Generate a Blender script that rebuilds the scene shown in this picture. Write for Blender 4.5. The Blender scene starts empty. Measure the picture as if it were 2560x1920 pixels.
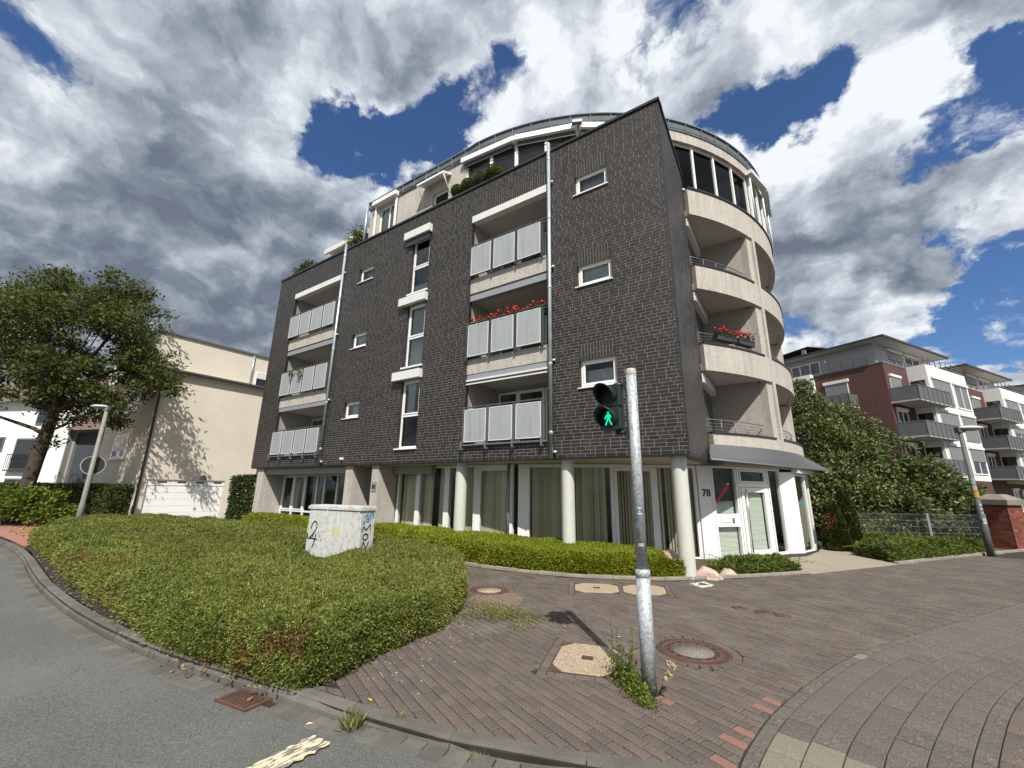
import bpy, math, random
import numpy as np
from mathutils import Matrix, Vector
random.seed(7); RNG = np.random.default_rng(7)
PI = math.pi
rad = math.radians
sc = bpy.context.scene
COL = sc.collection

# ------------------------------------------------------------------ camera
CAM = np.array([1.738, -9.25, 1.70])
_th, _hd, _ro = rad(14.31), rad(123.8), rad(0.82)
_fw = np.array([math.cos(_hd)*math.cos(_th), math.sin(_hd)*math.cos(_th), math.sin(_th)])
_rt = np.array([math.sin(_hd), -math.cos(_hd), 0.0])
_up = np.cross(_rt, _fw)
_R = _rt*math.cos(_ro)+_up*math.sin(_ro)
_U = -_rt*math.sin(_ro)+_up*math.cos(_ro)
cd = bpy.data.cameras.new('camera'); cam = bpy.data.objects.new('camera', cd); COL.objects.link(cam)
cd.sensor_width = 36.0; cd.lens = 36.0*1035/2560; cd.clip_start = 0.05; cd.clip_end = 3000
cam.matrix_world = Matrix(((_R[0], _U[0], -_fw[0], CAM[0]), (_R[1], _U[1], -_fw[1], CAM[1]), (_R[2], _U[2], -_fw[2], CAM[2]), (0, 0, 0, 1)))
sc.camera = cam
sc.view_settings.view_transform = 'Standard'; sc.view_settings.look = 'None'
sc.view_settings.exposure = 0.35; sc.view_settings.gamma = 1.0
try: sc.view_settings.use_curve_mapping = False
except Exception: pass
sc.render.engine = 'CYCLES'
sc.cycles.max_bounces = 8; sc.cycles.transparent_max_bounces = 12

# ------------------------------------------------------------------ sun and sky
SUN_AZ = rad(-47.4); SUN_EL = rad(49.9)
SUND = Vector((math.cos(SUN_AZ)*math.cos(SUN_EL), math.sin(SUN_AZ)*math.cos(SUN_EL), math.sin(SUN_EL)))
sl = bpy.data.lights.new('sun', 'SUN'); sl.energy = 5.0; sl.angle = rad(0.5); sl.color = (1.0, 0.955, 0.88)
so = bpy.data.objects.new('sun', sl); COL.objects.link(so); so.rotation_euler = SUND.to_track_quat('Z', 'Y').to_euler()

world = bpy.data.worlds.new('World'); sc.world = world; world.use_nodes = True
WN, WL = world.node_tree.nodes, world.node_tree.links
WN.clear()
def wn(t, **k):
    n = WN.new(t)
    for a, b in k.items(): setattr(n, a, b)
    return n
def wset(sock, v):
    if hasattr(v, 'is_output') or isinstance(v, bpy.types.NodeSocket): WL.new(v, sock)
    else: sock.default_value = v
def wmath(op, a, b=None, c=None, clamp=False):
    n = wn('ShaderNodeMath', operation=op, use_clamp=clamp)
    wset(n.inputs[0], a)
    if b is not None: wset(n.inputs[1], b)
    if c is not None: wset(n.inputs[2], c)
    return n.outputs[0]
def wvec(op, a, b=None, s=None):
    n = wn('ShaderNodeVectorMath', operation=op)
    wset(n.inputs[0], a)
    if b is not None: wset(n.inputs[1], b)
    if s is not None: wset(n.inputs['Scale'], s)
    return n.outputs['Value'] if op in ('DOT_PRODUCT', 'LENGTH') else n.outputs[0]
def wsmooth(v, a, b, lo=0.0, hi=1.0):
    n = wn('ShaderNodeMapRange', interpolation_type='SMOOTHSTEP')
    wset(n.inputs[0], v); wset(n.inputs[1], a); wset(n.inputs[2], b); wset(n.inputs[3], lo); wset(n.inputs[4], hi)
    return n.outputs[0]
def wmix(f, a, b):
    n = wn('ShaderNodeMix', data_type='RGBA')
    wset(n.inputs[0], f); wset(n.inputs[6], a); wset(n.inputs[7], b)
    return n.outputs[2]
tc = wn('ShaderNodeTexCoord'); DIR = wvec('NORMALIZE', tc.outputs['Generated'])
sep = wn('ShaderNodeSeparateXYZ'); WL.new(DIR, sep.inputs[0])
nish = wn('ShaderNodeTexSky', sky_type='NISHITA'); nish.sun_disc = False
nish.sun_elevation = SUN_EL; nish.sun_rotation = rad(90)-SUN_AZ; nish.air_density = 1.0; nish.dust_density = 0.6; nish.ozone_density = 2.0
# cloud deck: the view direction carried up to a flat layer
den = wmath('ADD', wmath('MAXIMUM', sep.outputs[2], 0.0), 0.62)
PLN = wvec('SCALE', DIR, s=wmath('DIVIDE', 1.0, den))
def wnoise(vec, scale, detail, rough, dist=0.0):
    n = wn('ShaderNodeTexNoise', noise_dimensions='3D'); WL.new(vec, n.inputs['Vector'])
    n.inputs['Scale'].default_value = scale; n.inputs['Detail'].default_value = detail
    n.inputs['Roughness'].default_value = rough; n.inputs['Distortion'].default_value = dist
    return n.outputs['Fac']
warp = wn('ShaderNodeTexNoise'); WL.new(PLN, warp.inputs['Vector']); warp.inputs['Scale'].default_value = 6.0; warp.inputs['Detail'].default_value = 6; warp.inputs['Roughness'].default_value = 0.6
wv = wvec('SUBTRACT', warp.outputs['Color'], (0.5, 0.5, 0.5))
PW = wvec('ADD', PLN, wvec('SCALE', wv, s=0.13))
DW = wvec('NORMALIZE', wvec('ADD', DIR, wvec('SCALE', wv, s=0.34)))
big = wnoise(PW, 2.6, 4, 0.5)
fine = wnoise(PW, 6.6, 12, 0.58)
PS = wvec('ADD', PW, tuple(Vector((SUND.x, SUND.y, 0.25)).normalized()*0.048))
fine_s = wnoise(PS, 6.6, 8, 0.53)
def lobes(items):
    acc = None
    for d, r, w in items:
        g = wsmooth(wvec('DOT_PRODUCT', DW, tuple(Vector(d).normalized())), math.cos(rad(r)), 1.0, 0.0, w)
        acc = g if acc is None else wmath('ADD', acc, g)
    return acc
# (direction, angular radius in degrees, weight): where the deck opens, where it stands thick, where the sun catches it
OPEN = [((-0.794, -0.015, 0.607), 8, -0.26), ((-0.655, 0.305, 0.69), 7, -0.36), ((-0.60, 0.37, 0.70), 7, -0.16), ((-0.573, 0.437, 0.693), 8, -0.58), ((-0.635, 0.32, 0.70), 7, -0.20), ((-0.61, 0.38, 0.695), 6, -0.22), ((-0.51, 0.475, 0.715), 8, -0.30), ((-0.653, 0.183, 0.735), 11, 0.26), ((-0.42, 0.43, 0.80), 9, 0.30), ((-0.50, 0.36, 0.79), 9, 0.26), ((-0.30, 0.47, 0.83), 8, 0.15), ((-0.67, 0.15, 0.727), 10, 0.20), ((0.063, 0.663, 0.746), 8, 0.16), ((0.27, 0.69, 0.67), 9, 0.30), ((0.36, 0.68, 0.64), 8, 0.2), ((0.20, 0.74, 0.645), 6, 0.1),
        ((-0.464, 0.466, 0.754), 8, -0.15), ((-0.402, 0.488, 0.775), 6, -0.10), ((-0.38, 0.55, 0.745), 7, -0.14), ((-0.296, 0.60, 0.743), 6, -0.22),
        ((-0.162, 0.578, 0.80), 7, -0.17), ((-0.03, 0.647, 0.762), 6, -0.12), ((0.019, 0.746, 0.666), 6, -0.33), ((0.08, 0.738, 0.67), 6, -0.30), ((-0.03, 0.765, 0.645), 6, -0.16),
        ((0.262, 0.785, 0.561), 7, -0.36), ((0.306, 0.765, 0.566), 7, -0.36), ((0.36, 0.735, 0.575), 8, -0.34), ((0.301, 0.903, 0.307), 8, -0.40), ((0.27, 0.925, 0.27), 8, -0.34), ((0.36, 0.89, 0.27), 9, -0.40),
        ((0.19, 0.95, 0.24), 6, -0.26), ((0.06, 0.955, 0.29), 6, -0.24), ((0.186, 0.684, 0.706), 7, -0.07), ((-0.617, 0.204, 0.76), 7, -0.04), ((-0.77, 0.09, 0.63), 6, -0.08)]
bias = wmath('MAXIMUM', wmath('MULTIPLY', lobes(OPEN), 0.68), -0.52)
dens = wmath('ADD', wmath('ADD', wmath('MULTIPLY', wmath('SUBTRACT', big, 0.5), 0.8), wmath('MULTIPLY', wmath('SUBTRACT', fine, 0.5), 1.6)), wmath('ADD', bias, wmath('ADD', 0.785, wsmooth(sep.outputs[2], 0.50, 0.30, 0.0, 0.10))))
cover = wsmooth(dens, 0.42, 0.64)
DARK = [((-0.874, 0.328, 0.36), 24, 0.34), ((-0.93, 0.13, 0.33), 20, 0.20), ((-0.80, 0.44, 0.40), 16, 0.22), ((0.14, 0.885, 0.44), 13, 0.36), ((0.22, 0.875, 0.43), 11, 0.30), ((0.03, 0.90, 0.44), 13, 0.26), ((-0.895, 0.043, 0.444), 16, 0.12),
        ((-0.80, 0.12, 0.58), 14, 0.12), ((-0.73, 0.25, 0.62), 10, 0.14), ((-0.10, 0.70, 0.70), 16, 0.06)]
BRIGHT = [((-0.585, 0.472, 0.655), 8, 0.34), ((-0.63, 0.41, 0.66), 7, 0.20), ((-0.715, 0.285, 0.64), 7, 0.26), ((0.09, 0.80, 0.595), 10, 0.26), ((0.17, 0.815, 0.555), 9, 0.20), ((0.30, 0.83, 0.46), 10, 0.16), ((0.09, 0.942, 0.325), 6, 0.30), ((0.16, 0.70, 0.69), 14, 0.10), ((-0.25, 0.56, 0.79), 14, 0.10), ((-0.88, 0.03, 0.48), 8, 0.10)]
relief = wmath('MULTIPLY', wmath('SUBTRACT', fine, fine_s), 2.6)
thick = wsmooth(dens, 0.60, 1.10, 0.0, 0.20)
lit = wmath('ADD', wmath('SUBTRACT', wmath('ADD', 0.755, relief), thick), wmath('SUBTRACT', wmath('MULTIPLY', lobes(BRIGHT), 0.9), wmath('MULTIPLY', lobes(DARK), 0.66)))
lit = wmath('ADD', lit, wmath('MULTIPLY', wmath('SUBTRACT', big, 0.5), -0.9), clamp=True)
cr = wn('ShaderNodeValToRGB'); WL.new(lit, cr.inputs[0])
e = cr.color_ramp.elements
e[0].position = 0.0; e[0].color = (1.25, 1.50, 1.92, 1)
e[1].position = 1.0; e[1].color = (7.2, 7.5, 7.8, 1)
for p, c in ((0.20, (1.75, 2.08, 2.55, 1)), (0.42, (2.75, 3.12, 3.65, 1)), (0.62, (3.9, 4.3, 4.85, 1)), (0.80, (5.3, 5.7, 6.2, 1))):
    k = e.new(p); k.color = c
bluegain = wvec('MULTIPLY', nish.outputs[0], (0.50, 0.68, 0.92))
skycol = wmix(cover, bluegain, cr.outputs[0])
bg = wn('ShaderNodeBackground'); WL.new(skycol, bg.inputs[0]); bg.inputs[1].default_value = 0.10
wo = wn('ShaderNodeOutputWorld'); WL.new(bg.outputs[0], wo.inputs[0])
world.cycles.sampling_method = 'MANUAL'; world.cycles.sample_map_resolution = 512

# ------------------------------------------------------------------ materials
MATS = {}
def mat(name, base, rough=0.8, var=0.0, vscale=6.0, bump=0.0, bscale=60.0, metal=0.0, spec=0.5, stain=None, sscale=1.2, samt=0.0, speck=0.0, spscale=180.0, rnd=None, rsrc='attr', coords='Object', streak=0.0, emit=None, estr=0.0, fleck=0.0, flscale=70.0):
    if name in MATS: return MATS[name]
    m = bpy.data.materials.new(name); m.use_nodes = True
    N, L = m.node_tree.nodes, m.node_tree.links
    b = N['Principled BSDF']; b.inputs['Roughness'].default_value = rough; b.inputs['Metallic'].default_value = metal
    b.inputs['Specular IOR Level'].default_value = spec
    t = N.new('ShaderNodeTexCoord'); vec = t.outputs[coords]
    def noise(s, d=5, r=0.55, v=None):
        n = N.new('ShaderNodeTexNoise'); L.new(v or vec, n.inputs['Vector']); n.inputs['Scale'].default_value = s; n.inputs['Detail'].default_value = d; n.inputs['Roughness'].default_value = r
        return n.outputs['Fac']
    def mr(v, a, bb, c, d):
        n = N.new('ShaderNodeMapRange'); L.new(v, n.inputs[0])
        for i, x in enumerate((a, bb, c, d)): n.inputs[i+1].default_value = x
        return n.outputs[0]
    def mixc(f, a, bb, mode='MIX'):
        n = N.new('ShaderNodeMix'); n.data_type = 'RGBA'; n.blend_type = mode
        for s, x in ((n.inputs[0], f), (n.inputs[6], a), (n.inputs[7], bb)):
            if isinstance(x, bpy.types.NodeSocket): L.new(x, s)
            elif isinstance(x, (int, float)): s.default_value = x
            else: s.default_value = (*x, 1)
        return n.outputs[2]
    def vscl(c, f):
        n = N.new('ShaderNodeVectorMath'); n.operation = 'SCALE'
        if isinstance(c, bpy.types.NodeSocket): L.new(c, n.inputs[0])
        else: n.inputs[0].default_value = c
        L.new(f, n.inputs['Scale']); return n.outputs[0]
    col = base
    if rnd:
        if rsrc == 'attr':
            a = N.new('ShaderNodeAttribute'); a.attribute_name = 'rnd'; rv = a.outputs['Fac']
        else:
            a = N.new('ShaderNodeObjectInfo'); rv = a.outputs['Random']
        r = N.new('ShaderNodeValToRGB'); L.new(rv, r.inputs[0]); r.color_ramp.interpolation = 'LINEAR'
        els = r.color_ramp.elements
        for i, (p, c) in enumerate(rnd):
            k = els[i] if i < 2 else els.new(p)
            k.position = p; k.color = (*c, 1)
        col = r.outputs[0]
    if var: col = vscl(col, mr(noise(vscale), 0.25, 0.75, 1-var, 1+var))
    if speck: col = vscl(col, mr(noise(spscale, 2, 0.5), 0.35, 0.68, 1-speck, 1+speck))
    if fleck:
        fc = mixc(mr(noise(flscale, 1, 0.4), 0.66, 0.72, 0.0, fleck), col if isinstance(col, bpy.types.NodeSocket) else col, (0.34, 0.32, 0.28)); col = fc
    if streak:
        mp = N.new('ShaderNodeMapping'); L.new(vec, mp.inputs[0]); mp.inputs['Scale'].default_value = (5.0, 5.0, 0.35)
        col = vscl(col, mr(noise(1.6, 6, 0.65, mp.outputs[0]), 0.45, 0.8, 1.0, 1-streak))
    if stain: col = mixc(mr(noise(sscale, 7, 0.62), 0.5, 0.72, 0.0, samt), col, stain)
    if isinstance(col, tuple): b.inputs['Base Color'].default_value = (*col, 1)
    else: L.new(col, b.inputs['Base Color'])
    if bump:
        bn = N.new('ShaderNodeBump'); bn.inputs['Strength'].default_value = bump; bn.inputs['Distance'].default_value = 0.02
        L.new(noise(bscale, 4, 0.6), bn.inputs['Height']); L.new(bn.outputs[0], b.inputs['Normal'])
    if emit:
        b.inputs['Emission Color'].default_value = (*emit, 1); b.inputs['Emission Strength'].default_value = estr
    MATS[name] = m; return m
def leafmat(name, ramp, trans=0.35, rough=0.55, var=0.25, vscale=1.5):
    if name in MATS: return MATS[name]
    m = mat(name, (0.1, 0.1, 0.1), rough, var=var, vscale=vscale, rnd=ramp, spec=0.3)
    N, L = m.node_tree.nodes, m.node_tree.links
    b = N['Principled BSDF']; out = N['Material Output']
    src = b.inputs['Base Color'].links[0].from_socket
    tr = N.new('ShaderNodeBsdfTranslucent'); L.new(src, tr.inputs[0])
    mx = N.new('ShaderNodeMixShader'); mx.inputs[0].default_value = trans
    L.new(b.outputs[0], mx.inputs[1]); L.new(tr.outputs[0], mx.inputs[2]); L.new(mx.outputs[0], out.inputs[0])
    return m
def glassmat(name, tint=(0.75, 0.82, 0.80), refl=1.0):
    if name in MATS: return MATS[name]
    m = bpy.data.materials.new(name); m.use_nodes = True
    N, L = m.node_tree.nodes, m.node_tree.links; N.clear()
    o = N.new('ShaderNodeOutputMaterial'); t = N.new('ShaderNodeBsdfTransparent'); t.inputs[0].default_value = (*tint, 1)
    g = N.new('ShaderNodeBsdfGlossy'); g.inputs['Roughness'].default_value = 0.01; g.inputs[0].default_value = (0.9, 0.95, 1, 1)
    f = N.new('ShaderNodeFresnel'); f.inputs[0].default_value = 1.6
    bn = N.new('ShaderNodeBump'); bn.inputs['Strength'].default_value = 0.03; bn.inputs['Distance'].default_value = 0.05
    tcn = N.new('ShaderNodeTexCoord'); nz = N.new('ShaderNodeTexNoise'); nz.inputs['Scale'].default_value = 1.2; nz.inputs['Detail'].default_value = 1
    L.new(tcn.outputs['Object'], nz.inputs['Vector']); L.new(nz.outputs[0], bn.inputs['Height']); L.new(bn.outputs[0], g.inputs['Normal'])
    mm = N.new('ShaderNodeMath'); mm.operation = 'MULTIPLY'; mm.use_clamp = True; L.new(f.outputs[0], mm.inputs[0]); mm.inputs[1].default_value = refl
    x = N.new('ShaderNodeMixShader'); L.new(mm.outputs[0], x.inputs[0]); L.new(t.outputs[0], x.inputs[1]); L.new(g.outputs[0], x.inputs[2]); L.new(x.outputs[0], o.inputs[0])
    MATS[name] = m; return m
BR = [(0.0, (0.012, 0.0105, 0.0105)), (0.35, (0.0165, 0.0145, 0.0145)), (0.75, (0.0215, 0.0185, 0.018)), (0.90, (0.026, 0.0205, 0.0195)), (0.96, (0.025, 0.026, 0.029)), (1.0, (0.036, 0.025, 0.021))]
M_brick = mat('clinker', BR[0][1], 0.5, var=0.16, vscale=9, bump=0.12, bscale=90, rnd=BR, stain=(0.034, 0.029, 0.026), sscale=0.45, samt=0.35)
M_brick1 = mat('clinker_single', BR[0][1], 0.5, var=0.16, vscale=9, bump=0.12, bscale=90, rnd=BR, rsrc='obj')
M_mortar = mat('mortar', (0.27, 0.24, 0.20), 0.95, var=0.12, vscale=4, bump=0.3)
M_plast = mat('roughcast', (0.465, 0.43, 0.385), 0.95, var=0.08, vscale=1.2, bump=0.8, bscale=38, speck=0.20, spscale=34, streak=0.32)
M_smooth = mat('smooth_plaster', (0.33, 0.315, 0.295), 0.9, var=0.05, vscale=1.0)
M_ceil = mat('ceiling_plaster', (0.45, 0.43, 0.40), 0.9, var=0.04)
M_soffit = mat('soffit_paint', (0.62, 0.57, 0.46), 0.9, var=0.05)
M_white = mat('white_frame', (0.78, 0.78, 0.76), 0.45, var=0.04, vscale=3)
M_whitebox = mat('white_cassette', (0.66, 0.66, 0.63), 0.5, var=0.05, vscale=2, streak=0.12)
M_dark = mat('dark_metal', (0.022, 0.023, 0.026), 0.4, var=0.1)
M_grey = mat('grey_steel', (0.16, 0.17, 0.18), 0.45, metal=0.3, var=0.1)
M_post = mat('balcony_steel', (0.085, 0.09, 0.095), 0.5, metal=0.2, var=0.1)
M_panel = mat('perforated_panel', (0.36, 0.38, 0.39), 0.5, metal=0.15, var=0.05, vscale=2, speck=0.22, spscale=110, streak=0.28)
M_panelf = mat('panel_edge', (0.62, 0.63, 0.63), 0.5)
M_lintel = mat('grey_lintel', (0.26, 0.28, 0.30), 0.5, metal=0.1, var=0.06)
M_zinc = mat('zinc_pipe', (0.40, 0.45, 0.49), 0.42, metal=0.55, var=0.16, vscale=5, streak=0.2)
M_zincroof = mat('zinc_roof', (0.115, 0.13, 0.15), 0.75, spec=0.2, var=0.18, vscale=3)
M_seam = mat('zinc_seam', (0.17, 0.19, 0.21), 0.7, spec=0.2)
M_glass = glassmat('window_glass', (0.86, 0.91, 0.88), 1.0)
M_shopglass = glassmat('shop_glass', (0.90, 0.93, 0.87), 0.40)
M_glassd = glassmat('tinted_glass', (0.10, 0.15, 0.14), 0.75)
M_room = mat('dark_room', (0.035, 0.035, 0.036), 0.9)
M_curt = mat('net_curtain', (0.60, 0.62, 0.62), 0.9, var=0.12, vscale=7)
M_vblind = mat('vertical_blind', (0.50, 0.47, 0.36), 0.9, rnd=[(0, (0.46, 0.42, 0.31)), (1, (0.74, 0.70, 0.55))])
M_hblind = mat('venetian_blind', (0.55, 0.58, 0.56), 0.7, rnd=[(0, (0.62, 0.67, 0.64)), (1, (0.74, 0.78, 0.75))])
M_dblind = mat('dark_blind', (0.055, 0.057, 0.06), 0.5)
M_concol = mat('painted_column', (0.52, 0.53, 0.47), 0.6, var=0.07, vscale=5, bump=0.1, bscale=20, streak=0.15, stain=(0.36, 0.37, 0.34), sscale=5, samt=0.35)
M_awn = mat('awning_cloth', (0.085, 0.087, 0.095), 0.75, var=0.08, vscale=2)
M_black = mat('black_paint', (0.012, 0.012, 0.013), 0.5)
M_red = mat('magenta_print', (0.42, 0.012, 0.055), 0.5)
M_steel = mat('brushed_steel', (0.5, 0.5, 0.5), 0.25, metal=1.0)
M_soil = mat('soil', (0.075, 0.055, 0.038), 1.0, var=0.35, vscale=9, bump=0.6, bscale=25)
M_asph = mat('asphalt', (0.098, 0.099, 0.092), 0.9, var=0.14, vscale=0.7, speck=0.34, spscale=75, fleck=0.30, flscale=80, bump=0.4, bscale=150, stain=(0.125, 0.122, 0.112), sscale=0.7, samt=0.5)
PV = [(0.0, (0.082, 0.065, 0.055)), (0.45, (0.102, 0.080, 0.066)), (0.8, (0.112, 0.087, 0.071)), (0.95, (0.118, 0.090, 0.072)), (0.965, (0.083, 0.075, 0.066)), (1.0, (0.088, 0.080, 0.070))]
kw = dict(rough=0.9, var=0.16, vscale=1.6, speck=0.40, spscale=110, fleck=0.45, flscale=95, bump=0.35, bscale=160, stain=(0.22, 0.20, 0.17), sscale=1.6, samt=0.22)
M_pav = mat('paver_concrete', PV[0][1], rnd=PV, coords='Object', **kw)
M_pav1 = mat('paver_concrete_single', PV[0][1], rnd=PV, rsrc='obj', **kw)
M_pavred = mat('red_paver', (0.205, 0.108, 0.086), 0.9, var=0.12, vscale=4, speck=0.2, spscale=170, bump=0.3, bscale=160)
M_pavtan = mat('tan_paver', (0.165, 0.118, 0.090), 0.9, var=0.14, vscale=4, speck=0.25, spscale=170, bump=0.3, bscale=160)
M_joint = mat('joint_sand', (0.022, 0.019, 0.015), 1.0, var=0.4, vscale=8)
SB = [(0.0, (0.092, 0.081, 0.070)), (1.0, (0.110, 0.097, 0.083))]
M_slab = mat('grey_slab', SB[0][1], 0.9, rnd=SB, rsrc='obj', var=0.10, vscale=2, speck=0.42, spscale=90, fleck=0.6, flscale=75, bump=0.4, bscale=140)
M_slabtan = mat('tan_slab', (0.185, 0.162, 0.125), 0.9, var=0.08, vscale=3, speck=0.28, spscale=150, bump=0.4, bscale=150)
M_kerb = mat('kerb_concrete', (0.165, 0.155, 0.135), 0.9, rnd=[(0, (0.088, 0.083, 0.073)), (1, (0.130, 0.121, 0.105))], rsrc='obj', var=0.2, vscale=4, speck=0.25, spscale=140, bump=0.4, bscale=120, stain=(0.06, 0.055, 0.045), sscale=3, samt=0.45)
M_conc = mat('pale_concrete', (0.27, 0.235, 0.18), 0.95, var=0.12, vscale=2, speck=0.2, spscale=110, bump=0.4, stain=(0.20, 0.18, 0.14), sscale=1.5, samt=0.4)
M_wash = mat('washed_concrete', (0.34, 0.265, 0.18), 0.9, var=0.06, vscale=3, speck=0.42, spscale=75, bump=0.5, bscale=90)
M_washg = mat('grey_washed_concrete', (0.18, 0.163, 0.13), 0.9, var=0.06, vscale=3, speck=0.5, spscale=75, bump=0.6, bscale=90)
M_rust = mat('rusty_iron', (0.090, 0.050, 0.036), 0.75, var=0.3, vscale=9, bump=0.4, bscale=70, stain=(0.155, 0.075, 0.042), sscale=6, samt=0.6, metal=0.2)
M_galv = mat('galvanised_pole', (0.40, 0.43, 0.45), 0.5, metal=0.3, var=0.12, vscale=8, speck=0.30, spscale=45, streak=0.22)
M_sigg = mat('signal_housing', (0.010, 0.024, 0.020), 0.45, var=0.1)
M_sigb = mat('signal_black', (0.004, 0.005, 0.005), 0.6)
M_green = mat('green_light', (0.0, 0.3, 0.2), 0.5, emit=(0.0, 0.95, 0.50), estr=0.85)
M_lens = mat('dark_lens', (0.012, 0.006, 0.006), 0.35)

# ------------------------------------------------------------------ mesh builder
class MB:
    def __init__(s):
        s.v = []; s.f = []; s.m = []; s.r = []; s.sm = []; s.T = None
    def at(s, x=0, y=0, ang=0):
        s.T = (x, y, math.cos(rad(ang)), math.sin(rad(ang))); return s
    def seg(s, p0, p1):
        a = math.atan2(p1[1]-p0[1], p1[0]-p0[0]); s.T = (p0[0], p0[1], math.cos(a), math.sin(a)); return math.hypot(p1[0]-p0[0], p1[1]-p0[1])
    def tv(s, p):
        if s.T is None: return tuple(p)
        x, y, c, n = s.T
        return (x+p[0]*c-p[1]*n, y+p[0]*n+p[1]*c, p[2])
    def add(s, vs, fs, mi=0, rnd=0.5, smooth=False):
        b = len(s.v); s.v += [s.tv(p) for p in vs]
        for f in fs:
            s.f.append(tuple(b+i for i in f)); s.m.append(mi); s.r.append(rnd); s.sm.append(smooth)
    def box(s, x0, x1, y0, y1, z0, z1, mi=0, rnd=0.5):
        s.add([(x0, y0, z0), (x1, y0, z0), (x1, y1, z0), (x0, y1, z0), (x0, y0, z1), (x1, y0, z1), (x1, y1, z1), (x0, y1, z1)],
              [(0, 3, 2, 1), (4, 5, 6, 7), (0, 1, 5, 4), (1, 2, 6, 5), (2, 3, 7, 6), (3, 0, 4, 7)], mi, rnd)
    def prism(s, poly, z0, z1, mi=0, rnd=0.5, cham=0.0, bottom=False):
        n = len(poly)
        if cham:
            cx = sum(p[0] for p in poly)/n; cy = sum(p[1] for p in poly)/n
            ins = []
            for p in poly:
                d = math.hypot(p[0]-cx, p[1]-cy) or 1
                k = max(0.0, 1-cham*1.4/d); ins.append((cx+(p[0]-cx)*k, cy+(p[1]-cy)*k))
            vs = [(x, y, z0) for x, y in poly]+[(x, y, z1-cham) for x, y in poly]+[(x, y, z1) for x, y in ins]
            fs = [(i, (i+1) % n, n+(i+1) % n, n+i) for i in range(n)]+[(n+i, n+(i+1) % n, 2*n+(i+1) % n, 2*n+i) for i in range(n)]+[tuple(range(2*n, 3*n))]
        else:
            vs = [(x, y, z0) for x, y in poly]+[(x, y, z1) for x, y in poly]
            fs = [(i, (i+1) % n, n+(i+1) % n, n+i) for i in range(n)]+[tuple(range(n, 2*n))]
            if bottom: fs.append(tuple(range(n-1, -1, -1)))
        s.add(vs, fs, mi, rnd)
    def tube(s, pts, r, n=8, mi=0, caps=True, rnd=0.5):
        pts = [Vector(p) for p in pts]; rs = r if isinstance(r, (list, tuple)) else [r]*len(pts)
        vs = []; fs = []; up = Vector((0, 0, 1)); prev = None
        for i, p in enumerate(pts):
            d = (pts[min(i+1, len(pts)-1)]-pts[max(i-1, 0)]).normalized()
            if prev is None:
                a = up.cross(d) if abs(d.z) < 0.95 else Vector((1, 0, 0)).cross(d)
                a.normalize()
            else:
                a = (prev-d*prev.dot(d)).normalized()
            prev = a; b = d.cross(a)
            for k in range(n):
                t = 2*PI*k/n; q = p+(a*math.cos(t)+b*math.sin(t))*rs[i]; vs.append(tuple(q))
        for i in range(len(pts)-1):
            for k in range(n):
                fs.append((i*n+k, i*n+(k+1) % n, (i+1)*n+(k+1) % n, (i+1)*n+k))
        s.add(vs, fs, mi, rnd, True)
        if caps:
            b = len(s.v)-len(vs)
            s.f.append(tuple(b+k for k in range(n-1, -1, -1))); s.m.append(mi); s.r.append(rnd); s.sm.append(False)
            e0 = b+(len(pts)-1)*n
            s.f.append(tuple(e0+k for k in range(n))); s.m.append(mi); s.r.append(rnd); s.sm.append(False)
    def lathe(s, prof, cx, cy, n=24, mi=0, smooth=True, rnd=0.5):
        vs = []; fs = []
        for r, z in prof:
            for k in range(n):
                t = 2*PI*k/n; vs.append((cx+r*math.cos(t), cy+r*math.sin(t), z))
        for i in range(len(prof)-1):
            for k in range(n): fs.append((i*n+k, i*n+(k+1) % n, (i+1)*n+(k+1) % n, (i+1)*n+k))
        s.add(vs, fs, mi, rnd, smooth)
    def arc(s, c, r0, r1, a0, a1, z0, z1, step=2.0, mi=0, rnd=0.5):
        n = max(1, int(math.ceil(abs(a1-a0)/step))); vs = []; fs = []
        for i in range(n+1):
            a = rad(a0+(a1-a0)*i/n); ca, sa = math.cos(a), math.sin(a)
            vs += [(c[0]+r0*ca, c[1]+r0*sa, z0), (c[0]+r1*ca, c[1]+r1*sa, z0), (c[0]+r1*ca, c[1]+r1*sa, z1), (c[0]+r0*ca, c[1]+r0*sa, z1)]
        for i in range(n):
            p = i*4; q = p+4
            fs += [(p+1, q+1, q+2, p+2), (p, p+3, q+3, q), (p+2, q+2, q+3, p+3), (p, q, q+1, p+1)]
        fs += [(0, 1, 2, 3), (n*4, n*4+3, n*4+2, n*4+1)]
        s.add(vs, fs, mi, rnd)
    def frame(s, x0, x1, y0, y1, z0, z1, w, mi=0, wb=None):
        wb = w if wb is None else wb
        s.box(x0, x0+w, y0, y1, z0, z1, mi); s.box(x1-w, x1, y0, y1, z0, z1, mi)
        s.box(x0+w, x1-w, y0, y1, z1-w, z1, mi); s.box(x0+w, x1-w, y0, y1, z0, z0+wb, mi)
    def build(s, name, mats, parent=None, kind=None, attr=True):
        me = bpy.data.meshes.new(name); me.from_pydata(s.v, [], s.f)
        mats = mats if isinstance(mats, (list, tuple)) else [mats]
        for m in mats: me.materials.append(m)
        if len(mats) > 1: me.polygons.foreach_set('material_index', s.m)
        me.polygons.foreach_set('use_smooth', s.sm)
        if attr:
            a = me.attributes.new('rnd', 'FLOAT', 'FACE'); a.data.foreach_set('value', s.r)
        me.update()
        return link(name, me, parent, kind)
WLOC = {}
def link(name, me, parent=None, kind=None):
    o = bpy.data.objects.new(name, me); COL.objects.link(o)
    if parent is not None:
        o.parent = parent
        if parent.type == 'EMPTY': o.matrix_parent_inverse = Matrix.Translation(-parent.location)
        elif parent.name in WLOC: o.matrix_parent_inverse = WLOC[parent.name].inverted()
    if kind: o['kind'] = kind
    return o
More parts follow.
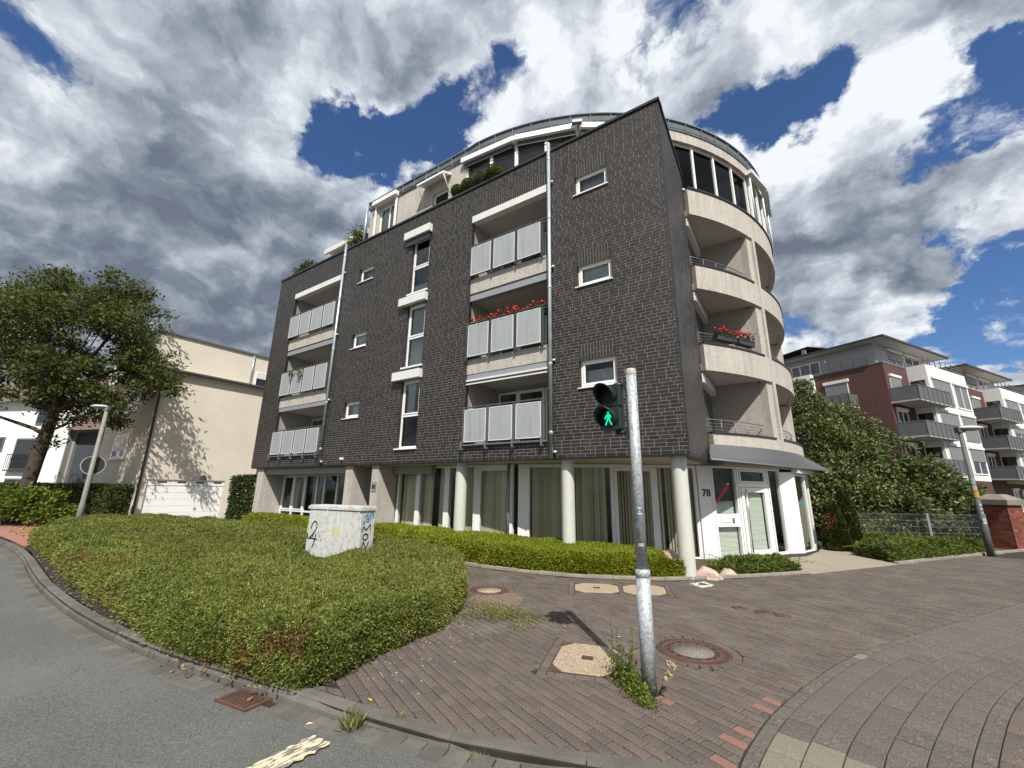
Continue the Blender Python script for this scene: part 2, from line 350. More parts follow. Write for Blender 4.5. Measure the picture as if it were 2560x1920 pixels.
def tag(o, label, cat, group=None):
    o['label'] = label; o['category'] = cat
    if group: o['group'] = group
    return o
def thing(name, label, cat, loc=(0, 0, 0), group=None):
    o = bpy.data.objects.new(name, None); o.location = loc; o.empty_display_size = 0.2; COL.objects.link(o)
    return tag(o, label, cat, group)
def npmesh(name, V, F, m, parent=None, rnd=None, kind=None):
    me = bpy.data.meshes.new(name); n = len(V); k = F.shape[1]; q = len(F)
    me.vertices.add(n); me.vertices.foreach_set('co', np.ascontiguousarray(V, dtype=np.float32).ravel())
    me.loops.add(q*k); me.loops.foreach_set('vertex_index', np.ascontiguousarray(F, dtype=np.int32).ravel())
    me.polygons.add(q); me.polygons.foreach_set('loop_start', np.arange(0, q*k, k, dtype=np.int32))
    me.materials.append(m)
    if rnd is not None:
        a = me.attributes.new('rnd', 'FLOAT', 'FACE'); a.data.foreach_set('value', np.asarray(rnd, dtype=np.float32))
    me.update(calc_edges=True); me.validate()
    return link(name, me, parent, kind)
def unit(v): return v/np.maximum(np.linalg.norm(v, axis=-1, keepdims=True), 1e-9)
def leafmesh(name, P, Nrm, length, width, m, parent=None, droop=0.3, spread=0.9, rnd=None, kind=None, rg=RNG):
    """one folded diamond per leaf, pointing roughly along Nrm"""
    n = len(P); D = unit(Nrm+rg.normal(0, spread, (n, 3))); D[:, 2] -= droop*rg.random(n); D = unit(D)
    A = unit(np.cross(D, rg.normal(0, 1, (n, 3)))); L = (length*(0.65+0.7*rg.random(n)))[:, None]; W = (width*(0.7+0.6*rg.random(n)))[:, None]
    up = np.cross(A, D)
    b = P-D*L*0.15; t = P+D*L*0.85; mid = P+D*L*0.35+up*L*0.08
    V = np.stack([b, mid-A*W*0.5, t, mid+A*W*0.5], 1).reshape(-1, 3)
    F = np.arange(4*n).reshape(n, 4)
    if rnd is None: rnd = rg.random(n)
    return npmesh(name, V, F, m, parent, rnd, kind)
def inpoly(P, poly):
    x, y = P[:, 0], P[:, 1]; r = np.zeros(len(P), bool); n = len(poly); j = n-1
    for i in range(n):
        xi, yi = poly[i]; xj, yj = poly[j]
        c = ((yi > y) != (yj > y)) & (x < (xj-xi)*(y-yi)/(yj-yi+1e-12)+xi); r ^= c; j = i
    return r
def edgedist(P, poly):
    d = np.full(len(P), 1e9); n = len(poly)
    for i in range(n):
        a = np.array(poly[i]); b = np.array(poly[(i+1) % n]); ab = b-a
        t = np.clip(((P-a)@ab)/(ab@ab), 0, 1); q = a+t[:, None]*ab
        d = np.minimum(d, np.hypot(*(P-q).T))
    return d
def fbm(x, y, z=None, seed=0):
    """cheap smooth pseudo noise in -1..1 from sums of sines"""
    r = np.random.default_rng(seed); s = 0; a = 1.0
    z = 0*x if z is None else z
    for o in range(5):
        k = r.normal(0, 1, (3, 3))*(1.7**o); ph = r.random(3)*6.28
        s = s+a*np.sin(k[0, 0]*x+k[0, 1]*y+k[0, 2]*z+ph[0]+1.3*np.sin(k[1, 0]*x+k[1, 1]*y+k[1, 2]*z+ph[1])); a *= 0.6
    return s/2.3
def farea(center, w, h, nrm):
    d = CAM-np.array(center); r = np.linalg.norm(d); return w*h/(r*r)*max(0.02, abs(d@np.array(nrm))/r)

# ------------------------------------------------------------------ the corner building: walls
BLD = thing('apartment_building', 'dark clinker brick corner block with curved plaster bays and a rounded glazed roof storey', 'building', (-6, 4, 0))
Z0, NC = 2.477, 110; CH = (11.62-Z0)/NC
zs = lambda z: Z0+round((z-Z0)/CH)*CH
WIN_S = [(-2.42, -1.45, 9.70, 10.36), (-2.42, -1.45, 6.90, 7.56), (-2.42, -1.45, 4.15, 4.88), (-12.05, -11.15, 9.70, 10.34), (-12.05, -11.15, 6.91, 7.56), (-12.05, -11.15, 4.15, 4.84)]
WIN_T = [(-8.97, -8.07, 8.34, 10.66), (-8.97, -8.07, 5.64, 7.98), (-8.97, -8.07, 2.93, 5.22)]
LOG = [(-16.85, -13.18, 2.93, 10.50), (-6.12, -3.30, 2.93, 10.50)]
OPEN_R = [(a, b, zs(c), zs(d)) for a, b, c, d in WIN_S+WIN_T+LOG]
LINT = []
for a, b, c, d in OPEN_R[:6]+[OPEN_R[9], OPEN_R[10]]: LINT.append((a, b, d, d+5*CH))
XL = -18.44
def brick_rows(L0, L1, blocked, corner=None):
    out = []
    for r in range(NC):
        z0 = Z0+r*CH; zm = z0+CH/2; rg = random.Random(r*7+int(abs(L1)*100)); iv = [(L0, L1)]
        for a, b, c, d in blocked:
            if c < zm < d:
                nv = []
                for p, q in iv:
                    if b <= p or a >= q: nv.append((p, q)); continue
                    if a > p: nv.append((p, a+0.006))
                    if b < q: nv.append((b-0.006, q))
                iv = nv
        for p, q in iv:
            x = p; first = True
            if corner == 'R' and q == L1: q = 0.003 if r % 2 == 0 else -0.125
            if corner == 'L' and p == L0: x = -0.003 if r % 2 else 0.125
            st = [0.24, 0.115, 0.178, 0.05][(r*2+(r//3)) % 3] if p != L0 or corner is None else 0.24
            if corner == 'L': st = 0.24 if r % 2 else [0.12, 0.24][r % 4 == 0]
            while x < q-0.012:
                w = st if first else (0.115 if rg.random() < 0.13 else 0.24)
                first = False
                x1 = min(x+w, q)
                if 0 < q-x1 < 0.05: x1 = q
                dp = 0.115 if (x == p or x1 >= q-1e-6 or (corner == 'L' and x < 0.13)) else 0.03
                out.append((x+0.0, x1, z0+0.0055, z0+CH-0.0055, dp)); x = x1+0.010
    return out
def soldier(a, b, z, h):
    out = []; n = max(1, round((b-a)/0.0833)); w = (b-a)/n
    for i in range(n):
        s = h*0.62 if i % 2 else h*0.36
        out.append((a+i*w+0.005, a+(i+1)*w-0.005, z+0.004, z+s-0.005, 0.115)); out.append((a+i*w+0.005, a+(i+1)*w-0.005, z+s+0.005, z+h-0.005, 0.03))
    return out
front = brick_rows(XL, 0.0, OPEN_R+LINT, 'R')
for a, b, c, d in LINT: front += soldier(a, b, c, d-c)
WANG = 91.74; WL_ = 3.27
right = brick_rows(0.0, WL_, [], 'L')
# backing with openings cut out
w = MB()
xs = sorted({XL, -0.02}|{v for o in OPEN_R for v in o[:2]}); zz = sorted({Z0, 11.62}|{v for o in OPEN_R for v in o[2:]})
for i in range(len(xs)-1):
    run = None
    for j in range(len(zz)-1):
        cx, cz = (xs[i]+xs[i+1])/2, (zz[j]+zz[j+1])/2
        solid = not any(a < cx < b and c < cz < d for a, b, c, d in OPEN_R)
        if solid: run = (run[0], zz[j+1]) if run else (zz[j], zz[j+1])
        if (not solid or j == len(zz)-2) and run:
            w.box(xs[i], xs[i+1], 0.0, 0.24, run[0], run[1]); run = None
w.at(0, 0, WANG); w.box(0.03, WL_, 0.0, 0.22, Z0, 11.62)
WALL = w.build('brick_wall', M_mortar, BLD)
# the 300 bricks that show largest stand alone, the rest are one piece
def frontcen(b): return ((b[0]+b[1])/2, -0.008, (b[2]+b[3])/2)
_c, _s = math.cos(rad(WANG)), math.sin(rad(WANG))
def rightcen(b):
    x = (b[0]+b[1])/2; return (x*_c+0.008*_s, x*_s-0.008*_c, (b[2]+b[3])/2)
allb = [('f', b, farea(frontcen(b), b[1]-b[0], b[3]-b[2], (0, -1, 0))) for b in front]+[('r', b, farea(rightcen(b), b[1]-b[0], b[3]-b[2], (_s, -_c, 0))) for b in right]
allb.sort(key=lambda t: -t[2])
BM = {}
def brickmesh(wd, h, dp):
    k = (round(wd, 3), round(h, 3), round(dp, 3))
    if k not in BM:
        m = MB(); m.box(-wd/2, wd/2, -0.003, dp, -h/2, h/2)
        o = m.build('brick', M_brick1, None, attr=False); BM[k] = o.data; bpy.data.objects.remove(o)
    return BM[k]
rest = MB()
for i, (side, b, ar) in enumerate(allb):
    if i < 300:
        o = bpy.data.objects.new('brick', brickmesh(b[1]-b[0], b[3]-b[2], b[4])); COL.objects.link(o); o.parent = WALL
        x = (b[0]+b[1])/2; z = (b[2]+b[3])/2
        if side == 'f': o.location = (x, random.uniform(-0.0010, 0.0010), z)
        else: o.location = (x*_c, x*_s, z); o.rotation_euler = (0, 0, rad(WANG))
    else:
        if side == 'f': rest.T = None
        else: rest.at(0, 0, WANG)
        j = random.uniform(-0.0010, 0.0010)
        rest.box(b[0], b[1], (-0.003 if side == 'f' else -0.0015)+j, b[4], b[2], b[3], rnd=random.random())
rest.build('brickwork', M_brick, WALL, 'stuff')
# coping
k = MB(); k.box(XL-0.03, 0.045, -0.045, 0.30, 11.625, 11.70); k.at(0, 0, WANG); k.box(0.31, WL_+0.02, -0.045, 0.30, 11.625, 11.70)
k.build('coping', M_dark, BLD)
for x in (-6.235, -16.97):
    k = MB(); k.box(x-0.009, x+0.009, -0.0052, 0.0, Z0+0.01, 11.62); k.build('expansion_joint', M_dark, BLD)
k = MB(); k.box(XL, 0.0, 0.012, 0.235, 2.445, 2.474); k.at(0, 0, WANG); k.box(0.24, WL_, 0.012, 0.235, 2.445, 2.474); k.build('edge_strip', M_dark, BLD)
# soffit, terrace floor, left flank
k = MB(); k.prism([(XL, 0.24), (-0.24, 0.24), (-0.3, 3.2), (-6.6, 3.0), (XL, 3.0)], 2.44, 2.60, bottom=True); k.build('soffit', M_soffit, BLD)
k = MB(); k.box(XL, -0.26, 0.25, 3.0, 11.05, 11.2); k.build('terrace_floor', M_conc, BLD)
k = MB(); k.box(XL, XL+0.2, 0.25, 8.0, 0.0, 11.62); k.box(XL+0.2, -8, 7.8, 8.0, 0, 11.6); k.build('gable_wall', M_plast, BLD)

# ------------------------------------------------------------------ windows
def pane(name, parent, x0, x1, y, z0, z1, m, T=None):
    b = MB(); b.T = T; b.add([(x0, y, z0), (x1, y, z0), (x1, y, z1), (x0, y, z1)], [(0, 1, 2, 3)]); return b.build(name, m, parent)
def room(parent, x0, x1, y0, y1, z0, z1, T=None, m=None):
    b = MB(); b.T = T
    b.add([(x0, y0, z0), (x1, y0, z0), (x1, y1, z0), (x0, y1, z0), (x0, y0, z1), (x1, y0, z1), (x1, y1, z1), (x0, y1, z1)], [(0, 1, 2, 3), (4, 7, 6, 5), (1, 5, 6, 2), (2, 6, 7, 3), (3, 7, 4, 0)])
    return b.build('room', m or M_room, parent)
def curtain(parent, x0, x1, y, z0, z1, T=None, m=None, fold=0.07, amp=0.03):
    b = MB(); b.T = T; n = max(4, int((x1-x0)/fold*4)); vs = []; fs = []
    for i in range(n+1):
        x = x0+(x1-x0)*i/n; dy = amp*math.sin(i*PI/2+0.6*math.sin(i*0.7)); vs += [(x, y+dy, z0), (x, y+dy*0.8, z1)]
    for i in range(n): fs.append((2*i, 2*i+2, 2*i+3, 2*i+1))
    b.add(vs, fs, 0, 0.5, True); return b.build('curtain', m or M_curt, parent)
for i, (a, b_, c, d) in enumerate(OPEN_R[:6]):
    f = MB(); f.frame(a+0.01, b_-0.004, 0.10, 0.17, c+0.05, d-0.004, 0.055); tilt = i in (1, 4)
    f.frame(a+0.067, b_-0.061, 0.085, 0.14, c+0.107, d-0.061, 0.05)
    wo_ = f.build('window', M_white, BLD)
    pane('pane', wo_, a+0.117, b_-0.111, 0.115, c+0.155, d-0.11, M_glass)
    s = MB(); s.add([(a-0.04, -0.05, c+0.005), (b_+0.02, -0.05, c+0.005), (b_+0.02, 0.10, c+0.03), (a-0.04, 0.10, c+0.03), (a-0.04, -0.05, c+0.03), (b_+0.02, -0.05, c+0.03), (b_+0.02, 0.10, c+0.055), (a-0.04, 0.10, c+0.055)],
          [(0, 3, 2, 1), (4, 5, 6, 7), (0, 1, 5, 4), (1, 2, 6, 5), (2, 3, 7, 6), (3, 0, 4, 7)]); s.build('sill', M_white, wo_)
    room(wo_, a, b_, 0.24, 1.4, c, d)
    if i in (2,): curtain(wo_, a+0.1, b_-0.1, 0.23, c+0.1, d-0.24, fold=0.13)
    if i in (1, 4):
        q = MB()
        for r in range(11): q.box(a+0.12, b_-0.12, 0.20, 0.215, c+0.13+r*0.045, c+0.165+r*0.045, 0, random.random())
        q.build('blind', M_hblind, wo_)
    if i in (0, 3, 5): curtain(wo_, a+0.1, b_-0.1, 0.30, c+0.05, d, fold=0.2, m=M_curt)
for i, (a, b_, c, d) in enumerate(OPEN_R[6:9]):
    f = MB(); f.frame(a+0.01, b_-0.004, 0.10, 0.17, c+0.06, d-0.004, 0.06); zt = c+(d-c)*0.47
    f.box(a+0.07, b_-0.064, 0.10, 0.17, zt, zt+0.08)
    f.frame(a+0.072, b_-0.066, 0.085, 0.13, zt+0.082, d-0.066, 0.045)
    wo_ = f.build('window', M_white, BLD)
    pane('pane', wo_, a+0.115, b_-0.11, 0.115, zt+0.125, d-0.11, M_glass); pane('pane', wo_, a+0.07, b_-0.064, 0.135, c+0.12, zt, M_glassd if i == 2 else M_glass)
    s = MB(); s.box(a-0.07, b_+0.04, -0.06, 0.10, c+0.005, c+0.05); s.build('sill', M_white, wo_)
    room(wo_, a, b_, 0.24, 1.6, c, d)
    if i == 1: curtain(wo_, a+0.08, b_-0.1, 0.22, c+0.1, d, fold=0.11)
    if i == 2: curtain(wo_, a+0.1, b_-0.45, 0.24, zt, d, fold=0.11)
    if i < 2:
        q = MB(); q.box(a+0.08, b_-0.08, 0.19, 0.20, c+0.10, c+0.45); q.build('privacy_film', M_curt, wo_)
    bx = MB(); z1 = (10.66, 7.98, 5.22)[i]; bx.box(a-0.33, b_+0.08, -0.17, -0.012, z1, z1+0.29); bx.build('blind_box', M_whitebox, BLD)
    if i == 0:
        q = MB()
        for r in range(5): q.box(a-0.28, b_+0.03, -0.10, -0.04, z1-0.045-r*0.055, z1-0.012-r*0.055)
        q.build('blind', M_dblind, wo_)
# ------------------------------------------------------------------ loggias of the flat front
def loggia_shell(x0, x1, z0, z1, depth=1.6):
    b = MB()
    b.box(x0-0.1, x0, 0.242, depth, z0, z1); b.box(x1, x1+0.1, 0.242, depth, z0, z1); b.box(x0-0.1, x1+0.1, depth, depth+0.1, z0, z1)
    return b
for li, (x0, x1) in enumerate(((-16.85, -13.18), (-6.12, -3.30))):
    sh = loggia_shell(x0, x1, 2.8, 10.6); sh.build('loggia_wall', M_smooth, BLD)
    n = (4, 3)[li]
    for fl, (zf, zc) in enumerate(((2.98, 4.86), (5.50, 7.45), (8.20, 10.27))):
        f = MB()                                                        # floor slab and concrete apron
        zb = (2.80, 5.04, 7.70)[fl]
        if fl: f.box(x0, x1, 0.015, 1.6, zb, zf)
        else: f.box(x0, x1, 0.25, 1.6, zb, zf)
        bal = f.build('balcony', M_plast if fl else M_ceil, BLD)
        c = MB(); c.box(x0, x1, 0.25, 1.6, zc+0.05, zc+0.12); c.build('ceiling', M_ceil, bal)
        # lintel or cassette over the opening below
        l = MB()
        if fl < 2:
            l.box(x0, x1, 0.03, 0.22, zc, zc+0.19); l.build('lintel', M_lintel, bal)
            if li == 1 and fl == 0:
                l = MB(); l.box(x0+0.02, x1-0.02, -0.03, 0.025, zc-0.05, zc+0.0); l.box(x0+0.02, x1-0.02, -0.02, 0.02, zc-0.15, zc-0.11); l.build('awning_bar', M_whitebox, bal)
        else:
            l.box(x0, x1, -0.03, 0.20, 10.28, 10.52); l.build('blind_box', M_whitebox, bal)
        # doors in the back wall
        d = MB(); xm = x0+(x1-x0)*(0.30 if li else 0.42)
        d.frame(x0+0.12, xm, 1.55, 1.62, zf+0.02, zc-0.12, 0.06); d.frame(xm+0.02, xm+1.0, 1.53, 1.62, zf+0.02, zc-0.12, 0.09); d.frame(xm+1.02, x1-0.06, 1.55, 1.62, zf+0.02, zc-0.12, 0.06)
        dr = d.build('balcony_door', M_white, bal)
        for p0, p1 in ((x0+0.18, xm-0.06), (xm+0.11, xm+0.91), (xm+1.08, x1-0.12)):
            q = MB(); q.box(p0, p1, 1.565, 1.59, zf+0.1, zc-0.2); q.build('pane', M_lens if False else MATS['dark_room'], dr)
            curtain(dr, p0, p0+(p1-p0)*0.6, 1.545, zf+0.1, zc-0.2, m=mat('dim_curtain', (0.10, 0.10, 0.105), 0.9))
        # railing: panels, posts, handrail
        zp0, zp1 = ((2.99, 3.93), (5.55, 6.56), (8.26, 9.26))[fl]; zr = zp1+0.07
        L = x1-x0; pw = (L-0.16)/n
        for p in range(n):
            a = x0+0.10+p*pw; b_ = a+pw-0.115
            q = MB(); q.box(a+0.022, b_-0.022, -0.118, -0.110, zp0+0.022, zp1-0.022); q.frame(a, b_, -0.122, -0.106, zp0, zp1, 0.022, 1)
            q.build('railing_panel', [M_panel, M_panelf], bal)
        q = MB(); q.box(x0-0.02, x1-0.0, -0.10, -0.055, zr-0.012, zr+0.018); q.box(x0-0.02, x1, -0.095, -0.07, zp0-0.015, zp0+0.012); q.box(x0, x1, -0.095, -0.07, zp1-0.03, zp1-0.005); q.build('handrail', M_post, bal)
        for p in range(n+1):
            a = x0+0.045+p*pw-(0.02 if p else 0)
            q = MB(); q.box(a-0.028, a-0.014, -0.103, -0.045, zp0-0.10, zr-0.012); q.box(a+0.014, a+0.028, -0.103, -0.045, zp0-0.10, zr-0.012)
            if fl == 0:
                q.box(a-0.035, a+0.005, -0.165, -0.125, zp0-0.21, zp0+0.02); q.box(a-0.035, a+0.005, -0.125, -0.0, zp0-0.21, zp0-0.17); q.box(a-0.03, a, -0.125, -0.1, zp0-0.01, zp0+0.02)
            q.build('post', M_post if fl else M_grey, bal)
        if fl == 0:
            q = MB(); q.box(x0-0.03, x1-0.02, -0.10, -0.06, zp0-0.10, zp0-0.06); q.build('rail', M_grey, bal)
# drainpipes
for x in (-13.10, -3.20):
    q = MB(); q.tube([(x, -0.085, 2.46), (x, -0.085, 11.88)], 0.052, 12)
    for z in (3.1, 4.9, 7.1, 9.3, 11.3): q.lathe([(0.056, z-0.04), (0.060, z-0.03), (0.060, z+0.03), (0.056, z+0.04)], x, -0.085, 12)
    dp = q.build('drainpipe', M_zinc, BLD)
    q = MB()
    for z in (2.62, 5.0, 7.72, 10.5): q.lathe([(0.0, z-0.035), (0.03, z-0.028), (0.04, z), (0.03, z+0.028), (0.0, z+0.035)], x+0.10, -0.06, 8); q.box(x+0.03, x+0.09, -0.08, 0.0, z-0.012, z+0.012)
    q.build('bracket', M_panelf, dp)
q = MB(); q.box(-11.80, -11.72, -0.12, -0.01, 2.66, 2.74); q.build('motion_sensor', M_white, BLD)

# ------------------------------------------------------------------ the rounded part
RC = (-6.6, 8.97); RR = 8.73
cpt = lambda a, r=RR: (RC[0]+r*math.cos(rad(a)), RC[1]+r*math.sin(rad(a)))
BANDS = [(2.55, 3.28), (5.10, 5.91), (7.67, 8.46), (10.26, 11.20)]
A0, A1 = -40.6, 55
b = MB()
for z0, z1 in BANDS: b.arc(RC, RR-0.18, RR, A0, A1, z0, z1, 1.5)
b.arc(RC, RR-0.20, RR-0.0, A0-4.5, A1, 13.02, 13.42, 1.5)
b.build('parapet_wall', M_plast, BLD)
for a0, a1 in ((-22.9, -19.9), (9.0, 12.0), (40, 43)):
    b = MB()
    for (z0, z1) in ((3.28, 5.10), (5.91, 7.67), (8.46, 10.26)):
        b.arc(RC, RR-0.45, RR-0.06, a0, a0+2.0, z0, z1, 1.0); b.arc(RC, RR-0.55, RR+0.012, a0+2.0, a1, z0, z1, 1.0)
    for z0, z1 in ((2.55, 3.28), (5.1, 5.91), (7.67, 8.46)): b.arc(RC, RR-0.1, RR+0.012, a0+2.0, a1, z0, z1, 1.0)
    b.build('pier', M_plast, BLD)
b = MB()
for z0 in (2.62, 5.14, 7.71, 10.30): b.arc(RC, 4.0, RR-0.182, A0-3, A1, z0, z0+0.18, 2.0)
b.build('floor_slab', M_ceil, BLD)
b = MB(); b.box(-0.28, 1.16, 5.66, 5.84, 2.8, 10.3); b.build('dividing_wall', mat('grey_roughcast', (0.33, 0.30, 0.27), 0.95, var=0.08, bump=0.8, bscale=38, speck=0.2, spscale=34), BLD)
b = MB(); b.arc(RC, 6.3, 6.45, -20, A1, 2.8, 10.3, 2.0); b.box(-0.42, -0.30, 3.28, 6.0, 2.8, 10.3); b.build('loggia_wall', M_smooth, BLD)
for z0, z1 in ((3.28, 5.10), (5.91, 7.67), (8.46, 10.26)):
    T = MB().at(-0.30, 3.45, 90).T                                           # looks towards +X
    f = MB(); f.T = T; f.frame(0.0, 2.0, -0.03, 0.03, z0-0.3, z1-0.12, 0.06); f.box(0.95, 1.03, -0.03, 0.03, z0-0.24, z1-0.18)
    wd = f.build('balcony_window', M_white, BLD)
    q = MB(); q.T = T; q.box(0.06, 0.95, -0.01, 0.01, z0-0.24, z1-0.18); q.box(1.03, 1.94, -0.01, 0.01, z0-0.24, z1-0.18); q.build('pane', M_room, wd)
    q = MB(); q.T = T; nb = 30
    for r in range(nb): q.box(0.02, 1.98, -0.10, -0.055, z0-0.2+r*0.056, z0-0.165+r*0.056)
    q.build('blind', mat('slate_blind', (0.10, 0.105, 0.11), 0.45), wd)
    q = MB(); q.T = T; q.box(-0.05, 2.1, -0.24, -0.04, z1-0.32, z1-0.05); q.build('blind_box', M_whitebox, wd)
# capping and rails on the round balconies
for i, (z0, z1) in enumerate(BANDS):
    b = MB()
    if i < 3:
        b.arc(RC, RR-0.21, RR+0.03, A0, -22.9, z1, z1+0.045, 1.5); b.arc(RC, RR-0.21, RR+0.03, -19.9, 9.0, z1, z1+0.045, 1.5)
    else: b.arc(RC, RR-0.21, RR+0.04, A0, A1, z1, z1+0.05, 1.5)
    cp = b.build('capping', M_dark, BLD)
for i, z1 in enumerate((3.28, 5.91, 8.46)):
    rb = MB()
    for a0, a1 in ((A0+0.4, -23.5), (-19.3, 8.5)):
        n = 14
        for zz_, r_ in ((0.44, 0.016), (0.34, 0.007), (0.25, 0.007), (0.16, 0.007)):
            rb.tube([(*cpt(a0+(a1-a0)*k/n, RR-0.27), z1+zz_) for k in range(n+1)], r_, 6)
        for k in range(0, n+1, 3 if a1 < 0 else 2): p = cpt(a0+(a1-a0)*k/n, RR-0.27); rb.tube([(*p, z1-0.1), (*p, z1+0.44)], 0.014, 6)
    p = cpt(A0+0.4, RR-0.27)
    for zz_ in (0.44, 0.34, 0.25, 0.16): rb.tube([(p[0], p[1], z1+zz_), (-0.2, p[1]+0.25, z1+zz_)], 0.010, 6)
    rb.build('balcony_rail', M_grey, BLD)
# penthouse glazing on the circle
def ring_glaze(name, marks, R, z0, z1, wm, gm, back=True, par=BLD):
    fr = MB()
    for a in marks:
        p = cpt(a, R); fr.at(p[0], p[1], a+90); fr.box(-wm/2, wm/2, -0.04, 0.06, z0, z1)
    for a, c in zip(marks[:-1], marks[1:]):
        L = fr.seg(cpt(a, R), cpt(c, R)); fr.box(wm/2, L-wm/2, -0.02, 0.05, z0, z0+0.06); fr.box(wm/2, L-wm/2, -0.02, 0.05, z1-0.06, z1)
    o = fr.build(name, M_white, par)
    for a, c in zip(marks[:-1], marks[1:]):
        g = MB(); L = g.seg(cpt(a, R), cpt(c, R)); pane('pane', o, wm/2, L-wm/2, 0.015, z0+0.06, z1-0.06, gm, g.T)
    return o
PG = ring_glaze('roof_glazing', [-44.6, -37.6, -31.3, -24.8, -18.2], 8.60, 11.24, 13.02, 0.075, glassmat('dark_pane', (0.045, 0.085, 0.065), 0.25))
PG2 = ring_glaze('roof_glazing', [-17.0, -12.0, -7.0, -2.0, 5, 12, 19, 26], 8.66, 11.24, 13.05, 0.12, M_glassd)
PG3 = ring_glaze('roof_glazing', [-91.4, -84.2, -77.8, -70.8, -63.9, -57, -50.5, -45], 8.58, 11.24, 13.22, 0.11, M_glass)
b = MB(); b.arc(RC, 6.0, 6.1, -100, 60, 11.2, 13.1, 4); b.build('room', mat('penthouse_wall_paint', (0.55, 0.55, 0.53), 0.9), BLD)
b = MB(); b.arc(RC, 3.0, 8.5, -120, 60, 13.10, 13.2, 4); b.build('ceiling', mat('penthouse_ceiling', (0.80, 0.79, 0.76), 0.9), BLD)
for a0, a1, r in ((-92.2, -78.0, 8.72), (-77.9, -63.9, 8.72), (-63.7, -50, 8.72)):
    b = MB(); L = b.seg(cpt(a0, r), cpt(a1, r)); b.box(0, L, -0.13, 0.10, 13.20, 13.392)
    aw = b.build('awning_box', M_white, BLD)
    b = MB(); b.seg(cpt(a0, r), cpt(a1, r)); b.box(0.08, L-0.08, -0.02, 0.08, 13.06, 13.198); b.box(0.08, L-0.08, -0.05, -0.03, 12.99, 13.02); b.build('blind', M_dblind, aw)
b = MB(); L = b.seg(cpt(-18.8, 8.84), cpt(-9.5, 8.92)); b.box(0, L, -0.09, 0.12, 13.04, 13.20); L = b.seg(cpt(-9.3, 8.92), cpt(3, 8.86)); b.box(0, L, -0.09, 0.12, 13.04, 13.20); b.build('awning_box', M_whitebox, BLD)
for a in (-18.2, -9.4, 0): b = MB(); p = cpt(a, 8.80); b.tube([(*p, 11.25), (*p, 13.02)], 0.03, 6); b.build('guide_rail', M_white, BLD)
b = MB(); p = cpt(-64, 8.76); b.at(p[0], p[1], 26); b.box(-0.16, 0.16, -0.20, 0.05, 13.30, 13.396); b.build('junction_box', M_grey, BLD)
# penthouse plaster wall, roof and zinc upstand
yp = 0.30
b = MB()
PWIN = [(-11.60, -10.42, 11.9, 13.28), (-8.42, -7.62, 11.9, 12.60)]
xs = [-12.2, -11.60, -10.42, -8.42, -7.62, -6.80]
for i in range(5):
    hole = [q for q in PWIN if abs(q[0]-xs[i]) < 1e-6]
    if hole: b.box(xs[i], xs[i+1], yp, yp+0.2, hole[0][3], 13.45)
    else: b.box(xs[i], xs[i+1], yp, yp+0.2, 11.2, 13.45)
    if hole: b.box(xs[i], xs[i+1], yp, yp+0.2, 11.2, hole[0][2])
b.box(-12.2, -12.0, yp+0.2, 8, 11.2, 13.45)
b.build('penthouse_wall', M_plast, BLD)
for a, b_, c, d in PWIN:
    f = MB(); f.frame(a, b_, yp+0.09, yp+0.16, c, d, 0.07); f.box((a+b_)/2-0.03, (a+b_)/2+0.03, yp+0.09, yp+0.16, c+0.07, d-0.07) if b_-a > 1 else None
    o = f.build('window', M_white, BLD); pane('pane', o, a+0.07, b_-0.07, yp+0.12, c+0.07, d-0.07, M_glass); room(o, a, b_, yp+0.21, yp+1.3, c, d)
    if b_-a > 1: curtain(o, a+0.08, b_-0.3, yp+0.2, c, d, fold=0.15)
f = MB(); f.box(-11.84, -10.36, yp-0.22, yp-0.005, 13.38, 13.56); o = f.build('blind_box', M_white, BLD)
for x_ in (-11.78, -10.50): f = MB(); f.box(x_, x_+0.08, yp-0.10, yp-0.04, 11.7, 13.38); f.build('guide_rail', M_white, o)
f = MB(); f.add([(-8.86, yp-0.02, 13.06), (-7.50, yp-0.02, 13.06), (-7.50, yp-0.45, 12.86), (-8.86, yp-0.45, 12.86), (-8.86, yp-0.02, 13.14), (-7.50, yp-0.02, 13.14), (-7.50, yp-0.45, 12.94), (-8.86, yp-0.45, 12.94)], [(0, 1, 2, 3), (4, 7, 6, 5), (3, 2, 6, 7), (0, 3, 7, 4), (1, 5, 6, 2), (0, 4, 5, 1)])
o = f.build('window_awning', M_white, BLD); [(lambda f: (f.tube([(x_, yp-0.44, 12.9), (x_, yp-0.02, 12.25)], 0.018, 6), f.build('arm', M_white, o)))(MB()) for x_ in (-8.84, -7.52)]
line = [(-12.28, yp-0.06), (-6.6, yp-0.06)]+[cpt(a, RR+0.03) for a in range(-88, 61, 2)]
rp = MB(); rp.prism(line+[(-2.2, 16.5), (-12.28, 16.5)], 13.45, 13.50, bottom=True); rp.build('roof', M_zincroof, BLD)
zb = MB()
for p, q in zip(line[:-1], line[1:]):
    L = zb.seg(p, q); zb.box(0, L, 0.0, 0.05, 13.40, 13.74); zb.box(0, L, -0.05, 0.06, 13.742, 13.775, 1)
ZB = zb.build('roof_edge', [M_zincroof, M_seam], BLD)
lens = [0]
for p, q in zip(line[:-1], line[1:]): lens.append(lens[-1]+math.hypot(q[0]-p[0], q[1]-p[1]))
d = 0.2; 
while d < lens[-1]:
    i = max(j for j in range(len(lens)) if lens[j] <= d); i = min(i, len(line)-2)
    sm = MB(); sm.seg(line[i], line[i+1]); x = d-lens[i]; sm.box(x-0.012, x+0.012, -0.035, -0.002, 13.40, 13.742); d += 0.66; sm.build('seam', M_seam, ZB)
q = MB(); q.tube([(-12.36, yp-0.08, 11.6), (-12.36, yp-0.08, 13.85)], 0.05, 10); q.build('drainpipe', M_zinc, BLD)
